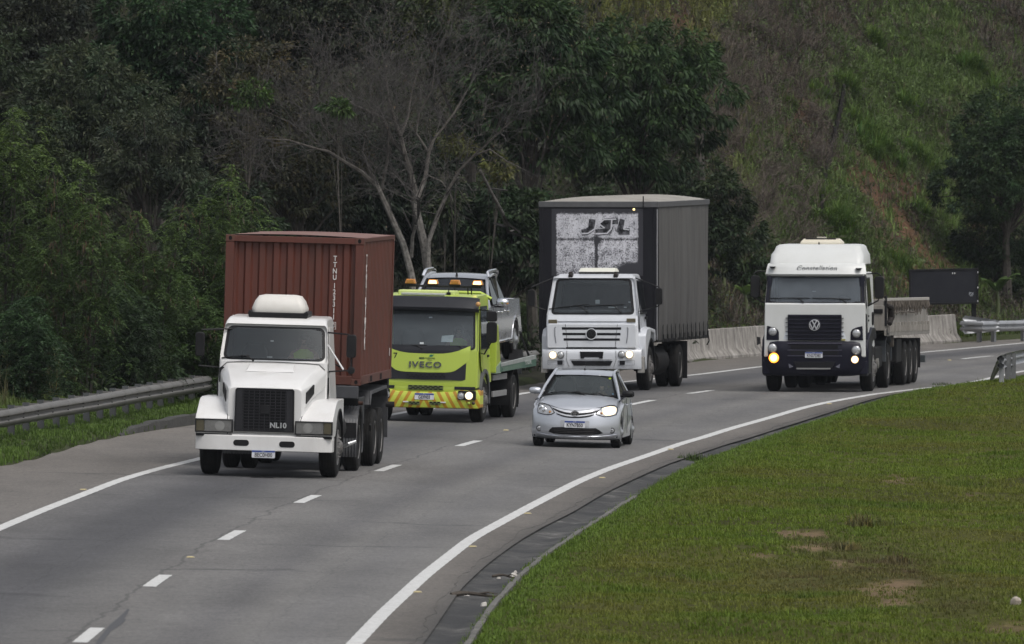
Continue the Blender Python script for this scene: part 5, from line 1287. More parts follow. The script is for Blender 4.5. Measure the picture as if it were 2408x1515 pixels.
# ------------------------------------------------------------------ long-nosed white tractor truck with its container
def white_tractor():
    fr = Frame(634, 1118.3, 4.5, 1.25); c = Crop(fr, 560, 880, 2.9136); c1 = Crop(fr, 540, 640, 1.99375)
    t = fr.root('tractor_truck', 'white long-nosed tractor truck pulling the red container', 'truck')
    # cab shell, open where the windscreen stands
    A = (1.38, 1.95, .94); B = (1.70, 2.60, .885)
    prof = [(1.32, 1.20, .95), A, B, (1.80, 2.67, .86), (2.05, 2.72, .85), (2.95, 2.74, .85), (3.08, 2.66, .87), (3.12, 1.0, .97), (1.32, 1.0, .97)]
    MB().slab(prof, skip=(1,)).build('cab', WHITE, t, bevel=.05, seg=3)
    Mp = screen(t, A, B, (.055, .045, .055), .10, WHITE, bow=.10, sealw=.04)
    wiper(t, Mp, -.38, .04, -.62, .13, -.97, .07); wiper(t, Mp, .47, .04, .2, .20, -.15, .15)
    MB().box(-.86, .86, 1.62, 1.98, 1.7, 1.96).build('dashboard', DASHM, t, bevel=.05); seats(t, (-.45, .45), 2.62, 1.5)
    MB().box(-.88, .88, 2.98, 3.0, 1.1, 2.6).build('rear_lining', DARKIN, t)
    MB().lathe([(-.012, .205), (0, .222), (.012, .205), (0, .19), (-.012, .205)], (0, 0, 0), 'z', 28, cap=False).build('steering_wheel', SEAL, t, ang=60)
    bpy.data.objects[t.children[-1].name].location = (.42, 1.98, 1.98); t.children[-1].rotation_euler = (R(-58), 0, 0)
    for k, (px, py, w, h, m) in enumerate(((648, 293, .055, .018, 'white_clip'), (628, 432, .09, .04, 'white_clip'))):
        x, z = c(px, py, 1.62); MB().box(x-w/2, x+w/2, 1.60+.0*k, 1.61, z-h/2, z+h/2).build('windscreen_sticker' if k == 0 else 'dashboard_cloth', plain('white_clip', (.6, .6, .6), .5), t)
    # bonnet: faceted nose lofted back to the windscreen foot
    rings = []
    for y, zt, wt, zs, ws, zb in ((.10, 1.535, .585, 1.50, .635, .74), (.18, 1.585, .60, 1.53, .66, .74), (.75, 1.77, .70, 1.62, .80, 1.0), (1.36, 1.925, .80, 1.82, .92, 1.1)):
        rings.append([(-ws, y, zb), (-ws, y, zs-.05), (-ws+.012, y, zs), (-wt, y, zt-.012), (-wt+.05, y, zt), (0, y, zt+.012), (wt-.05, y, zt), (wt, y, zt-.012), (ws-.012, y, zs), (ws, y, zs-.05), (ws, y, zb)])
    MB().loft(rings).build('bonnet', WHITE, t, bevel=.012)
    x0, z0 = c(420, 535, .95); x1, z1 = c(850, 548, .95)
    MB().add([(-.42, .80, 1.795), (.42, .80, 1.795), (.40, 1.22, 1.905), (-.40, 1.22, 1.905), (-.40, .83, 1.82), (.40, .83, 1.82), (.38, 1.2, 1.92), (-.38, 1.2, 1.92)], [(0, 1, 2, 3), (4, 5, 6, 7), (0, 1, 5, 4), (1, 2, 6, 5), (2, 3, 7, 6), (3, 0, 4, 7)]).build('bonnet_ridge', WHITE, t, bevel=.006)
    for s in (-1, 1):   # side vents of the bonnet
        P = [(.28, 1.28), (.66, 1.45), (.66, 1.60), (.28, 1.47)]
        MB().add([(s*(.672+(y-.18)*.24+.006), y, z) for y, z in P]+[(s*(.672+(y-.18)*.24-.02), y, z) for y, z in P], [(0, 1, 2, 3), (4, 5, 6, 7), (0, 1, 5, 4), (1, 2, 6, 5), (2, 3, 7, 6), (3, 0, 4, 7)]).build('side_vent', BLACKP, t)
    # grille
    gq = c.poly([(347, 684), (840, 697), (832, 1062), (335, 1047)], .09); gx0 = (gq[0][0]+gq[3][0])/2; gx1 = (gq[1][0]+gq[2][0])/2; gt = (gq[0][1]+gq[1][1])/2; gb = (gq[2][1]+gq[3][1])/2
    hw = (gx1-gx0)/2; g = MB().prism([(-hw-.006, gb), (hw+.006, gb), (hw-.003, gt-.03), (hw-.03, gt), (-hw+.03, gt), (-hw+.003, gt-.03)], .07, .12).build('grille', plain('grille_black', (.010, .010, .011), .6), t, bevel=.008)
    gr = MB(); n = 14
    for k in range(n):
        z = gb+.05+(gt-gb-.09)*k/(n-1); gr.box(-hw+.03, hw-.03, .045, .075, z-.006, z+.006)
    for k in range(9):
        x = -hw*.72+hw*1.44*k/8; gr.box(x-.006, x+.006, .052, .075, gb+.03, gt-.03)
    gr.box(-hw+.01, -hw+.13, .05, .075, gb+.02, gt-.02); gr.box(hw-.13, hw-.01, .05, .075, gb+.02, gt-.02)
    gr.build('grille_bars', plain('grille_grey', (.028, .028, .031), .45), g)
    MB().ring([(-hw-.006, gb), (hw+.006, gb), (hw-.003, gt-.03), (hw-.03, gt), (-hw+.03, gt), (-hw+.003, gt-.03)], [(-hw+.025, gb+.03), (hw-.025, gb+.03), (hw-.03, gt-.05), (hw-.05, gt-.025), (-hw+.05, gt-.025), (-hw+.03, gt-.05)], .04, .08).build('grille_frame', plain('grille_frame_black', (.016, .016, .018), .4), g, bevel=.006)
    x, z = c(588, 868, .04); MB().box(x-.085, x+.085, .028, .05, z-.08, z+.08).build('emblem_block', plain('emblem_block_black', (.012, .012, .013), .5), g, bevel=.012)
    x, z = c(698, 1003, .04); text('NL10', .125, SILV, g, (x, .036, z), ext=.006, bold=.004, sx=1.02)
    GAPM = plain('panel_gap', (.03, .03, .032), .7)
    MB().tube([(-.90, 1.34, 1.84), (-.80, 1.345, 1.93), (-.6, 1.35, 1.945), (0, 1.35, 1.955), (.6, 1.35, 1.945), (.80, 1.345, 1.93), (.90, 1.34, 1.84)], .008, 5).build('bonnet_gap', GAPM, t)
    for s in (-1, 1):
        MB().tube([(s*.625, .045, .73), (s*.63, .05, 1.0), (s*.64, .12, 1.06), (s*.70, .42, 1.20), (s*.76, .62, 1.29)], .006, 5).build('wing_gap', GAPM, t)
        MB().tube([(s*(.672+.24*(y-.18)+.003), y, z) for y, z in ((.2, 1.20), (.6, 1.36), (1.2, 1.56))], .005, 5).build('bonnet_crease', plain('crease_white', (.42, .42, .41), .5), t)
        MB().box(min(s*.55, s*1.17), max(s*.55, s*1.17), .04, .2, .69, .735).build('bumper_gap', SEAL, t)
        MB().lathe([(.04, .016), (.0, .014), (-.006, .004)], (s*.55, 1.40, 2.0-.06), 'y', 8).build('washer_jet', SEAL, t)
    # lower apron and bumper
    MB().box(-.62, .62, .10, .22, .66, .78).build('apron', WHITE3, t, bevel=.01)
    bx0, zt = c(30, 1075, 0); bx1, _ = c(1178, 1108, 0); zb = c(600, 1216, 0)[1]; zt = c(600, 1092, 0)[1]; bw = (bx1-bx0)/2
    rings = []
    for k in range(15):
        a = -1+2*k/14; x = a*bw; y = .02+.10*max(0, abs(a)-.80)**2/.04; rings.append([(x, y, zb), (x, y, zt), (x, y+.05, zt+.02), (x, y+.30, zt+.02), (x, y+.30, zb)])
    bp_ = MB().loft(rings).build('bumper', WHITE, t, bevel=.012)
    for px in (387, 771):
        x, z = c(px, 1146+(px-387)*.038, 0); MB().prism(rrect(x-.135, x+.135, z-.052, z+.052, .05, 5), .012, .05).build('bumper_slot', BLACKP, bp_, bevel=.006)
    x, z = c(575, 1241, 0); plate(t, x, .0, z, .40, .13, 'BEC0H00')
    # wings with headlamps
    wing = [(.05, .72), (.05, .995), (.10, 1.04), (.62, 1.285), (.80, 1.33), (1.0, 1.345), (1.95, 1.345), (1.98, 1.20)]+arch(1.25, .52, .66, 0, 155, 12)+[(.55, .72)]
    for s in (-1, 1):
        w = MB().prism(wing, .60*s, 1.185*s, 'x').build('wing', WHITE, t, bevel=.035, seg=3)
        MB().prism(arch(1.25, .52, .67, 0, 150, 12)+arch(1.25, .52, .645, 150, 0, 12), .62*s, 1.20*s, 'x').build('arch_lip', BLACKP, w)
        xi, xo = .62 if s > 0 else .62, 1.17
        zl0, zl1 = .755, .985
        hl = MB().box(min(s*.55, s*1.025), max(s*.55, s*1.025), .022, .06, zl0+.01, zl1-.01).build('headlamp', LENSD, t, bevel=.012)
        MB().ring([(min(s*.535, s*1.185), zl0), (max(s*.535, s*1.185), zl0), (max(s*.535, s*1.185), zl1), (min(s*.535, s*1.185), zl1)], [(min(s*.555, s*1.165), zl0+.018), (max(s*.555, s*1.165), zl0+.018), (max(s*.555, s*1.165), zl1-.018), (min(s*.555, s*1.165), zl1-.018)], .012, .06).build('lamp_frame', SEAL, hl, bevel=.004)
        MB().box(min(s*1.03, s*1.17), max(s*1.03, s*1.17), .022, .06, zl0+.015, zl1-.015).build('turn_signal', AMBER, hl, bevel=.01)
        MB().lathe([(.03, .0), (.026, .05), (.02, .085)], (s*.76, 0, .87), 'y', 20).build('lamp_bulb_ring', plain('lamp_inner', (.30, .30, .29), .25, .4), hl)
        # door, side window, handle
        wf = lambda y, z: np.interp(z, [1.0, 1.95, 2.60, 2.7], [.97, .95, .885, .86])
        MB().add(*(lambda b: (b.v, b.f))(sidep([(1.60, 1.08), (2.72, 1.08), (2.72, 2.56), (1.95, 2.56), (1.62, 1.98)], wf, s, .002, .010))).build('door', WHITE, t, bevel=.004)
        d = t.children[-1]
        sidep([(1.70, 1.99), (2.64, 1.99), (2.64, 2.50), (1.99, 2.50)], wf, s, .0105, .014).build('side_window', GLASS_S, d, flat=True)
        sidep([(1.66, 1.96), (2.68, 1.96), (2.68, 2.53), (1.97, 2.53)], wf, s, .008, .012).build('window_seal', SEAL, d, flat=True)
        MB().box(min(s*.955, s*.99), max(s*.955, s*.99), 2.48, 2.62, 1.78, 1.83).build('door_handle', BLACKP, d, bevel=.01)
        MB().tube([(s*.93, 1.50, 1.70), (s*.95, 1.42, 1.50), (s*.93, 1.36, 1.22)], [.030, .022, .016], 8).build('bonnet_catch', BLACKP, t)
        x_, z_ = c(318 if s < 0 else 1025, 138 if s < 0 else 162, 1.9); MB().prism(rrect(x_-.035, x_+.035, z_-.04, z_+.03, .012), 1.78, 1.86).build('marker_lamp', AMBER, t, bevel=.006)
    mx, mz = c1(70, 697, 1.6); a1 = c1(200, 608, 1.6); a2 = c1(178, 832, 1.6); b1 = c1(80, 614, 1.6); b2 = c1(62, 820, 1.6)
    arm_mirror(t, mx, 1.6, mz, .155, .42, [[(a1[0]+.15, 1.72, a1[1]), (b1[0], 1.6, b1[1]), (mx, 1.6, mz)], [(a2[0]+.14, 1.62, a2[1]), (b2[0], 1.6, b2[1])]])
    mx, mz = c1(938, 710, 1.6); a1 = c1(806, 632, 1.6); b1 = c1(920, 642, 1.6); a2 = c1(812, 855, 1.6); b2 = c1(936, 848, 1.6)
    arm_mirror(t, mx, 1.6, mz, .165, .40, [[(a1[0]-.02, 1.72, a1[1]), (b1[0], 1.6, b1[1]), (mx, 1.6, mz+.1)], [(a2[0]-.02, 1.62, a2[1]), (b2[0], 1.6, b2[1]), (mx, 1.6, mz)]])
    MB().lathe([(1.56, .03), (1.57, .065), (1.62, .065), (1.65, .02)], (b2[0], 0, b2[1]), 'y', 16).build('round_mirror', BLACKP, t)
    p = c1(803, 700, 1.66); q = c1(893, 843, 1.55); MB().tube([(p[0], 1.66, p[1]), (q[0], 1.50, q[1])], [.011, .016], 6).build('white_rod', plain('white_rod_paint', (.62, .62, .62), .5), t)
    MB().prism(rrect(*sorted((c(205, 640, 1.3)[0], c(250, 640, 1.3)[0])), c(225, 640, 1.3)[1], c(225, 508, 1.3)[1], .03), 1.25, 1.38).build('left_air_inlet', BLACKP, t, bevel=.01)
    # roof air conditioner
    dome = []
    for z, w0, y0, y1 in ((0, .46, 2.02, 2.72), (.07, .47, 2.01, 2.73), (.20, .42, 2.06, 2.70), (.285, .36, 2.14, 2.62), (.305, .27, 2.22, 2.54)):
        P = []; r = .10
        for cx, cy, a0 in ((w0-r, y0+r, -90), (w0-r, y1-r, 0), (-w0+r, y1-r, 90), (-w0+r, y0+r, 180)):
            for k in range(5): P.append((cx+r*math.cos(R(a0+22.5*k)), cy+r*math.sin(R(a0+22.5*k)), 2.80+z))
        dome.append(P)
    ac = MB().loft(dome).build('roof_air_conditioner', paint('aged_white_plastic', (.60, .585, .55), .45, 0, .35, (.42, .38, .32), 3, 0, (1, 1, 1)), t, ang=50)
    MB().prism([(-.50, 2.70), (.50, 2.70), (.53, 2.78), (.50, 2.84), (.44, 2.80), (-.44, 2.80), (-.50, 2.84), (-.53, 2.78)], 1.98, 2.74).build('cooler_base', BLACKP, ac, bevel=.015)
    # running gear
    MB().box(-.42, .42, .35, 6.1, .55, .80).build('chassis', CHASSIS, t, bevel=.02)
    MB().box(-.85, .85, 1.10, 1.40, .42, .58).build('front_axle', CHASSIS, t, bevel=.03)
    MB().box(-.8, .8, .35, 3.1, .62, 1.0).build('engine_underside', CHASSIS, t)
    MB().lathe([(2.3, .30), (3.5, .30)], (.80, 0, .80), 'y', 20).build('fuel_tank', CHASSIS, t, ang=40)
    MB().tube([(1.17, 2.35, .50), (1.26, 2.3, .55), (1.38, 2.35, .60)], [.03, .035, .025], 8).build('step_bracket', SILV, t)
    for s in (-1, 1):
        wheel(t, 1.03*s, 1.25, .52, .30, s)
        wheel(t, .74*s, 5.05, .51, .27, s); wheel(t, 1.06*s, 5.05, .51, .27, s, dual=True)
        m = MB(); pr = arch(5.05, .52, .62, 205, -20, 24); q = arch(5.05, .52, .605, -20, 205, 24)
        rows = []
        for y, z in pr: rows.append([(s*(.58+.62*k/24), y+.006*math.cos(k*math.pi), z+.006*math.cos(k*math.pi)) for k in range(25)])
        m.grid(rows); mg = m.build('mudguard', paint('mudguard_grey', (.055, .057, .062), .5, 0, .5, (.10, .095, .09), 4, 0, (1, 1, 1)), t, flat=True)
        MB().box(min(s*.6, s*1.19), max(s*.6, s*1.19), 4.42, 4.45, .60, .86).build('mud_flap', BLACKP, mg, bevel=.005)
    person('driver in a lime vest behind the windscreen of the white long-nosed truck', fr, (.43, 2.38, 1.55))
    return fr, c1
def trailer_container(fr, c1):
    Y0 = 4.45; t = fr.root('container_trailer', 'dark skeletal trailer carrying the red shipping container', 'trailer', (0, Y0, 0))
    MB().box(-.50, -.38, .0, 6.4, 1.05, 1.38).build('frame_rail', CHASSIS, t, bevel=.015); MB().box(.38, .50, .0, 6.4, 1.05, 1.38).build('frame_rail', CHASSIS, t, bevel=.015)
    MB().box(-1.19, 1.19, .05, .30, 1.28, 1.50).build('front_bolster', plain('bolster_grey', (.05, .052, .058), .6), t, bevel=.015)
    MB().box(-1.19, 1.19, 5.95, 6.2, 1.28, 1.50).build('rear_bolster', CHASSIS, t, bevel=.015)
    MB().box(.55, 1.12, 1.05, 2.2, .78, 1.28).build('tool_locker', paint('locker_grey', (.032, .033, .036), .55, 0, .5, (.07, .065, .06), 4, 0, (1, 1, 1)), t, bevel=.02)
    MB().box(-1.12, -.55, 1.05, 2.2, .78, 1.28).build('tool_locker', CHASSIS, t, bevel=.02)
    for k, y in enumerate((3.55, 4.80)):
        MB().box(-1.0, 1.0, y-.08, y+.08, .42, .58).build('axle', CHASSIS, t)
        for s in (-1, 1): wheel(t, .75*s, y, .51, .27, s); wheel(t, 1.07*s, y, .51, .27, s, dual=True)
    for s in (-1, 1):
        MB().prism([(2.35, 1.12), (2.55, 1.36), (5.55, 1.40), (5.85, 1.25), (5.92, .45), (5.88, .45), (5.80, 1.2), (5.5, 1.34), (2.6, 1.30), (2.4, 1.10)], .60*s, 1.21*s, 'x').build('mudguard', plain('guard_grey', (.045, .046, .050), .6), t, bevel=.006)
    MB().lathe([(-.03, .035), (.05, .035)], (1.16, .9, 1.18), 'x', 12).build('side_lamp', plain('rust_lamp', (.12, .05, .03), .5), t)
    MB().lathe([(.55, .05), (.7, .05)], (1.0, 1.6, 1.16), 'x', 12).build('hose_coupling', CHASSIS, t)
    # the container itself
    Zb = 1.505; k = fr.root('shipping_container', 'rust-red steel shipping container on the trailer of the white truck', 'container', (0, Y0+.2, Zb))
    RED = paint('container_red', (.094, .023, .013), .55, 0, .85, (.050, .021, .013), 1.6, 0); REDT = paint('container_roof', (.16, .075, .058), .6, 0, .7, (.25, .17, .14), 1.5, 0, (1, 1, 1))
    W, H, L = 1.219, 2.591, 6.058
    def corr(n, pitch, d):          # trapezoidal corrugation along one axis: (position, depth)
        P = []; a = -n*pitch/2
        for i in range(n): P += [(a, 0), (a+pitch*.36, 0), (a+pitch*.50, d), (a+pitch*.86, d)]; a += pitch
        return P+[(a, 0)]
    fp = corr(9, .248, .045); MB().grid([[(x, .07+d, .16) for x, d in fp], [(x, .07+d, H-.11) for x, d in fp]]).build('front_wall', RED, k, bevel=0, ang=20)
    for s in (-1, 1):
        sp = corr(21, .276, .036); MB().grid([[(s*(W-.015-d), L/2+y, .16) for y, d in sp], [(s*(W-.015-d), L/2+y, H-.08) for y, d in sp]]).build('side_wall', RED, k, ang=20)
        for y in (0, L-.16):
            MB().box(min(s*(W-.15), s*W), max(s*(W-.15), s*W), y+.004, y+.156, .12, H-.12).build('corner_post', RED, k, bevel=.01)
            for z in (0, H-.118):
                b = MB(); xa, xb = sorted((s*(W-.162), s*(W+.003))); b.box(xa, xb, y-.003, y+.178, z, z+.118); cc = b.build('corner_casting', paint('casting_red', (.085, .024, .017), .6, 0, .8, (.10, .055, .03), 8, 0, (1, 1, 1)), k, bevel=.008)
                b = MB(); b.prism(circ(s*(W-.08), z+.06, .030, 14, .038), y-.005, y+.02); b.build('casting_hole', plain('hole_black', (.006, .005, .005), .9), cc)
        MB().box(min(s*(W-.06), s*W), max(s*(W-.06), s*W), .18, L-.18, H-.075, H-.006).build('top_rail', RED, k, bevel=.006)
        MB().box(min(s*(W-.05), s*(W-.004)), max(s*(W-.05), s*(W-.004)), .18, L-.18, .012, .165).build('bottom_rail', RED, k, bevel=.006)
        fk = MB()
        for y in (1.9, 3.8): fk.box(min(s*(W-.06), s*(W+.0)), max(s*(W-.06), s*(W+.0)), y, y+.36, .03, .135)
        fk.build('fork_pocket', plain('pocket_black', (.012, .008, .008), .9), k)
    MB().box(-W+.15, W-.15, .006, .10, H-.116, H-.008).build('front_header', RED, k, bevel=.008)
    MB().box(-W+.15, W-.15, .006, .10, .012, .165).build('front_sill', RED, k, bevel=.008)
    MB().box(-.35, .12, .0, .012, .03, .14).build('gooseneck_recess', plain('pocket_black', (.012, .008, .008), .9), k)
    rows = []
    for y in np.linspace(.02, L-.02, 13): rows.append([(x, y, H-.012+.03*(1-(x/W)**2)+.012*math.cos(y*9)) for x in np.linspace(-W+.03, W-.03, 13)])
    MB().grid(rows).build('roof', REDT, k, ang=60)
    MB().box(-W+.02, W-.02, L-.12, L-.06, .1, H-.1).build('rear_doors', RED, k); MB().box(-W+.02, W-.02, .2, L-.2, .10, .16).build('floor', CHASSIS, k)
    LT = plain('container_letter_white', (.62, .60, .58), .6)
    x0 = c1(842, 300, Y0+.25)[0]; zs = c1(842, 207, Y0+.25)[1]-Zb; ze = c1(842, 592, Y0+.25)[1]-Zb
    s = 'TTNU 123311 3'; ys = [207, 243, 280, 316, None, 364, 399, 434, 470, 508, 544, None, 592]
    for chv, yy in zip(s, ys):
        if yy is None: continue
        z = c1(842, yy, Y0+.25)[1]-Zb
        text(chv, .125, LT, k, (x0, .060, z), sx=.82, ext=.004, bold=.002)
    z = c1(842, 592, Y0+.25)[1]-Zb; MB().ring([(x0-.045, z-.065), (x0+.045, z-.065), (x0+.045, z+.065), (x0-.045, z+.065)], [(x0-.037, z-.057), (x0+.037, z-.057), (x0+.037, z+.057), (x0-.037, z+.057)], .056, .062).build('lettering', LT, k, flat=True)
    for i, chv in enumerate('TEXTAINER'):
        text(chv, .27, LT, k, (W+.002, .58, H-.40-i*.185), rot=(R(90), 0, R(90)), ext=.003, bold=.006)
    sc_ = MB()
    for (x, z) in ((-1.06, 1.12), (-1.06, 1.06), (-1.06, 1.17)): sc_.box(x-.008, x+.008, .058, .064, z-.015, z+.015)
    sc_.build('scuff_mark', LT, k)
    sc_ = MB().box(W-.002, W+.003, 5.55, 5.62, .42, .56); sc_.build('scuff_mark', LT, k)
white_tractor_frame, _c1 = white_tractor(); trailer_container(white_tractor_frame, _c1)
# ------------------------------------------------------------------ lime tow truck and the pickup it carries
LIME = paint('lime_green_paint', (.37, .47, .055), .32, 0, .12, (.20, .27, .05), 2.2, .3)
def chevron_mat():
    m, nt, bs = new_mat('chevron_sheeting'); tc = nt.nodes.new('ShaderNodeTexCoord'); sp = nt.nodes.new('ShaderNodeSeparateXYZ'); nt.links.new(tc.outputs['Object'], sp.inputs[0])
    d = mmath(nt, 'SUBTRACT', mmath(nt, 'ABSOLUTE', sp.outputs['X']), mmath(nt, 'MULTIPLY', sp.outputs['Z'], -.42))
    f = mmath(nt, 'FRACT', mmath(nt, 'DIVIDE', mmath(nt, 'SUBTRACT', mmath(nt, 'ABSOLUTE', sp.outputs['X']), mmath(nt, 'MULTIPLY', mmath(nt, 'SUBTRACT', .9, sp.outputs['Z']), .55)), .170))
    s = ramp(nt, f, [(.56, 0.0), (.58, 1.0)])
    c = mixc(nt, s, (.46, .53, .060), (.40, .20, .012)); c = mixc(nt, ramp(nt, noise(nt, 9, 5), [(.5, 0.0), (.8, .35)]), c, (.25, .20, .05))
    nt.links.new(c, bs.inputs['Base Color']); bs.inputs['Roughness'].default_value = .45; return m
def tow_truck():
    fr = Frame(1012.4, 989.9, 8.5, .95); c = Crop(fr, 1080, 740, 3.03); c2 = Crop(fr, 1120, 980, 6.3125); c3 = Crop(fr, 1120, 780, 6.8875)
    t = fr.root('tow_truck', 'lime green tow truck with amber beacons carrying a silver pickup', 'truck')
    W = 1.08
    cx = c2(640, 420, .1)[0]
    A = (.16, 1.46, W); B = (.42, 2.30, W-.06)
    zt, zb = c3(900, 505, .40)[1], c3(900, 762, .2)[1]; zr = zt+.03
    prof = [(.10, .72, W), A, B, (.46, 2.33, W-.07), (.56, zt-.03, W-.12), (.75, zr, W-.14), (1.9, zr+.02, W-.14), (2.0, zr-.05, W-.10), (2.02, .80, W), (.10, .70, W)]
    MB().slab(prof, skip=(1,)).build('cab', LIME, t, bevel=.05, seg=3)
    BKP = paint('tow_black_panel', (.018, .019, .023), .42, 0, .2, (.05, .05, .055), 3, 0, (1, 1, 1))
    Mp = screen(t, A, B, (.075, .03, .0), .07, LIME, glass('tow_windscreen', (.66, .72, .74), .04, (.17, .20, .22), .36), bow=.06, sealw=.03)
    wiper(t, Mp, -.08, .03, -.28, .11, -.95, .09); wiper(t, Mp, .72, .03, .56, .11, .05, .10)
    # dark sun visor and roof front
    def sur(x, z):    # cab front surface depth by height
        return float(np.interp(z, [.70, 1.46, 2.30, 2.33, 2.62], [.10, .16, .42, .46, .62]))
    def panel(pts, off, th, name, mat, parent, bev=.006, q=c2):
        P = q.poly(pts, .15); b = MB(); n = len(P); vs = [(x, sur(x, z)-off, z) for x, z in P]+[(x, sur(x, z)-off+th, z) for x, z in P]
        return b.add(vs, [tuple(range(n)), tuple(range(2*n-1, n-1, -1))]+[(i, (i+1) % n, n+(i+1) % n, n+i) for i in range(n)]).build(name, mat, parent, bevel=bev)
    def strip(top, bot, off, name, mat, parent, th=.03, q=c2, yl=.15, N=26, xs=None):
        T, Bt = np.array(q.poly(top, yl)), np.array(q.poly(bot, yl)); rows = []
        x0, x1 = max(T[0, 0], Bt[0, 0]), min(T[-1, 0], Bt[-1, 0]); u = np.linspace(0, 1, N)
        xt = T[0, 0]+(T[-1, 0]-T[0, 0])*u; xb = Bt[0, 0]+(Bt[-1, 0]-Bt[0, 0])*u
        zt = np.interp(xt, T[:, 0], T[:, 1]); zb = np.interp(xb, Bt[:, 0], Bt[:, 1])
        for k in range(8):
            a = k/7; X = xt*(1-a)+xb*a; Z = zt*(1-a)+zb*a; rows.append([(x, sur(x, z)-off+.10*(abs(x-cx)/W)**4, z) for x, z in zip(X, Z)])
        rows = [[(p[0], p[1]+th, p[2]) for p in rows[0]]]+rows+[[(p[0], p[1]+th, p[2]) for p in rows[-1]]]
        return MB().grid(rows).build(name, mat, parent, ang=50)
    # mirror the visible right half about the centre for the hidden left half
    def M2(pts, q=c2):
        out = []
        return pts
    def sym(zpts, q=c2, yl=.15):
        """right-half photo points, centre outwards -> full width (x, z)"""
        P = [q(px, py, yl) for px, py in zpts]; d = [(abs(x-cx), z) for x, z in P]
        return [(-x, z) for x, z in d[::-1]]+[(x, z) for x, z in d]
    def strip2(top, bot, off, name, mat, parent, th=.03, q=c2, N=40):
        T, Bt = np.array(sym(top, q)), np.array(sym(bot, q)); u = np.linspace(-1, 1, N); rows = []
        xt = T[-1, 0]*u; xb = Bt[-1, 0]*u; zt = np.interp(xt, T[:, 0], T[:, 1]); zb = np.interp(xb, Bt[:, 0], Bt[:, 1])
        for k in range(8):
            a = k/7; X = xt*(1-a)+xb*a; Z = zt*(1-a)+zb*a; rows.append([(x, sur(x, z)-off+.07*(abs(x)/W)**4, z) for x, z in zip(X, Z)])
        rows = [[(p[0], p[1]+th, p[2]) for p in rows[0]]]+rows+[[(p[0], p[1]+th, p[2]) for p in rows[-1]]]
        return MB().grid(rows).build(name, mat, parent, ang=50)
    visor = []
    for k, (y, z) in enumerate(((.30, zb-.02), (.22, zb), (.20, zb+.05), (.34, zt-.05), (.40, zt), (.52, zt+.01))): visor.append([(a*(W-.02-.03*k/5), y+.10*abs(a)**4, z-.03*abs(a)**6) for a in np.linspace(-1, 1, 21)])
    v = MB().grid(visor).build('sun_visor', BKP, t, ang=50)
    strip2([(640, 90), (1460, 92)], [(640, 240), (960, 240), (1100, 222), (1240, 188), (1460, 100)], .030, 'cowl', BKP, t)
    strip2([(640, 232), (960, 234), (1100, 218), (1240, 184), (1455, 95)], [(640, 572), (1010, 575), (1110, 568), (1190, 545), (1455, 350)], .034, 'front_panel', LIME, t)
    strip2([(640, 575), (1010, 580), (1110, 572), (1190, 548), (1462, 352), (1492, 430)], [(640, 705), (1100, 712), (1320, 725), (1392, 700)], .026, 'upper_grille', BKP, t)
    hx = MB()
    for i in range(9):
        for j in range(2): x, z = c2(330+i*78+(j*39), 615+j*36, .1); hx.prism(circ(x-cx, z, .028, 6, .016), .06, .075)
    hx.build('grille_mesh', plain('mesh_dark', (.008, .008, .009), .7), t)
    MB().grid([[(a*W, .085+.07*abs(a)**4, z) for a in np.linspace(-.98, .98, 15)] for z in (.72, .73, .78, .80)]).build('lower_lip', LIME, t)
    CH = chevron_mat(); zb0 = .30; zt0 = .60
    rows = []
    for k, (z, dy, w) in enumerate(((.285, .10, 1.06), (.30, .02, 1.12), (.42, -.01, 1.14), (.56, .0, 1.14), (.615, .02, 1.13), (.63, .12, 1.10))): rows.append([(a*w, dy+.16*abs(a)**6, z+(.045*min(1, max(0, (abs(a)-.5)/.15)) if k >= 3 else 0)) for a in np.linspace(-1, 1, 33)])
    rows = [[(p[0]*.98, .5, p[2]) for p in rows[0]]]+rows
    bmp = MB().grid(rows).build('bumper', CH, t, ang=50)
    for s in (-1, 1): MB().box(min(s*1.02, s*1.135), max(s*1.02, s*1.135), .17, .62, .30, .665).build('bumper_corner', CH, t, bevel=.03)
    rows = []
    for z, y in ((.60, .06), (.64, .05), (.72, .06)): rows.append([(a*W*.93, y+.08*abs(a)**4, z) for a in np.linspace(-1, 1, 15)])
    MB().grid(rows).build('bumper_upper', LIME, t)
    # mesh openings
    def mesh(px0, px1, py0, py1, n, m, name, y=-.002):
        x0, z1 = c2(px0, py0, 0); x1, z0 = c2(px1, py1, 0); x0 -= cx; x1 -= cx
        g = MB().box(x0, x1, y-.004, y+.03, z0, z1).build(name, plain('mesh_olive', (.12, .15, .05), .6), t, bevel=.004); h = MB()
        for j in range(m):
            for i in range(n-(j % 2)):
                x = x0+(x1-x0)*(i+.5+.5*(j % 2))/n; z = z1-(z1-z0)*(j+.5)/m; h.prism(circ(x, z, (x1-x0)/n*.40, 6, (z1-z0)/m*.44), y-.010, y)
        h.build('mesh_opening', plain('mesh_black', (.006, .006, .006), .8), g); return g
    mesh(325, 960, 800, 900, 7, 3, 'centre_mesh', .03); mesh(335, 540, 1095, 1160, 3, 2, 'lower_mesh', -.014); mesh(715, 915, 1100, 1165, 3, 2, 'lower_mesh', -.014)
    for px in (285, 965): x, z = c2(px, 1105+(px-285)*.02, 0); x -= cx; MB().box(x-.055, x+.055, -.03, .0, z-.013, z+.013).build('marker_light_bar', plain('light_bar', (.55, .55, .56), .3), t, bevel=.004)
    x, z = c2(625, 1008, 0); plate(t, x-cx, -.012, z, .40, .13, 'GEI9I03')
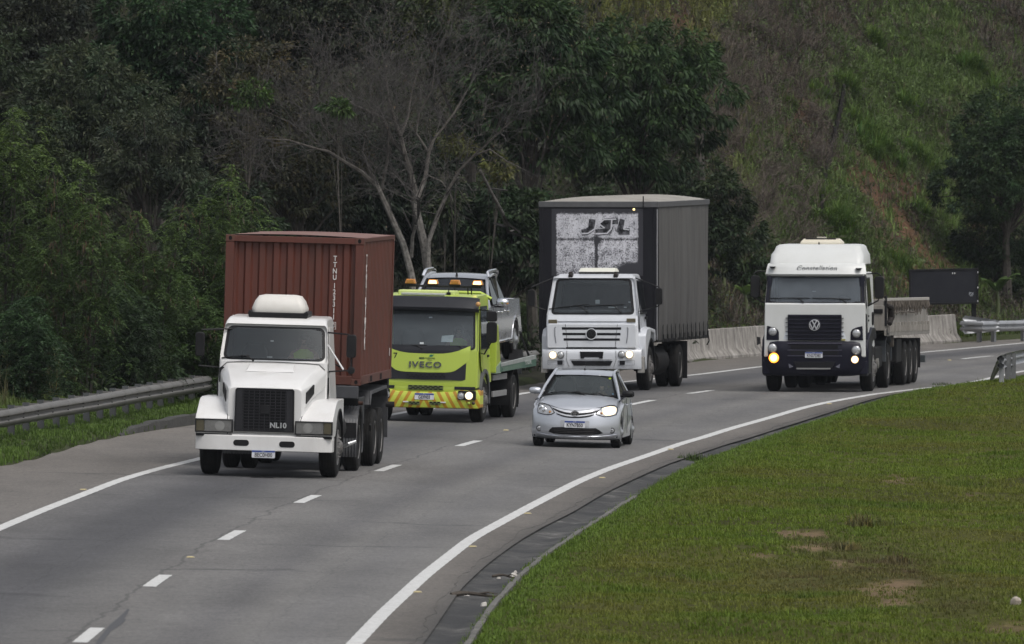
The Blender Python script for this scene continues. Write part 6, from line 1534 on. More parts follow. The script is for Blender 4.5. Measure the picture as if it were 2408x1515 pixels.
    for s in (-1, 1):
        x0, z1 = c2(1240, 905, .03); x1, z0 = c2(1555, 1080, .03); xa, xb = sorted((s*(x0-cx), s*(x1-cx)))
        hb = MB().prism(rrect(xa, xb, z0, z1, .02), -.012, .08).build('headlamp', SEAL, t, bevel=.006)
        xs, zs = c2(1290, 1000, 0); disc(hb, s*(xs-cx), zs, -.012, .064, LENS, 'indicator', .02); bezel(hb, s*(xs-cx), zs, -.008, .064, .006, SILV)
        xs, zs = c2(1435, 1000, 0); lit_lamp(hb, s*(xs-cx), zs, -.012, .080, 'lit_reflector')
        for px in (1425, 1510): xs, zs = c2(px, 1135, 0); disc(t, s*(xs-cx), zs, .03, .034, LIME if px < 1450 else plain('dark_plug', (.04, .03, .02), .6), 'round_cap', .03, 14)
        MB().prism(rrect(*sorted((s*.62, s*1.04)), .675, .735, .01), .05, .12).build('step_gap', BKP, t)
        # cab side: door, window, arch, quarter
        wf = lambda y, z: np.interp(z, [.7, 1.46, 2.3, 2.62], [W, W, W-.06, W-.12])
        d = sidep([(.55, 1.15), (.75, .95), (1.65, .95), (1.65, 2.42), (.66, 2.42), (.42, 1.55)], wf, s, .003, .010).build('door', LIME, t, flat=True)
        sidep([(.55, 1.52), (1.58, 1.52), (1.58, 2.34), (.72, 2.34)], wf, s, .012, .015).build('side_window', GLASS_S, d, flat=True)
        sidep([(.48, 1.49), (1.62, 1.49), (1.62, 2.37), (.70, 2.37)], wf, s, .009, .013).build('window_seal', SEAL, d, flat=True)
        MB().box(min(s*1.07, s*1.10), max(s*1.07, s*1.10), 1.42, 1.56, 1.32, 1.37).build('door_handle', BLACKP, d, bevel=.01)
        MB().prism(arch(.95, .47, .62, -10, 190, 16)+arch(.95, .47, .53, 190, -10, 16), s*.80, s*1.13, 'x').build('wheel_arch', plain('arch_grey', (.06, .062, .066), .6), t, bevel=.01)
        wheel(t, .97*s, .95, .45, .27, s); wheel(t, .73*s, 5.0, .45, .24, s); wheel(t, 1.00*s, 5.0, .45, .24, s, dual=True)
        MB().prism(arch(5.0, .47, .60, 200, -20, 16)+arch(5.0, .47, .57, -20, 200, 16), s*.60, s*1.13, 'x').build('rear_mudguard', BLACKP, t)
        MB().box(min(s*.62, s*1.1), max(s*.62, s*1.1), 5.68, 5.71, .20, .75).build('mud_flap', BLACKP, t)
        for z in (.48, .82):
            g = MB().box(min(s*1.04, s*1.08), max(s*1.04, s*1.08), 2.3, 4.2, z, z+.12).build('side_guard', plain('guard_pale', (.22, .22, .22), .5), t, bevel=.01)
    text('IVECO', .165, plain('dark_chrome', (.20, .21, .22), .22, .8), t, (c2(640, 435, .1)[0]-cx, sur(0, 1.0)-.04, c2(640, 435, .1)[1]), ext=.010, bold=.004, sx=1.26, space=1.18)
    DKG = plain('dark_green_ink', (.02, .05, .015), .6); TL = plain('teal_ink', (.02, .16, .09), .6)
    x, z = c2(650, 312, .1); text('eco', .075, DKG, t, (x-cx-.085, sur(0, z)-.037, z), bold=.003); text('rodovias', .060, DKG, t, (x-cx+.085, sur(0, z)-.037, z)); x, z = c2(720, 345, .1); text('minas', .04, DKG, t, (x-cx, sur(0, z)-.037, z))
    x, z = c2(745, 275, .1); x -= cx; lf = MB().prism([(x-.045, z-.005), (x-.01, z+.03), (x+.035, z+.025), (x+.06, z+.03), (x+.025, z-.015), (x-.02, z-.022)], sur(0, z)-.038, sur(0, z)-.03); lf.build('emblem', TL, t, flat=True)
    x, z = c2(75, 275, .15); text('17', .175, plain('black_ink', (.012, .012, .012), .5), t, (x-cx-.015, sur(x, z)-.035+.07*(abs(x-cx)/W)**4, z), bold=.002)
    x, z = c3(1750, 655, .3); disc(t, x-cx, z, .28, .050, plain('dim_amber_glow', (.55, .30, .10), .3), 'clearance_lamp', .04); disc(t, -(x-cx), z, .28, .050, AMBER, 'clearance_lamp', .04)
    # dashboard, papers, driver
    MB().box(-.98, .98, .45, .85, 1.15, 1.45).build('dashboard', DASHM, t, bevel=.05); seats(t, (-.5, .5), 1.5, 1.1); MB().box(-.95, .95, 1.9, 1.92, .9, 2.5).build('rear_lining', DARKIN, t)
    pp = plain('paper_white', (.62, .66, .68), .7); x, z = c3(1150, 1330, .5); x -= cx
    MB().add([(x-.12, .34, z-.07), (x+.12, .34, z-.07), (x+.12, .46, z+.075), (x-.12, .46, z+.05)], [(0, 1, 2, 3)]).build('paper_sheet', pp, t, flat=True)
    x, z = c3(800, 916, .35); x -= cx; MB().box(x-.035, x+.035, .372, .376, z-.012, z+.012).build('windscreen_sticker', pp, t); x, z = c3(630, 1425, .2); x -= cx; MB().box(x-.04, x+.04, .190, .195, z-.02, z+.02).build('windscreen_sticker', pp, t)
    person('driver in a lime shirt behind the windscreen of the tow truck', fr, (.50, 1.32, 1.08), .36)
    # mirrors
    for s in (-1, 1):
        x0, z0 = c(1008, 515, .45); x1, z1 = c(1006, 655, .45)
        m = arm_mirror(t, s*(abs(x1-cx)), .48, z1, .21, .43, [[(s*1.0, .60, 2.30), (s*1.14, .50, 2.30), (s*abs(x1-cx), .48, z0+.10)], [(s*1.05, .60, 1.42), (s*1.15, .5, 1.40), (s*abs(x1-cx), .48, z1-.18)]])
        MB().prism(rrect(s*abs(x0-cx)-.105, s*abs(x0-cx)+.105, z0-.105, z0+.105, .04), .42, .54).build('wide_mirror', BLACKP, m, bevel=.02)
    # roof: hatch, deflector frame, light bar
    za = c3(900, 420, 1.1)[1]
    MB().box(-.72, .45, .90, 1.5, zr-.02, zr+.09).build('roof_hatch', paint('faded_lime', (.50, .58, .20), .5, 0, .3, (.45, .5, .3), 3, 0, (1, 1, 1)), t, bevel=.03)
    MB().box(-.62, .28, .68, .92, zr-.01, zr+.035).build('hatch_wind_deflector', plain('pale_grey_strip', (.40, .41, .42), .4), t, bevel=.01)
    for s in (-1, 1): MB().tube([(s*1.02, 2.15, zr-.08), (s*.80, 2.10, c(600, 305, 2.1)[1]), (s*.0, 2.10, c(600, 305, 2.1)[1])], .038, 4).build('guard_frame', LIME, t)
    xb0, zb_ = c3(330, 275, 1.45); xb1, zb1 = c3(1810, 320, 1.45); zbar = (zb_+zb1)/2
    lb = MB().box(xb0-cx-.0, xb1-cx, 1.42, 1.52, zbar-.025, zbar+.02).build('beacon_bar', BLACKP, t, bevel=.008)
    for px in (520, 1280, 1540, 1610): x, z = c3(px, 345, 1.45); MB().tube([(x-cx, 1.47, zbar), (x-cx, 1.5, zr)], .014, 6).build('bar_foot', BLACKP, lb)
    for px, py, lit in ((408, 228, 0), (852, 240, 1), (1290, 244, 0), (1733, 258, 1)):
        x, z = c3(px, py, 1.45); x -= cx; z = zbar+.085
        MB().box(x-.115, x+.115, 1.40, 1.54, z-.075, z-.045).build('beacon_base', BLACKP, lb, bevel=.006)
        b = MB().loft([[(x-.115, 1.40, z-.045), (x+.115, 1.40, z-.045), (x+.115, 1.54, z-.045), (x-.115, 1.54, z-.045)], [(x-.085, 1.42, z+.05), (x+.085, 1.42, z+.05), (x+.085, 1.52, z+.05), (x-.085, 1.52, z+.05)]]).build('beacon', AMBERO, t, bevel=.012)
        MB().prism([(x-.085, z-.035), (x+.085, z-.035), (x+.068, z+.03), (x-.068, z+.03)], 1.385, 1.43).build('beacon_lamp', LITA if lit else plain('beacon_face', (.36, .16, .03), .3), b, bevel=.008)
    MB().tube([(.33, .9, zr), (.33, .9, zr+.35)], [.012, .004], 6).build('aerial', SEAL, t); MB().box(.29, .37, .86, .96, zr-.02, zr+.06).build('aerial_base', SEAL, t, bevel=.01)
    # bed: tilt deck, side lockers, chassis
    MB().box(-.40, .40, .4, 7.6, .55, .80).build('chassis', CHASSIS, t, bevel=.02); MB().box(-.9, .9, 4.85, 5.15, .38, .55).build('axle', CHASSIS, t); MB().box(-.9, .9, .2, 2.0, .48, .95).build('engine_underside', CHASSIS, t)
    MB().box(-.6, .6, 2.6, 4.3, .5, .9).build('tank', CHASSIS, t, bevel=.03)
    for s in (-1, 1):
        MB().prism([(2.12, .98), (2.12, 1.95), (2.30, 1.98), (2.72, 1.20), (2.72, .98)], s*.78, s*1.16, 'x').build('front_locker', LIME, t, bevel=.02)
        MB().prism([(2.13, .97), (2.13, 1.10), (2.74, 1.22), (2.74, .97)], s*.79, s*1.168, 'x').build('locker_stripe', paint('grey_green_paint', (.22, .30, .22), .4, 0, .2, (.2, .22, .2), 3, 0, (1, 1, 1)), t)
    tl = lambda y: .018*(y-2.6)
    def dk(x, y, z): return (x, y, z+tl(y))
    dg = paint('deck_green', (.03, .10, .065), .45, 0, .3, (.15, .17, .16), 3, 0, (1, 1, 1))
    MB().box(-1.13, 1.13, 2.6, 7.7, 1.02, 1.08).map(dk).build('tilt_deck', plain('deck_steel', (.09, .09, .09), .6), t)
    for s in (-1, 1):
        r = MB().prism([(2.6, .99), (7.7, .93), (7.7, 1.16), (2.6, 1.16)], s*1.12, s*1.17, 'x').map(dk).build('deck_rail', dg, t, bevel=.008)
        MB().prism([(2.7, 1.10), (7.6, 1.08), (7.6, 1.165), (2.7, 1.165)], s*1.121, s*1.176, 'x').map(dk).build('rail_top', plain('rail_pale', (.27, .29, .28), .5), r)
        MB().prism([(2.9, .99), (5.6, .97), (5.6, 1.075), (2.9, 1.075)], s*1.121, s*1.174, 'x').map(dk).build('rail_panel', plain('rail_sage', (.085, .15, .11), .5), r)
        q = text('ECORODOVIAS', .13, plain('rail_letter', (.33, .37, .35), .5), r, (s*1.178, 6.5, 1.045+tl(6.5)), rot=(R(90), 0, R(90 if s > 0 else -90)), ext=.002)
    for s in (-1, 1):
        MB().tube([(s*.98, 6.55, 1.75), (s*1.02, 7.05, 1.45), (s*1.06, 7.5, 1.17)], [.03, .025, .025], 4).build('tie_down_strap', SEAL, t)
        MB().prism([(6.75, 1.13), (7.1, 1.13), (6.85, 1.38)], s*.72, s*1.0, 'x').build('wheel_chock', BLACKP, t)
    MB().tube([(1.05, 3.0, 1.1), (1.08, 2.9, 1.4), (.98, 2.95, 1.5)], [.05, .05, .03], 6).build('red_strap', plain('strap_red', (.10, .012, .015), .7), t)
    return fr, c, cx
tow_frame, tow_crop, tow_cx = tow_truck()
def pickup():
    fr, c, cx = tow_frame, tow_crop, tow_cx
    GREY = paint('silver_pickup_paint', (.52, .53, .55), .18, .75, .08, (.3, .3, .3), 3, .7, (1, 1, 1))
    Y0 = 2.75; zd = 1.085
    t = fr.root('pickup', 'silver double-cab pickup strapped on the deck of the lime tow truck', 'pickup', (-.12, Y0, zd))
    t.matrix_world = t.matrix_world @ Matrix.Rotation(math.atan(.018), 4, 'X') @ Matrix.Diagonal((1, 1, 1.05, 1))
    W = .925
    # bonnet and nose
    rows = []
    for y, z, w in ((.02, .42, .80), (.0, .60, .86), (.0, .85, .88), (.05, 1.02, .88), (.30, 1.09, .88), (.9, 1.15, .87), (1.30, 1.18, .85), (1.40, 1.19, .84)): rows.append([(a*w, y+.22*abs(a)**3*(1 if y < .3 else .5), z-.03*a**4) for a in np.linspace(-1, 1, 17)])
    rows = [[(p[0]*.98, p[1]+.05, .36) for p in rows[0]]]+rows
    MB().grid(rows).build('bonnet', GREY, t, ang=60)
    gl = MB().prism(rrect(-.50, .50, .66, .98, .05), -.02, .03).build('grille', plain('pickup_grille', (.03, .03, .032), .4), t, bevel=.01)
    for z in (.74, .82, .90): MB().box(-.47, .47, -.035, -.01, z-.015, z+.015).build('grille_bar', CHROME, gl, bevel=.005)
    MB().box(-.82, .82, -.06, .2, .40, .60).build('bumper', GREY, t, bevel=.05)
    for s in (-1, 1): MB().prism([(s*.54, .72), (s*.86, .80), (s*.86, 1.0), (s*.54, .96)], .02, .25).build('headlamp', LENS, t, bevel=.02)
    A_, B_ = (1.38, 1.19, .76), (2.05, 1.68, .63)
    Mp = screen(t, A_, B_, (.02, .015, .01), .07, SEAL, glass('pickup_windscreen', (.14, .15, .16), .04, (.05, .055, .065), .35), bow=.14, sealw=.03, th=.01)
    MB().box(-.74, .74, 1.45, 1.8, .9, 1.15).build('dashboard', DASHM, t, bevel=.03); seats(t, (-.38, .38), 2.2, .8, .5, .75); MB().box(-.7, .7, 3.05, 3.2, .75, 1.5).build('rear_seat', SEATM, t, bevel=.04)
    rp_ = [(2.03, 1.68, .635), (2.25, 1.735, .64), (2.7, 1.765, .64), (3.15, 1.75, .63), (3.42, 1.70, .60), (3.52, 1.64, .58)]
    MB().grid([[(a*w, y+.04*a*a*(1 if y < 2.1 else 0), z-.03*a*a) for a in np.linspace(-1, 1, 13)] for y, z, w in rp_]).build('roof', GREY, t)
    MB().tube([(0, 2.12, 1.70), (0, 2.13, 1.78)], [.03, .012], 8).build('antenna', SEAL, t); MB().tube([(0, 2.13, 1.77), (0, 2.0, 2.15)], .004, 5).build('antenna_rod', SEAL, t)
    MB().add([(-.58, 3.52, 1.63), (.58, 3.52, 1.63), (.72, 3.62, 1.20), (-.72, 3.62, 1.20)], [(0, 1, 2, 3)]).build('rear_window', GLASS_S, t, flat=True)
    for s in (-1, 1):
        MB().tube([(s*.69, 2.0, 1.70), (s*.66, 2.06, 1.79), (s*.665, 2.3, 1.815), (s*.665, 3.1, 1.815), (s*.66, 3.4, 1.78), (s*.63, 3.5, 1.68)], [.028, .034, .034, .032, .03, .02], 8).build('roof_rail', CHROME, t)
        MB().tube([(s*.83, 1.25, 1.13), (s*.775, 1.45, 1.22), (s*.69, 1.8, 1.50), (s*.645, 2.06, 1.68), (s*.65, 2.7, 1.735), (s*.635, 3.2, 1.725), (s*.60, 3.5, 1.62)], [.03, .034, .036, .036, .036, .036, .036], 10).build('roof_pillar', GREY, t, ang=80)
        poly = [(.25, .45), (.20, .95), (.55, 1.07), (1.35, 1.15), (3.6, 1.16), (3.62, 1.20), (5.25, 1.20), (5.28, .52)]+arch(4.35, .40, .44, -5, 185, 14)+[(3.85, .42), (1.60, .42)]+arch(1.02, .40, .44, 0, 180, 14)
        def wx(y, z): return W-.07*max(0, (z-.85)/.35)**2-.02*max(0, (.6-z)/.3)-.10*max(0, (.6-y)/.4)**2
        sidep(poly, wx, s, -.03, 0).build('side_panel', GREY, t, ang=30)
        for cy in (1.02, 4.35):
            MB().prism(arch(cy, .40, .475, -8, 188, 16)+arch(cy, .40, .435, 188, -8, 16), s*(W-.06), s*(W+.012), 'x').build('arch_flare', GREY, t, bevel=.01)
            wheel(t, s*.80, cy, .385, .25, s, rim=plain('alloy', (.34, .35, .36), .35, .7))
        for y in (1.45, 2.45, 3.40): MB().tube([(s*(wx(y, .5)+.002), y, .48), (s*(wx(y, 1.1)+.002), y, 1.12)], .006, 5).build('door_gap', plain('panel_gap', (.03, .03, .032), .7), t)
        for y in (2.25, 3.2): MB().box(min(s*.90, s*.945), max(s*.90, s*.945), y, y+.2, .98, 1.02).build('door_handle', CHROME, t, bevel=.01)
        for P in ([(1.62, 1.17, .85), (2.42, 1.17, .86), (2.44, 1.66, .66), (2.08, 1.62, .67)], [(2.52, 1.17, .86), (3.38, 1.18, .85), (3.28, 1.64, .65), (2.52, 1.66, .66)]):
            MB().add([(s*p[2], p[0], p[1]) for p in P], [(0, 1, 2, 3)]).build('side_window', glass('pickup_side_glass', (.06, .065, .07), .03, (.03, .033, .036), .3) if 'pickup_side_glass' not in bpy.data.materials else bpy.data.materials['pickup_side_glass'], t, flat=True)
        MB().add([(s*.865, 2.42, 1.16), (s*.865, 2.54, 1.16), (s*.668, 2.54, 1.67), (s*.668, 2.42, 1.67)], [(0, 1, 2, 3)]).build('door_pillar', SEAL, t, flat=True)
        MB().box(min(s*.70, s*.98), max(s*.70, s*.98), 1.7, 3.6, .40, .46).build('side_step', CHROME, t, bevel=.02)
        rings = [[(s*(W+.12+u), 1.62+d*math.cos(2*math.pi*i/16), 1.22+h*math.sin(2*math.pi*i/16)) for i in range(16)] for u, h, d in ((-.12, .05, .04), (-.09, .085, .08), (.02, .09, .09), (.10, .075, .07), (.13, .04, .03))]
        m = MB().loft(rings).build('mirror', CHROME, t, ang=70); MB().box(min(s*(W-.04), s*(W+.16)), max(s*(W-.04), s*(W+.16)), 1.58, 1.70, 1.12, 1.15).build('mirror_foot', SEAL, m, bevel=.01)
        MB().tube([(s*(W+.21), 1.56, 1.20), (s*(W+.24), 1.60, 1.21)], .02, 6).build('mirror_indicator', AMBERO, m)
    MB().box(-.80, .80, 3.65, 5.25, .55, .60).build('load_bed', SEAL, t); MB().box(-.85, .85, 5.24, 5.30, .55, 1.19).build('tailgate', GREY, t, bevel=.02); MB().box(-.8, .8, .3, 3.65, .36, .62).build('floor', SEAL, t); MB().box(-.75, .75, .25, 1.35, .5, 1.0).build('engine_bay', SEAL, t)
pickup()
# ------------------------------------------------------------------ white cab-over truck with the tall dark tarpaulin body
def worn_panel_mat():
    m, nt, bs = new_mat('peeling_white_paint'); tc = nt.nodes.new('ShaderNodeTexCoord'); ob = tc.outputs['Object']; sp = nt.nodes.new('ShaderNodeSeparateXYZ'); nt.links.new(ob, sp.inputs[0])
    X, Z = sp.outputs['X'], sp.outputs['Z']
    mp = nt.nodes.new('ShaderNodeMapping'); mp.inputs['Scale'].default_value = (1, 1, .8); nt.links.new(ob, mp.inputs['Vector'])
    n1 = noise(nt, 52, 3, .7, vec=mp.outputs[0], dist=.8); n2 = noise(nt, 5, 5, .65, vec=ob, dist=.3); n3 = noise(nt, 2.2, 3, .5, vec=ob)
    def gauss(v, c, w): return ramp(nt, mmath(nt, 'DIVIDE', mmath(nt, 'ABSOLUTE', mmath(nt, 'SUBTRACT', v, c)), w), [(0, 1.0), (1, 0.0)])
    # bare streaks: a level band, an upright one below the letters, the frayed rim, the lower corner
    e = mmath(nt, 'MULTIPLY', gauss(Z, .84, .05), .17)
    e = mmath(nt, 'ADD', e, mmath(nt, 'MULTIPLY', mmath(nt, 'MULTIPLY', gauss(X, -.02, .05), ramp(nt, Z, [(.80, 1.0), (1.0, 0.0)])), .30))
    e = mmath(nt, 'ADD', e, mmath(nt, 'MULTIPLY', mmath(nt, 'MULTIPLY', gauss(X, .0, .16), gauss(Z, .80, .15)), .30))
    rim = mmath(nt, 'MAXIMUM', ramp(nt, mmath(nt, 'ABSOLUTE', X), [(.93, 0.0), (1.02, 1.0)]), ramp(nt, mmath(nt, 'ABSOLUTE', mmath(nt, 'SUBTRACT', Z, .72)), [(.68, 0.0), (.80, 1.0)]))
    e = mmath(nt, 'ADD', e, mmath(nt, 'MULTIPLY', rim, .5))
    e = mmath(nt, 'ADD', e, mmath(nt, 'MULTIPLY', mmath(nt, 'MULTIPLY', ramp(nt, X, [(.35, 0.0), (.75, 1.0)]), ramp(nt, Z, [(.10, 1.0), (.34, 0.0)])), .7))
    e = mmath(nt, 'ADD', e, mmath(nt, 'MULTIPLY', mmath(nt, 'MULTIPLY', ramp(nt, X, [(-1, 1.0), (-.6, 0.0)]), ramp(nt, Z, [(1.32, 0.0), (1.46, 1.0)])), .5))
    v = mmath(nt, 'ADD', mmath(nt, 'ADD', mmath(nt, 'ADD', mmath(nt, 'MULTIPLY', n1, .95), ramp(nt, Z, [(.0, .07), (.9, 0.0)])), mmath(nt, 'MULTIPLY', n2, .45)), e)
    f = ramp(nt, v, [(.68, 0.0), (.85, 1.0)])
    c = mixc(nt, f, mixc(nt, ramp(nt, n3, [(.4, 0.0), (.7, 1.0)]), (.58, .58, .62), (.46, .46, .50)), (.020, .020, .026))
    nt.links.new(c, bs.inputs['Base Color']); bs.inputs['Roughness'].default_value = .6; return m
def canvas_mat(name, c0, c1):
    m, nt, bs = new_mat(name); tc = nt.nodes.new('ShaderNodeTexCoord'); mp = nt.nodes.new('ShaderNodeMapping'); mp.inputs['Scale'].default_value = (1, 1, .10); nt.links.new(tc.outputs['Object'], mp.inputs['Vector'])
    a = ramp(nt, noise(nt, 4.5, 7, .65, vec=mp.outputs[0], dist=.3), [(.32, 0.0), (.68, 1.0)]); b = noise(nt, 1.1, 5, .6, vec=tc.outputs['Object'])
    nt.links.new(mixc(nt, ramp(nt, b, [(.3, 0.0), (.7, .4)]), mixc(nt, a, c0, c1), c1), bs.inputs['Base Color']); bs.inputs['Roughness'].default_value = .75; return m
def box_truck():
    fr = Frame(1408.9, 916.9, 8.8, 1.2); c = Crop(fr, 1540, 780, 5.05); b1 = Crop(fr, 1500, 540, 2.525)
    t = fr.root('box_truck', 'tall truck with white cab and dark grey tarpaulin body', 'truck')
    cx = c(787, 910, 0)[0]; W = 1.06
    X = lambda px, py, yl=.1: c(px, py, yl)[0]-cx
    Zt = lambda px, py, yl=.1: c(px, py, yl)[1]
    zb, zt = Zt(790, 625, .12), Zt(790, 112, .34); zroof = Zt(790, 42, .6)
    A, B = (.12, zb-.03, W-.01), (.34, zt+.02, W-.13)
    prof = [(.06, .80, W), (.06, zb-.20, W), A, B, (.46, zroof-.06, W-.17), (.70, zroof, W-.20), (1.6, zroof, W-.20), (1.74, zroof-.1, W-.17), (1.78, 1.0, W), (.30, .75, W)]
    MB().slab(prof, skip=(2,)).build('cab', WHITE2, t, bevel=.05, seg=3)
    Mp = screen(t, A, B, (.085, .03, .02), .09, WHITE2, bow=.06, sealw=.05)
    wiper(t, Mp, -.12, .09, -.36, .26, -.98, .17); wiper(t, Mp, .62, .09, .42, .28, -.2, .24)
    MB().box(-.95, .95, .36, .75, 1.2, zb+.10).build('dashboard', DASHM, t, bevel=.04); seats(t, (-.5, .5), 1.25, 1.2); MB().box(-.95, .95, 1.66, 1.68, .9, 2.4).build('rear_lining', DARKIN, t)
    for px, py, w, h in ((866, 445, .10, .09), (1330, 450, .05, .03), (1085, 525, .20, .03), (1268, 525, .06, .025)):
        x = X(px, py, .2); z = Zt(px, py, .2); MB().box(x-w*.5, x+w*.5, .30, .305, z-h/2, z+h/2).build('dashboard_item', plain('windscreen_item', (.40, .44, .45), .6), t)
    # grille panel with three slots and the ring badge
    pz1, pz0 = Zt(790, 762, 0), Zt(790, 1118, 0)
    g = MB().prism([(-1.02, pz0), (1.02, pz0), (1.03, pz1-.04), (.99, pz1), (-.99, pz1), (-1.03, pz1-.04)], -.02, .10).build('grille_panel', WHITE2, t, bevel=.022)
    BK = plain('slot_black', (.008, .008, .010), .6)
    for py, x0, x1 in ((832, 358, 1220), (913, 368, 1210), (992, 385, 1200)):
        z = Zt(790, py, 0); h = .028; MB().prism([(X(x0, py, 0), z-h), (X(x1, py, 0), z-h), (X(x1, py, 0), z+h), (X(x0, py, 0), z+h)], -.024, .0).build('grille_slot', BK, g, bevel=.004)
    x, z = 0, Zt(787, 912, 0); d = disc(g, x, z, -.03, .112, plain('badge_black', (.012, .012, .013), .45), 'badge', .012, 28); bezel(d, x, z, -.024, .112, .016, WHITE2, 'badge_ring', .03)
    vw_badge(d, x, -.040, z, .085, plain('badge_dark_grey', (.030, .030, .032), .5))
    z = Zt(790, 1110, 0); MB().box(-.58, .58, -.026, .0, z-.018, z+.012).build('panel_gap', BK, g)
    for s in (-1, 1):
        MB().tube([(s*.60, -.024, pz1-.01), (s*.57, -.024, (pz0+pz1)/2), (s*.55, -.024, pz0+.02)], .005, 5).build('panel_gap', plain('panel_gap', (.03, .03, .032), .7), g)
        MB().tube([(s*.82, -.024, pz1-.08), (s*.845, -.026, pz1-.10), (s*.835, -.026, (pz0+pz1)/2), (s*.81, -.024, pz0+.12)], .012, 6).build('panel_recess', plain('recess_grey', (.22, .23, .25), .5), g)
        z = Zt(1318, 714, 0) if s > 0 else Zt(256, 730, 0); x = s*.90; MB().prism(rrect(x-.10, x+.10, z-.042, z+.042, .01), .035, .10).build('marker_lamp', plain('olive_lens', (.105, .09, .055), .3), t, bevel=.006)
    MB().prism([(-1.0, zb-.165), (1.0, zb-.165), (1.0, zb-.155), (-1.0, zb-.155)], .045, .08).build('crease', plain('crease_grey', (.36, .37, .39), .5), t)
    # bumper
    bz1, bz0 = Zt(790, 1135, -.05), Zt(790, 1425, -.05); rows = []
    for z, y in ((bz0, .06), (bz0+.01, -.02), (bz0+.10, -.05), (bz1-.10, -.06), (bz1-.02, -.05), (bz1, -.02), (bz1, .10)): rows.append([(a*(1.14-.0*abs(a)), y+.12*abs(a)**6, z) for a in np.linspace(-1, 1, 29)])
    rows = [[(p[0]*.98, .45, p[2]) for p in rows[0]]]+rows+[[(p[0]*.98, .45, p[2]) for p in rows[-1]]]
    bp_ = MB().grid(rows).build('bumper', WHITE2, t, ang=50)
    SC = plain('line_dark', (.09, .09, .09), .8)  # dark grey for the gap and crease lines
    for px in (430, 1140): x = X(px, 1200, -.05); MB().tube([(x, -.062, bz1-.03), (x-.01*(1 if x < 0 else -1), -.066, (bz0+bz1)/2), (x-.05*(-1 if x > 0 else 1)*-1, -.05, bz0+.05)], .005, 5).build('panel_gap', SC, bp_)
    x0, x1 = X(618, 1170, -.05), X(962, 1170, -.05); z1, z0 = Zt(790, 1168, -.05), Zt(790, 1268, -.05)
    MB().prism([(x0+.02, z0), (x0+.10, z0), (x0+.10, z0+.03), (x1-.10, z0+.03), (x1-.10, z0), (x1-.02, z0), (x1, z1), (x0, z1)], -.074, -.03).build('plate_recess', BK, bp_, bevel=.006)
    x0, x1 = X(490, 1335, -.05), X(1095, 1335, -.05); z1, z0 = Zt(790, 1302, -.05), Zt(790, 1372, -.05); MB().prism([(x0+.06, z0), (x1-.06, z0), (x1, z1), (x0, z1)], -.066, -.03).build('lower_intake', BK, bp_, bevel=.006)
    MB().prism([(X(492, 1300), bz1-.24), (X(1095, 1300), bz1-.24), (X(1095, 1300), bz1-.232), (X(492, 1300), bz1-.232)], -.068, -.05).build('crease', SC, bp_)
    for s in (-1, 1):
        zz = Zt(1338, 1210, -.05) if s > 0 else Zt(237, 1218, -.05); x = s*.88
        lit_lamp(bp_, x, zz, -.055, .085, 'lit_headlamp'); bezel(bp_, x, zz, -.05, .078, .018, SILV, 'lamp_ring', .02)
        x = s*.70; disc(bp_, x, zz, -.06, .072, LENS, 'second_lamp', .025); bezel(bp_, x, zz, -.055, .072, .012, plain('lamp_dark_ring', (.10, .10, .10), .4), 'lamp_ring', .02)
        x = s*.715; zz = Zt(1240, 1330, -.05); MB().prism(rrect(x-.06, x+.06, zz-.045, zz+.045, .01), -.068, -.03).build('bumper_slot', BK, bp_, bevel=.005)
        MB().ring(rrect(*sorted((s*.62, s*1.0)), zz-.055, zz+.055, .01), rrect(*sorted((s*.628, s*.992)), zz-.047, zz+.047, .01), -.062, -.05).build('fog_cover', plain('recess_grey', (.22, .23, .25), .5), bp_)
        # wheel arch fender, steps, door
        fw = MB().prism([(.34, .95), (.36, 1.25), (.55, 1.40), (1.0, 1.44), (1.9, 1.38), (2.0, 1.1), (1.9, 1.1), (1.78, 1.28), (1.2, 1.34)]+arch(1.2, .50, .66, 100, 185, 8)+[(.40, .62)], s*.86, s*1.20, 'x').build('fender', WHITE2, t, bevel=.03)
        MB().prism(arch(1.2, .50, .69, -5, 185, 16)+arch(1.2, .50, .62, 185, -5, 16), s*.9, s*1.205, 'x').build('arch_lip', BLACKP, fw)
        MB().box(min(s*1.04, s*1.18), max(s*1.04, s*1.18), .10, .35, .40, .78).build('step_box', paint('scraped_step', (.30, .29, .27), .7, 0, .9, (.05, .05, .05), 9, 0, (1, 1, 1)), t, bevel=.02)
        wf = lambda y, z: np.interp(z, [.8, zb, zt], [W, W-.01, W-.13])
        d = sidep([(.45, 1.25), (1.5, 1.25), (1.5, zt-.02), (.48, zt-.02), (.35, zb)], wf, s, .003, .012).build('door', WHITE2, t, flat=True)
        sidep([(.50, zb+.03), (1.42, zb+.03), (1.42, zt-.06), (.62, zt-.06)], wf, s, .014, .018).build('side_window', GLASS_S, d, flat=True); sidep([(.44, zb), (1.46, zb), (1.46, zt-.03), (.58, zt-.03)], wf, s, .010, .015).build('window_seal', SEAL, d, flat=True)
        MB().box(min(s*1.05, s*1.09), max(s*1.05, s*1.09), 1.2, 1.4, zb-.12, zb-.06).build('door_handle', BLACKP, d, bevel=.01)
        wheel(t, 1.05*s, 1.2, .50, .28, s); wheel(t, .78*s, 6.0, .50, .26, s); wheel(t, 1.08*s, 6.0, .50, .26, s, dual=True)
        MB().box(min(s*.64, s*1.24), max(s*.64, s*1.24), 6.9, 6.93, .18, 1.05).build('mud_flap', BLACKP, t)
        MB().lathe([(2.6, .28), (4.0, .28)] if s < 0 else [(2.7, .32), (4.4, .32)], (s*.85, 0, .62), 'y', 20).build('fuel_tank', CHASSIS, t, ang=40)
    # roof: raised hatch, two hooded lamps, mirrors
    zr0, zr1 = zroof, Zt(880, -55, .9)
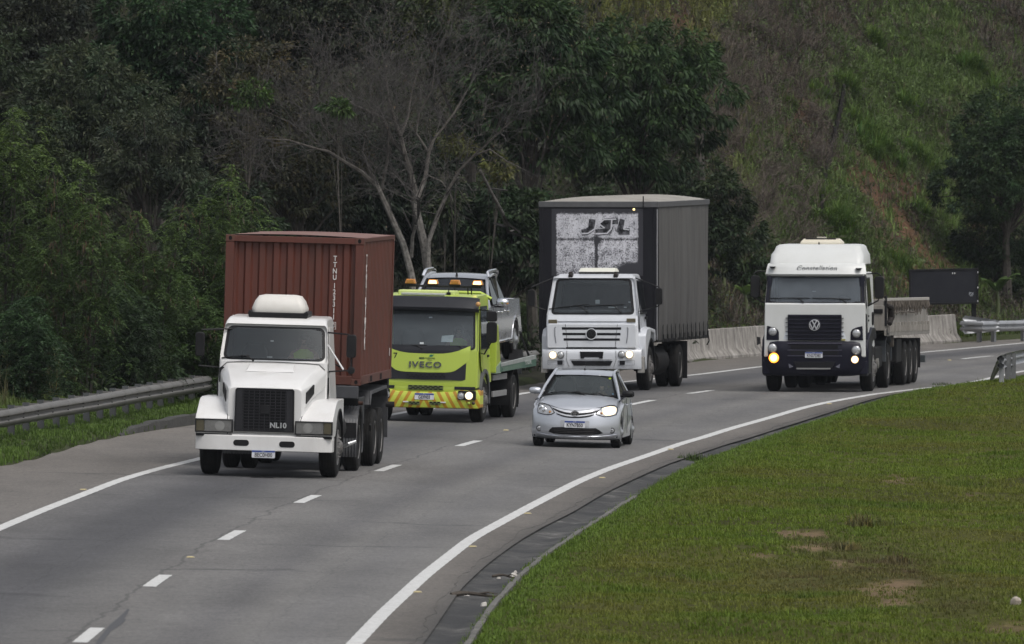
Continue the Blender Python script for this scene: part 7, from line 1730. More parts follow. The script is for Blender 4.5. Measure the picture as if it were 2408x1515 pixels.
    z0 = b1(540, 612, .8)[1]; z1 = b1(540, 582, 1.0)[1]; xa, xb = b1(405, 600, .9)[0]-cx, b1(680, 600, .9)[0]-cx
    MB().loft([[(xa, .70, z0), (xb, .70, z0), (xb, 1.3, z0), (xa, 1.3, z0)], [(xa+.05, .80, z1), (xb-.05, .80, z1), (xb-.05, 1.25, z1), (xa+.05, 1.25, z1)]]).build('roof_hatch', paint('cream_plastic', (.60, .60, .53), .5, 0, .2, (.4, .38, .3), 3, 0, (1, 1, 1)), t, bevel=.02)
    MB().box(xa+.02, xb-.02, .72, 1.28, zroof-.02, z0+.002).build('hatch_base', BLACKP, t, bevel=.01)
    for px in (490, 1145):
        x = X(px, 60, .5); z = Zt(px, 70, .5); MB().loft([[(x-.05, .40, z-.10), (x+.05, .40, z-.10), (x+.05, .62, z-.10), (x-.05, .62, z-.10)], [(x-.045, .36, z+.02), (x+.045, .36, z+.02), (x+.045, .60, z+.04), (x-.045, .60, z+.04)], [(x-.03, .40, z+.10), (x+.03, .40, z+.10), (x+.03, .52, z+.10), (x-.03, .52, z+.10)]]).build('hooded_lamp', plain('brown_black', (.022, .018, .016), .6), t, bevel=.01)
    for s in (-1, 1):
        x, z = (b1(985, 788, .3) if s > 0 else b1(60, 800, .3)); x -= cx
        xx = s*abs(X(1790, 360, .3)) if s > 0 else x
        arm_mirror(t, x, .30, z, .15, .38, [[(s*.94, .5, zt+.02), (x, .3, b1(900, 722, .3)[1]), (x, .3, z)], [(s*1.02, .4, zb+.06), (x, .3, b1(900, 858, .3)[1]), (x, .3, z)]])
    # chassis and body
    MB().box(-.42, .42, .4, 9.6, .62, .90).build('chassis', CHASSIS, t, bevel=.02); MB().box(-.95, .95, 5.85, 6.15, .42, .60).build('axle', CHASSIS, t); MB().box(-.95, .95, .2, 1.7, .5, 1.0).build('engine_underside', CHASSIS, t)
    Y0 = 1.95; L = 8.6; off = b1(547, 500, Y0)[0]-cx*0
    xl, xr = b1(126, 500, Y0)[0], b1(985, 500, Y0)[0]; zb0 = b1(995, 1105, Y0)[1]; zt0 = b1(560, 140, Y0)[1]; zt1 = b1(560, 100, Y0)[1]
    body = tag(empty('body'), None); body.parent = t
    DK = paint('body_black', (.007, .007, .010), .55, 0, .3, (.03, .03, .034), 3, 0)
    MB().box(xl+.02, xr-.02, Y0, Y0+.08, zb0, zt0).build('front_wall', DK, t, bevel=.01)
    for xx in (xl, xr-.09): MB().box(xx, xx+.09, Y0-.02, Y0+.10, zb0, zt0+.02).build('corner_post', DK, t, bevel=.01)
    MB().box(xr-.012, xr+.006, Y0-.025, Y0+.0, zb0, zt0-.05).build('edge_strip', plain('edge_grey', (.28, .28, .29), .5), t)
    px0, px1 = b1(217, 400, Y0)[0], b1(880, 400, Y0)[0]; pz1, pz0 = b1(540, 152, Y0)[1], b1(540, 640, Y0)[1]; pc = (px0+px1)/2; hw = (px1-px0)/2
    pw = MB().box(-hw, hw, -.012, .0, 0, pz1-pz0).build('front_sign', worn_panel_mat(), t, flat=True); pw.location = (pc, Y0, pz0)
    jk = paint('letter_black', (.006, .006, .008), .6, 0, .5, (.40, .40, .44), 9, 0, (1, 1, 1)); jo = plain('letter_outline_white', (.52, .52, .56), .6)
    for pts, mat, dy, w in (([[(512, 238), (505, 300), (470, 322), (445, 325)], [(690, 240), (610, 245), (585, 268), (640, 290), (630, 318), (545, 325)], [(735, 240), (712, 318), (775, 318)]], jk, -.020, .15),
                            ([[(548, 228), (530, 300), (480, 332), (440, 332)], [(685, 228), (600, 230), (562, 262), (600, 292)], [(655, 232), (650, 300), (620, 332), (540, 334)], [(755, 232), (742, 300), (780, 305)]], jo, -.024, .030)):
        o = strokes([[(b1(px, py, Y0)[0]-pc, b1(px, py, Y0)[1]-pz0) for px, py in l] for l in pts], w, dy, -.010).build('lettering', mat, pw)
    RG = plain('roof_edge_grey', (.075, .076, .080), .6)
    ro = MB().box(xl-.015, xr+.02, Y0-.03, Y0+.14, zt0-.01, zt1).build('roof_edge', RG, t, bevel=.015)
    for s, xx in ((-1, xl), (1, xr)):
        MB().box(min(xx, xx+s*.03), max(xx, xx+s*.03), Y0+.1, Y0+L, zt0+.0, zt1).map(lambda x, y, z: (x, y, z+.012*math.sin(y*1.9)+.02*(y-Y0)/L*2)).build('roof_edge', RG, t, bevel=.01)
        rows = []
        ys = np.linspace(Y0+.12, Y0+L, 121)
        for y in ys:
            f = .022*math.sin(y*2.9+.6*math.sin(y*1.3))+.014*math.sin(y*6.3+1)+.006*math.sin(y*15)
            sw = .04*math.sin((y-Y0)/L*math.pi)
            rows.append([(xx+s*((f*(.25+.75*math.sin(math.pi*(1-q)*.9)))+sw*math.sin(math.pi*q)), y, zb0+(.02*math.sin(y*4.6)) *(1-q)+(zt0+.03*(y-Y0)/L*2-zb0)*q) for q in np.linspace(0, 1, 15)])
        MB().grid(rows).build('side_curtain', canvas_mat('grey_canvas', (.045, .043, .040), (.095, .091, .085)) if 'grey_canvas' not in bpy.data.materials else bpy.data.materials['grey_canvas'], t, ang=80)
        for k in range(12):
            y = Y0+.55+k*.68; bk = MB().prism([(y-.035, zb0-.06), (y+.035, zb0-.06), (y+.035, zb0+.34), (y-.035, zb0+.30)], xx+s*.05, xx+s*.062, 'x'); bk.box(min(xx+s*.05, xx+s*.08), max(xx+s*.05, xx+s*.08), y-.05, y+.05, zb0+.02, zb0+.12); bk.build('curtain_strap', BLACKP, t)
        MB().box(min(xx-s*.10, xx), max(xx-s*.10, xx), Y0+.1, Y0+L, zb0-.06, zb0+.02).build('bed_rail', CHASSIS, t, bevel=.01)
    MB().tube([(xr, Y0+L-.05, zb0+.02), (xr+.02, Y0+L, zb0-.12), (xr-.03, Y0+L, zb0-.22), (xr+.02, Y0+L-.02, zb0-.14)], .014, 5).build('loose_strap', BLACKP, t)
    rows = []
    for y in np.linspace(Y0+.02, Y0+L, 40): rows.append([(xl+(xr-xl)*q, y, zt1+.02*(y-Y0)/L*2-.004+(.13*math.sin(math.pi*q)**.8*min(1, (y-Y0)/.9))*(.75+.25*math.cos(y*4.2))) for q in np.linspace(0, 1, 15)])
    MB().grid(rows).build('roof_tarpaulin', paint('roof_canvas', (.28, .265, .235), .8, 0, .6, (.13, .115, .10), 2, 0, (1, 1, 1)), t, ang=80)
    MB().box(xl+.05, xr-.05, Y0+L-.04, Y0+L+.02, zb0, zt0).build('rear_doors', DK, t)
    MB().box(xl+.05, xr-.05, Y0, Y0+L, zb0-.04, zb0+.03).build('load_floor', CHASSIS, t)
    MB().tube([(b1(884, 100, Y0)[0], Y0-.04, b1(884, 150, Y0)[1]), (b1(884, 60, Y0)[0], Y0-.04, b1(884, 62, Y0)[1])], .014, 5).build('corner_rod', SEAL, t)
    x, z = b1(815, 158, Y0); disc(t, x, z, Y0-.02, .028, glow('small_amber_glow', (1.0, .78, .35), 1.4), 'clearance_lamp', .02, 12)
    bpy.data.objects.remove(body)
box_truck()
# ------------------------------------------------------------------ white and dark blue tractor with its drop-side trailer
def blue_tractor():
    fr = Frame(1930.2, 919.5, 7.6, 1.35); c = Crop(fr, 2130, 660, 2.958); d = Crop(fr, 2180, 880, 5.826)
    t = fr.root('tractor_truck', 'white and dark blue high-roof tractor truck with one bright fog lamp, pulling the empty trailer', 'truck')
    NAVY = paint('navy_paint', (.005, .005, .013), .45, 0, .10, (.03, .03, .034), 3, .12, (1, 1, 1)); WH = paint('blueish_white_paint', (.53, .56, .60), .32, 0, .12, (.40, .41, .42), 2.2, .25)
    GR = paint('roof_shell_white', (.55, .56, .55), .4, 0, .3, (.40, .40, .37), 2.0, 0, (1, 1, 1))
    cx = d(946, 320, 0)[0]; W = 1.16
    X = lambda q, px, py, yl=.05: q(px, py, yl)[0]-cx
    Z = lambda q, px, py, yl=.05: q(px, py, yl)[1]
    zb, zt = Z(c, 640, 622, .08), Z(c, 640, 402, .24); A, B = (.06, zb-.01, W-.02), (.24, zt+.03, W-.06)
    zv = Z(c, 640, 290, .22); zr = Z(c, 640, 125, .9)
    prof = [(.02, .80, W), (.03, zb-.03, W-.01), A, B, (.26, zt+.05, W-.06), (1.9, zt+.10, W-.06), (2.0, zt, W-.03), (2.05, 1.0, W), (.20, .75, W)]
    MB().slab(prof, skip=(2,)).build('cab', GR, t, bevel=.03)
    Mp = screen(t, A, B, (.075, .01, .03), .05, NAVY, glass('blue_truck_windscreen', (.46, .51, .55), .04, (.19, .22, .25), .48), bow=.05, sealw=.025)
    wiper(t, Mp, -.24, .02, -.36, .17, -.92, .16); wiper(t, Mp, .62, .02, .48, .15, -.05, .18)
    MB().box(-1.05, 1.05, .35, .75, 1.2, zb-.02).build('dashboard', DASHM, t, bevel=.04); seats(t, (-.55, .55), 1.3, 1.3); MB().box(-1.05, 1.05, 1.9, 1.92, .9, zt).build('rear_lining', DARKIN, t)
    x = X(c, 624, 526, .2); z = Z(c, 624, 526, .2); MB().box(x-.04, x+.04, .17, .175, z-.012, z+.012).build('windscreen_sticker', plain('white_clip', (.6, .6, .6), .5), t)
    person('driver in pale shirt, dimly seen behind the windscreen of the high-roof truck', fr, (.55, 1.05, 1.30), .36)
    # high roof: visor band and domed shell
    rows = []
    for z, y, w in ((zt+.005, .30, W-.05), (zt+.01, .14, W-.02), (zt+.06, .10, W-.01), (zv-.10, .17, W-.03), (zv-.02, .22, W-.05), (zv, .26, W-.06)): rows.append([(a*w, y+.16*abs(a)**4, z) for a in np.linspace(-1, 1, 23)])
    rows.append([(p[0], 2.0, p[2]) for p in rows[-1]]); v = MB().grid(rows).build('visor_band', GR, t, ang=50)
    for s in (-1, 1):
        x = s*abs(X(c, 1000, 335, .2)); z = Z(c, 295, 322, .2) if s < 0 else Z(c, 1000, 336, .2); MB().prism([(x-s*.06, z+.02), (x+s*.08, z+.02), (x+s*.05, z-.02), (x-s*.02, z-.025)], .14, .30).build('visor_vent', BLACKP, v)
    text('Constellation', .165, plain('letter_grey', (.26, .27, .28), .4, .3), t, (X(c, 642, 330, .15), .155, Z(c, 642, 330, .15)), ext=.01, shear=.35, sx=1.02, space=1.02)
    sh = []
    for z, y0, w in ((zv-.02, .30, W-.085), (zv+.20, .42, W-.105), (zr-.15, .60, W-.155), (zr-.05, .70, W-.19), (zr-.012, .80, W-.25), (zr, .95, W-.36)):
        P = []; r = .16; y1 = 2.02
        for cx_, cy, a0 in ((w-r, y0+r, -90), (w-r, y1-.05, 0), (-w+r, y1-.05, 90), (-w+r, y0+r, 180)):
            for k in range(6): P.append((cx_+r*math.cos(R(a0+18*k)), cy+(r if a0 in (-90, 180) else .05)*math.sin(R(a0+18*k)), z))
        sh.append(P)
    roof = MB().loft(sh).build('roof_shell', GR, t, ang=60)
    hz0, hz1 = Z(c, 690, 116, 1.2), Z(c, 690, 78, 1.2); xa, xb = X(c, 512, 100, 1.2), X(c, 866, 100, 1.2)
    h = MB().loft([[(xa, 1.0, hz0-.05), (xb, 1.0, hz0-.05), (xb, 1.6, hz0-.05), (xa, 1.6, hz0-.05)], [(xa-.0, 1.0, hz0+.02), (xb, 1.0, hz0+.02), (xb, 1.6, hz0+.02), (xa, 1.6, hz0+.02)], [(xa+.08, 1.08, hz1), (xb-.08, 1.08, hz1), (xb-.08, 1.5, hz1), (xa+.08, 1.5, hz1)]]).build('roof_hatch', paint('cream_hatch', (.58, .54, .44), .5, 0, .2, (.4, .36, .28), 3, 0, (1, 1, 1)), roof, bevel=.02)
    MB().box(xa+.12, xb-.14, 1.06, 1.5, hz1-.02, hz1+.012).build('hatch_lid', plain('hatch_dark', (.03, .026, .024), .6), h); MB().box((xa+xb)/2-.10, (xa+xb)/2+.10, 1.1, 1.3, hz1, hz1+.04).build('hatch_vent', plain('cream_vent', (.6, .57, .48), .5), h)
    MB().tube([(X(c, 665, 115, .9), .9, zr-.03), (X(c, 665, 115, .9), .9, zr+.05)], [.03, .01], 8).build('antenna', SEAL, roof)
    # white front panel and navy pods
    pz1, pz0 = zb-.0, Z(c, 640, 935, 0)
    fp = MB().prism([(-1.07, pz0), (-1.07, pz1-.01), (1.07, pz1-.01), (1.07, pz0)], .0, .08).map(lambda x, y, z: (x, y+.10*abs(x/1.1)**4+.03*(z-pz0)/(pz1-pz0), z))
    rows = []
    for z in np.linspace(pz0, pz1-.01, 9): rows.append([(a*1.045, -.005+.12*abs(a)**4+.05*(z-pz0)/(pz1-pz0), z) for a in np.linspace(-1, 1, 23)])
    MB().grid(rows).build('front_panel', WH, t)
    for s in (-1, 1):
        MB().box(min(s*1.04, s*1.17), max(s*1.04, s*1.17), .06, .5, .98, zt+.03).map(lambda x, y, z: (x-s*.05*max(0, (z-zb)/(zt-zb)), y+.16*max(0, (z-zb)/(zt-zb)), z)).build('corner_pillar', NAVY, t, bevel=.03)
        P = d.poly([(1548, 575), (1550, 440), (1575, 395), (1640, 362), (1750, 335), (1760, 575)], .05); P = [(s*abs(x-cx), z) for x, z in P]
        pod = MB().prism(P, .005, .12).build('lamp_pod', NAVY, t, bevel=.012)
        x = s*abs(X(d, 1652, 458)); z = Z(d, 1652, 458, .02) if s > 0 else Z(d, 262, 425, .02)
        disc(pod, x, z, .005, .092, LENS, 'headlamp', .03); bezel(pod, x, z, .012, .092, .008, plain('lamp_dark_ring', (.10, .10, .10), .4), 'lamp_ring', .03)
        z = Z(d, 1650, 738, .0) if s > 0 else Z(d, 262, 705, .0)
        disc(t, x, z, -.055, .100, LENS, 'headlamp', .03); bezel(t, x, z, -.05, .10, .008, plain('lamp_dark_ring', (.10, .10, .10), .4), 'lamp_ring', .03)
        x2 = s*abs(X(d, 1628, 900)); z = Z(d, 1628, 898, .0) if s > 0 else Z(d, 265, 868, .0)
        lit_lamp(t, x2, z, -.058, .085 if s > 0 else .115, 'lit_fog_lamp', glow('fog_glow', (1.0, .66, .30), 1.1) if s > 0 else glow('amber_fog_glow', (1.0, .34, .03), 2.4), None if s > 0 else glow('amber_fog_core', (1.0, .62, .16), 5)); bezel(t, x2, z, -.05, .085, .02, NAVY, 'lamp_ring', .02)
        z = Z(c, 1020, 660) ; MB().box(min(s*1.0, s*1.07), max(s*1.0, s*1.07), .09, .13, z-.014, z+.014).build('warning_label', plain('label_olive', (.30, .27, .08), .5), t)
    # grille
    gx = abs(X(d, 1400, 300)); gz1, gz0 = Z(d, 950, 145, 0), Z(d, 950, 565, 0)
    g = MB().box(-gx, gx, -.018, .08, gz0-.02, gz1).build('grille', plain('grille_navy', (.007, .007, .013), .5), t, bevel=.01)
    for k in range(7): z = gz1-.03-(gz1-gz0-.02)*k/6.3; MB().box(-gx+.02, gx-.02, -.035, -.01, z-.018, z+.012).build('grille_slat', NAVY, g, bevel=.008)
    for i in range(5):
        for s in (-1, 1): z = gz1-.08-i*.10; MB().box(min(s*gx, s*(gx+.05)), max(s*gx, s*(gx+.05)), -.012, .02, z-.006, z+.006).build('panel_notch', NAVY, g)
    x, z = 0, Z(d, 946, 320, 0); disc(g, x, z, -.03, .150, NAVY, 'badge', .014, 28); vw_badge(g, x, -.048, z, .125, plain('badge_silver', (.62, .63, .65), .25, .4))
    x = X(d, 1422, 545); MB().box(x-.045, x+.055, -.012, .01, gz0-.02, gz0+.02).build('warning_label', plain('label_olive', (.30, .27, .08), .5), t)
    # bumper
    bz1 = Z(d, 950, 590, 0); bz0 = Z(d, 950, 1190, 0); rows = []
    for z, y, w in ((bz0+.02, .05, 1.14), (bz0+.06, -.01, 1.19), (bz0+.25, -.05, 1.215), (bz1-.22, -.055, 1.215), (bz1-.03, -.04, 1.205), (bz1, .0, 1.19)): rows.append([(a*w, y+.16*abs(a)**6, z+(.07*abs(a)**8 if z < bz0+.1 else 0)) for a in np.linspace(-1, 1, 31)])
    rows = [[(p[0]*.98, .55, p[2]) for p in rows[0]]]+rows+[[(p[0]*.97, .4, p[2]) for p in rows[-1]]]
    bm_ = MB().grid(rows).build('bumper', NAVY, t, ang=50)
    for py in (630, 740, 835): z = Z(d, 950, py, 0); MB().box(-gx, gx*1.02, -.068, -.04, z-.012, z+.008).build('bumper_slat', paint('navy_edge', (.035, .032, .055), .3, 0, .2, (.06, .06, .06), 3, 0, (1, 1, 1)), bm_, bevel=.006)
    for z0_, z1_ in ((650, 720), (755, 820)): MB().box(-gx*.88, gx*.88, -.062, -.03, Z(d, 950, z1_, 0), Z(d, 950, z0_, 0)).build('bumper_intake', plain('slot_black', (.008, .008, .010), .6), bm_)
    z1_, z0_ = Z(d, 950, 935, 0), Z(d, 950, 1040, 0); xa, xb = X(d, 590, 1000), X(d, 1310, 1000)
    li = MB().prism([(xa+.09, z0_), (xb-.09, z0_), (xb, z1_), (xa, z1_)], -.064, -.03).build('lower_intake', plain('slot_black', (.008, .008, .010), .6), bm_, bevel=.008)
    MB().box(X(d, 650, 1055), X(d, 1220, 1055), -.069, -.05, z0_-.028, z0_+.006).build('intake_strip', plain('strip_grey', (.20, .20, .20), .5), li)
    for s in (-1, 1): MB().prism([(s*(gx*.93), z0_-.0), (s*(gx*.93-.09), z0_+.03), (s*(gx*.93+.02), z0_+.10)], -.068, -.04).build('tow_eye_cover', plain('cover_grey', (.11, .11, .14), .5), bm_)
    x, z = d(935, 818, -.05); plate(t, x-cx, -.085, z, .40, .13, 'KNS7D80')
    for s in (-1, 1):
        MB().prism([(.15, bz1-.02), (.20, bz1+.05), (.55, 1.32), (.95, 1.46), (1.7, 1.44), (2.0, 1.2), (1.9, 1.18), (1.6, 1.30)]+arch(1.35, .52, .64, 80, 190, 10)+[(.40, .42), (.15, .42)], s*.90, s*1.215, 'x').build('wheel_arch', NAVY, t, bevel=.025)
        MB().prism([(.05, .40), (.30, .36), (.55, .40), (.55, .62), (.05, .72)], s*1.0, s*1.20, 'x').build('bumper_corner', NAVY, t, bevel=.03)
        wf = lambda y, z: np.interp(z, [.8, zb, zt], [W, W-.01, W-.06])
        dr = sidep([(.50, 1.35), (1.65, 1.35), (1.65, zt), (.52, zt), (.35, zb)], wf, s, .002, .012).build('door', GR, t, flat=True)
        sidep([(.58, zb-.04), (1.30, zb+.02), (1.30, zt-.05), (.60, zt-.05)], wf, s, .014, .018).build('side_window', GLASS_S, dr, flat=True); sidep([(.53, zb-.08), (1.36, zb-.02), (1.36, zt-.02), (.56, zt-.02)], wf, s, .010, .015).build('window_seal', SEAL, dr, flat=True)
        MB().ring(rrect(1.40, 1.62, 1.5, 1.80, .06, 3), rrect(1.44, 1.58, 1.54, 1.76, .04, 3), s*(W+.0), s*(W+.03), 'x').build('door_handle', BLACKP, dr)
        for z in (1.62, 1.72): disc_ = MB().lathe([(s*W, .03), (s*(W+.02), .02)], (0, .62, z), 'x', 10).build('lock', BLACKP, dr)
        wheel(t, 1.07*s, 1.35, .52, .29, s); wheel(t, .76*s, 4.9, .52, .27, s); wheel(t, 1.06*s, 4.9, .52, .27, s, dual=True)
        MG = paint('mudguard_teal_grey', (.050, .058, .068), .55, 0, .5, (.09, .088, .085), 4, 0, (1, 1, 1))
        MB().prism([(4.18, .62), (4.16, 1.10), (4.5, 1.24), (5.3, 1.24), (5.62, 1.05), (5.6, .62), (5.58, .62), (5.55, 1.0), (5.28, 1.18), (4.52, 1.18), (4.22, 1.05), (4.24, .62)], s*.60, s*1.20, 'x').build('mudguard', MG, t, bevel=.01)
        x, z = (c(1180, 492, .5) if s > 0 else c(125, 485, .5)); x -= cx
        up = Z(c, 1190, 372, .5) if s > 0 else Z(c, 120, 352, .5); lo = Z(c, 1180, 605, .5) if s > 0 else Z(c, 150, 590, .5)
        arm_mirror(t, x, .45, z, .215, .50, [[(s*1.08, .70, up-.02), (x-s*.05, .5, up), (x+s*.03, .48, up-.05), (x+s*.03, .45, z+.15)], [(x, .45, z-.2), (x-s*.03, .5, lo), (s*1.14, .62, lo-.13)]])
        MB().box(min(s*.75, s*1.15), max(s*.75, s*1.15), 2.3, 3.9, .5, 1.0).build('tank', CHASSIS, t, bevel=.05)
        MB().lathe([(s*1.15, .10), (s*1.24, .12), (s*1.25, .05)], (0, 2.15, .62), 'x', 14).build('air_filter', plain('filter_grey', (.16, .155, .14), .7), t)
    MB().box(-.42, .42, .4, 6.0, .62, .90).build('chassis', CHASSIS, t, bevel=.02); MB().box(-.95, .95, 4.75, 5.05, .42, .62).build('axle', CHASSIS, t); MB().box(-1.0, 1.0, .25, 2.0, .5, 1.0).build('engine_underside', CHASSIS, t)
    return fr, c, cx
def dropside():
    fr, c, cx = blue_tractor(); Y0 = 3.0
    t = fr.root('dropside_trailer', 'empty beige drop-side trailer with ropes along its side, behind the dark blue truck', 'trailer', (0, Y0, 0))
    BG = canvas_mat('beige_boards', (.15, .137, .12), (.28, .264, .24)); RP = plain('old_rope', (.10, .085, .07), .9)
    zb, zt = c(1300, 857, Y0+.6)[1], c(1300, 600, Y0+.6)[1]; L = 10.4; W = 1.30
    TL = lambda x, y, z: (x, y, z-.011*max(0, y-1))
    MB().box(-W, W, 0, .08, zb, zt-.12).map(TL).build('front_board', BG, t, bevel=.01)
    MB().box(-W+.05, W-.05, -.03, .01, zt-.30, zt-.20).map(TL).build('dark_rail', BLACKP, t, bevel=.01)
    for s in (-1, 1):
        rows = []
        for y in np.linspace(.0, L, 211):
            k = .018*abs(math.sin(y*math.pi/.30))**.5; rows.append([(s*(W-.03+k*(1 if 0 < i < 4 else 0)), y, zb+.02+(zt-zb-.02)*i/4) for i in range(5)])
        MB().grid(rows).map(TL).build('side_board', BG, t, ang=30)
        MB().box(min(s*(W-.05), s*(W+.02)), max(s*(W-.05), s*(W+.02)), 0, L, zt-.02, zt+.05).map(TL).build('top_rail', plain('rail_light', (.38, .36, .33), .6), t, bevel=.01)
        MB().box(min(s*(W-.02), s*(W+.03)), max(s*(W-.02), s*(W+.03)), 0, L, zb-.12, zb+.04).map(TL).build('bottom_rail', BG, t, bevel=.01)
        MB().tube([(s*(W+.03), .8+i*.4, (zb+zt)/2+.06+.012*math.sin(i*1.3)) for i in range(16)], .018, 6).map(TL).build('side_rope', RP, t)
        rr = random.Random(3)
        for i in range(26):
            y = .3+i*.39; MB().tube([(s*(W+.025), y, zt-.02), (s*(W+.05), y+.04*rr.uniform(-1, 1), zt-.10-rr.random()*.08), (s*(W+.03), y+.05, zt-.22-rr.random()*.16)], [.022, .026, .008], 5).map(TL).build('rope_end', RP, t)
            MB().box(min(s*(W+.0), s*(W+.06)), max(s*(W+.0), s*(W+.06)), y-.04, y+.04, zb-.05, zb+.10+.08*(i % 2)).map(TL).build('side_hook', BG, t, bevel=.008)
        MB().box(min(s*(W-.02), s*(W+.04)), max(s*(W-.02), s*(W+.04)), .0, .12, zb+.1, zt+.10).map(TL).build('corner_stake', BLACKP, t, bevel=.01)
        MB().tube([(s*(W+.03), .10, zt-.12), (s*(W+.10), .35, zt-.16), (s*(W+.10), .45, zt-.4), (s*(W+.08), .30, zb+.16), (s*(W+.05), .12, zb+.2)], [.05, .075, .085, .06, .03], 8).map(TL).build('tarp_roll', plain('dark_tarp', (.028, .024, .022), .8), t)
        for k, y in enumerate((5.6, 6.85, 8.1)): wheel(t, .78*s, y, .52, .27, s); wheel(t, 1.10*s, y, .52, .27, s, dual=True)
        MB().box(min(s*.62, s*1.26), max(s*.62, s*1.26), 8.78, 8.81, .35, 1.05).build('mud_flap', BLACKP, t)
        MB().box(min(s*.92, s*1.0), max(s*.92, s*1.0), 3.5, 3.6, .35, 1.1).build('landing_leg', plain('leg_grey', (.12, .12, .12), .5), t)
        MB().box(min(s*.7, s*1.2), max(s*.7, s*1.2), 3.75, 4.9, .55, 1.1).build('spare_carrier', CHASSIS, t, bevel=.03)
        MB().lathe([(s*1.16, .13), (s*1.24, .11), (s*1.25, .02)], (0, 2.6, 1.05), 'x', 14).build('cable_drum', RP, t)
    MB().box(-W+.05, W-.05, L-.08, L, zb, zt).map(TL).build('tailboard', BG, t, bevel=.01); MB().box(-W+.03, W-.03, .05, L-.05, zb-.03, zb+.04).map(TL).build('deck', CHASSIS, t)
    MB().box(-.5, .5, .6, L-.3, .95, zb-.03).build('frame', CHASSIS, t, bevel=.02)
    for y in (5.6, 6.85, 8.1): MB().box(-1.0, 1.0, y-.08, y+.08, .44, .6).build('axle', CHASSIS, t)
    MB().box(-1.25, 1.25, L-.35, L-.2, .45, .62).build('rear_bumper', plain('bumper_grey', (.05, .06, .065), .5), t, bevel=.01)
    lp = text('FACCHINI'[0:0] or 'IDN', .11, plain('pale_letter', (.40, .39, .36), .6), MB().box(W+.028, W+.036, .02, .62, zb-.10, zb+.03).build('name_plate', BLACKP, t), (W+.040, .36, zb-.035), rot=(R(90), 0, R(90)))
dropside()
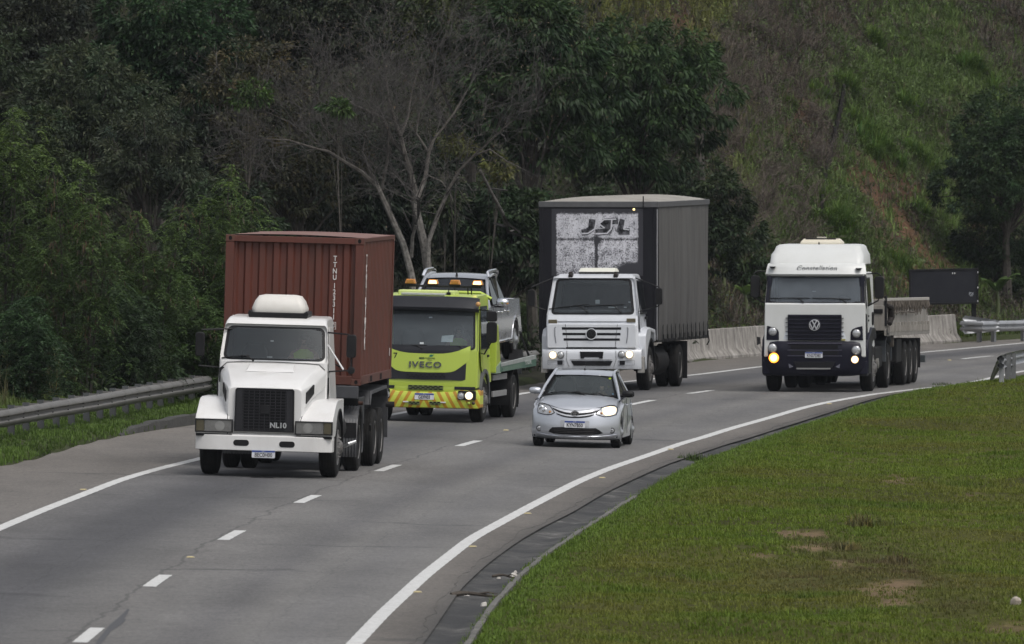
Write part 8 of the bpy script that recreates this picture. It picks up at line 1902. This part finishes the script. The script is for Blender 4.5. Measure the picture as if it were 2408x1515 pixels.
# ------------------------------------------------------------------ small silver hatchback
SILVER = paint('silver_car_paint', (.50, .52, .56), .28, .55, .10, (.30, .30, .30), 3, .6, (1, 1, 1))
def silver_car():
    fr = Frame(1357, 1050.8, 5.5, .80); c = Crop(fr, 1500, 1020, 5.225)
    t = fr.root('hatchback_car', 'small silver hatchback car with one headlight shining, ahead of the box truck', 'car')
    cx0 = c(800, 1000, .0)[0]
    def wy(x): return .40*(abs(x)/.84)**3.0+.03*(x/.84)**2
    # nose, bonnet: stations (y, z, half width, share of the nose rounding, edge drop)
    S = [(.16, .155, .66, .9, 0), (.05, .175, .72, 1, 0), (.01, .23, .80, 1, 0), (.0, .32, .835, 1, 0), (.0, .42, .845, 1, 0), (.015, .52, .845, 1, 0), (.03, .60, .845, 1, 0), (.055, .665, .84, 1, .0), (.085, .71, .835, 1, .0), (.12, .745, .825, 1, .0),
         (.16, .775, .815, .98, .004), (.24, .805, .805, .92, .02), (.38, .84, .80, .82, .04), (.60, .885, .79, .66, .05), (.85, .93, .77, .48, .05), (1.05, .965, .745, .34, .05), (1.12, .975, .735, .30, .05)]
    def surf(a, s):
        y, z, w, k, d = s; x = a*w; return (x, y+wy(a*.84)*k, z-d*abs(a)**4+.012*(1-a*a)*(1 if d else 0))
    def front(x, z):     # depth of the nose at a place in the front view
        zs = [s[1] for s in S[1:11]]; y = np.interp(z, zs, [s[0] for s in S[1:11]]); w = np.interp(z, zs, [s[2] for s in S[1:11]]); return float(y)+wy(x/float(w)*.84)
    A = np.linspace(-1, 1, 25); rows = []
    for s in S:
        r = [surf(a, s) for a in A]; e0, e1 = r[0], r[-1]
        if s[1] > .74: rows.append([(-.842, e0[1]+.02, e0[2]-.10)]+r+[(.842, e1[1]+.02, e1[2]-.10)])
        else: rows.append([(-.845, e0[1]+.06, e0[2])]+r+[(.845, e1[1]+.06, e1[2])])
    MB().grid(rows).build('body', SILVER, t, sub=1, ang=50)
    # patch laid on the nose: polygon in the front view, filled as a fine grid of quads
    def patch(poly, off, name, mat, parent, th=.012):
        P = [Vector((p[0], p[1])) for p in poly]; cen = sum(P, Vector((0, 0)))/len(P); rings = []
        Q = []
        for a, b in zip(P, P[1:]+P[:1]):
            n = max(1, int((b-a).length/.03)); Q += [a.lerp(b, i/n) for i in range(n)]
        K = 6; b = MB(); vs = []; N = len(Q)
        for k in range(K+1):
            for q in Q: p = cen.lerp(q, 1-k/K*.999); vs.append((p.x, front(p.x, p.y)-off, p.y))
        fs = [(k*N+i, k*N+(i+1) % N, (k+1)*N+(i+1) % N, (k+1)*N+i) for k in range(K) for i in range(N)]
        base = len(vs); vs += [(q.x, front(q.x, q.y)-off+th, q.y) for q in Q]; fs += [(i, (i+1) % N, base+(i+1) % N, base+i) for i in range(N)]
        return b.add(vs, fs).build(name, mat, parent, ang=50)
    def cp(pts, yl=.12): return [(x-cx0*.0, z) for x, z in c.poly(pts, yl)]
    BK = plain('gloss_black', (.010, .010, .011), .35); GAP = plain('panel_gap', (.03, .03, .032), .7)
    # headlamps
    hl = cp([(236, 770), (250, 738), (300, 731), (360, 748), (418, 775), (455, 818), (490, 866), (450, 886), (400, 893), (320, 886), (240, 868), (231, 815)], .2)
    hr = cp([(1128, 890), (1165, 838), (1205, 800), (1260, 780), (1320, 770), (1385, 780), (1412, 808), (1419, 850), (1400, 902), (1330, 922), (1250, 926), (1180, 908)], .2)
    L1 = patch(hl, .010, 'headlamp', LENS, t); L2 = patch(hr, .010, 'headlamp', LENS, t)
    for P, L in ((cp([(222, 770), (240, 728), (300, 721), (365, 738), (425, 766), (466, 812), (506, 868), (455, 898), (400, 905), (318, 897), (228, 878), (220, 815)], .2), L1), (cp([(1112, 893), (1155, 832), (1200, 791), (1258, 770), (1320, 759), (1392, 770), (1424, 803), (1432, 850), (1412, 912), (1330, 934), (1248, 938), (1172, 918)], .2), L2)): patch(P, .004, 'lamp_surround', GAP, L)
    lit = cp([(1210, 810), (1265, 790), (1325, 780), (1382, 790), (1402, 815), (1405, 850), (1390, 893), (1330, 912), (1262, 914), (1222, 885)], .2); lp_ = patch(lit, .018, 'lit_reflector', RIMG, L2); lc = [(1318+(a-1318)*.8, 846+(b-846)*.8) for a, b in [(1210, 810), (1265, 790), (1325, 780), (1382, 790), (1402, 815), (1405, 850), (1390, 893), (1330, 912), (1262, 914), (1222, 885)]]; patch(cp(lc, .2), .022, 'lamp_core', CORE, lp_)
    for px, py, L in ((430, 858, L1), (1200, 880, L2)): x, z = c(px, py, .2); disc(L, x, z, front(x, z)-.012, .026, plain('signal_amber', (.42, .20, .08), .3), 'turn_signal', .01)
    for px, py in ((290, 800), (345, 835)): x, z = c(px, py, .2); disc(L1, x, z, front(x, z)-.012, .052, plain('reflector_chrome', (.72, .73, .75), .12, .9), 'reflector', .012); 
    # grille: two smiling slots between silver strips, badge in the middle
    def band(pts_top, pts_bot, off, name, mat, parent):
        T, B = np.array(cp(pts_top, .12)), np.array(cp(pts_bot, .12)); N = 28; rows = []
        def rs(Pt): d = np.concatenate([[0], np.cumsum(np.hypot(*np.diff(Pt, axis=0).T))]); u = np.linspace(0, d[-1], N); return np.stack([np.interp(u, d, Pt[:, 0]), np.interp(u, d, Pt[:, 1])], 1)
        T, B = rs(T), rs(B)
        for k in range(6):
            t = k/5; Q = T*(1-t)+B*t; rows.append([(x, front(x, z)-(off if 0 < k < 5 else off*.2), z) for x, z in Q])
        return MB().grid(rows).build(name, mat, parent, ang=60)
    g = band([(450, 783), (600, 832), (700, 850), (800, 855), (900, 852), (1000, 842), (1180, 806)], [(480, 838), (600, 905), (700, 938), (800, 948), (900, 945), (1000, 925), (1130, 868)], .004, 'grille', plain('silver_trim', (.60, .61, .64), .3, .3), t)
    band([(452, 792), (560, 832), (660, 860), (742, 871)], [(470, 822), (560, 869), (660, 898), (742, 907)], .009, 'grille_slot', BK, g); band([(858, 879), (940, 872), (1050, 856), (1170, 826)], [(858, 913), (940, 906), (1050, 891), (1150, 860)], .009, 'grille_slot', BK, g)
    band([(515, 874), (600, 902), (680, 920), (760, 928), (850, 928), (940, 920), (1020, 910), (1098, 892)], [(545, 900), (620, 928), (700, 945), (800, 952), (900, 950), (970, 942), (1040, 928), (1082, 910)], .009, 'grille_slot', BK, g)
    sh = cp([(296, 728), (430, 762), (520, 795), (640, 820), (740, 832), (800, 835), (900, 832), (1010, 822), (1130, 800), (1200, 792), (1300, 762), (1372, 764)], .12)
    MB().tube([(x, front(x, z)-.002, z) for x, z in sh], .004, 5).build('bonnet_gap', GAP, t)
    x, z = c(800, 886, .06); y = front(x, z)
    em = MB()
    def ell_ring(cx, cz, rx, rz, w, yy):
        n = 28; em.ring(circ(cx, cz, rx, n, rz), circ(cx, cz, rx-w, n, rz-w), yy-.012, yy)
    ell_ring(x, z, .071, .050, .010, y-.016); ell_ring(x, z+.017, .046, .022, .008, y-.018); ell_ring(x, z-.003, .022, .042, .008, y-.020)
    e0 = MB().prism(circ(x, z, .078, 28, .056), y-.016, y+.01).build('badge', BK, g); em.build('emblem', CHROME, e0, ang=40)
    # plate and its recess, lower intake, fog lamps
    patch(cp([(590, 985), (1005, 995), (1015, 1010), (1012, 1095), (580, 1082), (578, 1000)], .0), .004, 'plate_holder', plain('silver_recess', (.40, .41, .43), .4, .3), t)
    x, z = c(797, 1046, .0); plate(t, x, -.012, z, .395, .13, 'KYN7B50')
    it = patch(cp([(392, 1158), (415, 1125), (455, 1090), (600, 1088), (800, 1100), (1000, 1106), (1110, 1106), (1165, 1140), (1212, 1185), (1140, 1202), (1000, 1206), (800, 1205), (600, 1196), (470, 1184)], .0), .006, 'lower_intake', BK, t)
    for k in range(3):
        za = c(800, 1128+k*24, 0)[1]; MB().tube([(x_, front(x_, za)-.008, za) for x_ in np.linspace(-.38, .38, 9)], .006, 5).build('intake_slat', plain('slat_black', (.03, .03, .03), .6), it)
    for px, py in ((258, 1103), (1350, 1143)):
        x, z = c(px, py, .2); y = front(x, z); f = disc(t, x, z, y-.002, .044, LENS, 'fog_lamp', .012); bezel(f, x, z, y+.012, .044, .010, BK, 'fog_bezel', .03)
        MB().box(x-.018, x+.018, y-.024, y-.012, z-.006, z+.006).build('fog_bulb', BK, f)
    lip = cp([(205, 1170), (300, 1195), (480, 1215), (800, 1232), (1100, 1232), (1300, 1225), (1400, 1205)], .0); MB().tube([(x, front(x, z)-.004, z) for x, z in lip], .010, 6).build('lower_lip', SILVER, t)
    # body sides with wheel arches
    for s in (-1, 1):
        poly = [(.44, .20)]+[(.44, .70), (.60, .80), (1.05, .90), (1.9, .93), (3.0, .97), (3.55, .98), (3.72, .80), (3.74, .42), (3.66, .26)]+arch(3.26, .29, .345, 0, 180, 14)+[(2.85, .19), (1.24, .19)]+arch(.80, .29, .345, 0, 180, 14)
        def wx(y, z): return .845-.05*max(0, (z-.62)/.36)**2-.012*max(0, (.45-z)/.25)-.25*max(0, (y-3.2)/.55)**2*.4-.06*max(0, (.62-y)/.18)**2
        q = sidep(poly, wx, s, -.03, .0); q.build('side_panel', SILVER, t, ang=30)
        for cy in (.80, 3.26): MB().prism(arch(cy, .29, .36, -15, 195, 16)+arch(cy, .29, .33, 195, -15, 16), s*.60, s*.80, 'x').build('wheel_housing', SEAL, t)
        for k, y in enumerate((1.15, 2.08, 2.95)): MB().tube([(s*(wx(y, .3)+.001), y, .26), (s*(wx(y, .6)+.001), y, .6), (s*(wx(y, .92)+.001), y-.03, .92)], .004, 5).build('door_gap', GAP, t)
        for y in (1.85, 2.75): MB().tube([(s*(.835), y-.09, .80), (s*.86, y-.05, .805), (s*.86, y+.05, .805), (s*.835, y+.09, .80)], .013, 6).build('door_handle', SILVER, t)
        MB().tube([(s*.80, .62, .885), (s*.80, 1.3, .935), (s*.80, 2.2, .955), (s*.79, 3.3, .985)], .012, 6).build('waist_trim', SEAL, t)
        # greenhouse side: pillars and glass
        base = [(1.15, .97, .735), (1.62, .975, .775), (2.35, .98, .78), (3.05, .99, .77), (3.62, 1.01, .66)]; top = [(1.80, 1.352, .565), (2.02, 1.405, .575), (2.45, 1.42, .58), (3.02, 1.395, .565), (3.40, 1.33, .52)]
        def pil(a, b, w, name): MB().add([(s*a[2], a[0]-w, a[1]), (s*a[2], a[0]+w, a[1]), (s*b[2], b[0]+w, b[1]), (s*b[2], b[0]-w, b[1]), (s*(a[2]-.05), a[0]-w, a[1]), (s*(a[2]-.05), a[0]+w, a[1]), (s*(b[2]-.05), b[0]+w, b[1]), (s*(b[2]-.05), b[0]-w, b[1])], [(0, 1, 2, 3), (4, 7, 6, 5), (0, 3, 7, 4), (1, 5, 6, 2), (0, 4, 5, 1), (2, 6, 7, 3)]).build(name, SILVER if name != 'door_pillar' else SEAL, t, bevel=.012)
        MB().tube([(s*.785, .93, .90), (s*.755, 1.08, .965), (s*.70, 1.36, 1.13), (s*.62, 1.68, 1.30), (s*.575, 1.90, 1.39), (s*.572, 2.10, 1.425), (s*.578, 2.5, 1.44), (s*.565, 3.02, 1.415), (s*.53, 3.38, 1.35)], [.022, .025, .027, .028, .028, .026, .026, .026, .026], 10).build('roof_pillar', SILVER, t, ang=80)
        pil((2.32, .98, .785), (2.40, 1.41, .585), .035, 'door_pillar'); pil((3.20, .99, .765), (3.10, 1.39, .56), .05, 'rear_pillar'); pil((3.62, 1.0, .68), (3.38, 1.34, .53), .08, 'tail_pillar')
        for q0, q1 in ((0, 2), (2, 3)):
            P = [base[q0], base[q1] if q1 == 2 else (3.16, .99, .77), top[q1], top[q0]] if q0 == 0 else [(2.37, .98, .78), (3.16, .99, .77), (3.06, 1.39, .56), (2.45, 1.415, .578)]
            MB().add([(s*(p[2]-.012), p[0], p[1]) for p in P], [(0, 1, 2, 3)]).build('side_window', GLASS_S, t, flat=True)
        # mirror, wheels
        mcol = SILVER if s < 0 else BLACKP
        mx, mz = c(205, 535, 1.3) if s < 0 else c(1600, 592, 1.3)
        rings = []
        for k, (u, h, d) in enumerate(((-.115, .035, .03), (-.09, .058, .06), (0, .068, .08), (.085, .06, .065), (.115, .035, .03))):
            rings.append([(mx+u, 1.30+d*math.cos(2*math.pi*i/16)*.9, mz+h*math.sin(2*math.pi*i/16)) for i in range(16)])
        m = MB().loft(rings).build('mirror', mcol, t, ang=70)
        MB().tube([(mx-s*.08, 1.30, mz-.045), (s*.76, 1.30, .99)], [.03, .03], 6).build('mirror_arm', SEAL, m)
        for cy in (.80, 3.26): wheel(t, .745*s, cy, .295, .185, s, rim=plain('alloy', (.34, .35, .36), .35, .7))
    # roof, screens
    rp_ = [(1.80, 1.355, .575), (1.95, 1.405, .585), (2.25, 1.435, .59), (2.7, 1.445, .59), (3.1, 1.42, .575), (3.42, 1.355, .535)]
    MB().grid([[(a*w, y+.03*a*a*(1 if y < 1.9 else 0), z-.018*a*a) for a in np.linspace(-1, 1, 13)] for y, z, w in rp_]).build('roof', SILVER, t, sub=1)
    A_, B_ = (1.10, .968, .735), (1.80, 1.355, .575)
    Mp = screen(t, A_, B_, (.02, .015, .01), .07, SEAL, glass('car_windscreen', (.46, .52, .51), .03, (.12, .14, .14), .28), bow=.16, sealw=.045, th=.01)
    wiper(t, Mp, .12, .01, -.20, .10, -.80, .10); wiper(t, Mp, .62, .01, .30, .05, -.05, .09)
    for px, py, w, h, mt in ((1175, 312, .03, .018, plain('white_clip', (.6, .6, .6), .5)), (1325, 358, .045, .028, plain('lime_sticker', (.40, .55, .04), .5)), (1222, 312, .02, .012, plain('white_clip', (.6, .6, .6), .5)), (1368, 592, .028, .02, plain('blue_sticker', (.1, .2, .3), .5))):
        yl = 1.62 if py < 400 else 1.22; x, z = c(px, py, yl); MB().prism(circ(x, z, w*.62, 12, h*.62), yl+.01, yl+.012).build('windscreen_sticker', mt, t)
    MB().add([(-.53, 3.40, 1.34), (.53, 3.40, 1.34), (.67, 3.66, 1.0), (-.67, 3.66, 1.0)], [(0, 1, 2, 3)]).build('rear_window', GLASS_S, t, flat=True)
    MB().add([(-.67, 3.66, 1.0), (.67, 3.66, 1.0), (.78, 3.74, .7), (.78, 3.70, .3), (-.78, 3.70, .3), (-.78, 3.74, .7)], [(0, 1, 2, 5), (5, 2, 3, 4)]).build('tailgate', SILVER, t)
    MB().box(-.74, .74, 1.0, 3.7, .18, .24).build('floor', SEAL, t); MB().box(-.52, .52, .32, 1.2, .17, .55).build('engine_bay', SEAL, t)
    MB().box(-.70, .70, 1.22, 1.50, .75, .93).build('dashboard', DASHM, t, bevel=.03)
    seats(t, (-.36, .36), 1.95, .55, .46, .72); MB().box(-.62, .62, 2.85, 3.0, .55, 1.08).build('rear_seat', SEATM, t, bevel=.04)
    for x in (-.36, .36): MB().box(x-.12, x+.12, 1.97, 2.06, 1.20, 1.34).build('headrest', SEATM, t, bevel=.04)
    MB().tube([(.0, 2.02, 1.445), (0, 2.04, 1.48)], [.022, .010], 8).build('antenna', SEAL, t); MB().tube([(0, 2.04, 1.47), (-.0, 2.22, 1.62)], .003, 5).build('antenna_rod', SEAL, t)
    MB().box(-.08, .08, 1.72, 1.76, 1.25, 1.30).build('inner_mirror', SEAL, t, bevel=.01)
    person('driver seated behind the windscreen of the small silver car', fr, (.36, 1.86, .36), .34, True)
silver_car()
# ------------------------------------------------------------------ thin damp air between the camera and the wood
hm = bpy.data.materials.new('haze'); hm.use_nodes = True; hn = hm.node_tree; hn.nodes.clear()
ho = hn.nodes.new('ShaderNodeOutputMaterial'); pv = hn.nodes.new('ShaderNodeVolumePrincipled')
pv.inputs['Color'].default_value = (.86, .91, 1.0, 1); pv.inputs['Density'].default_value = .00006; pv.inputs['Anisotropy'].default_value = .2
hn.links.new(pv.outputs[0], ho.inputs['Volume'])
tag(MB().box(-300, 300, -120, 1000, -12, 75).build('haze', hm, flat=True), kind='stuff')
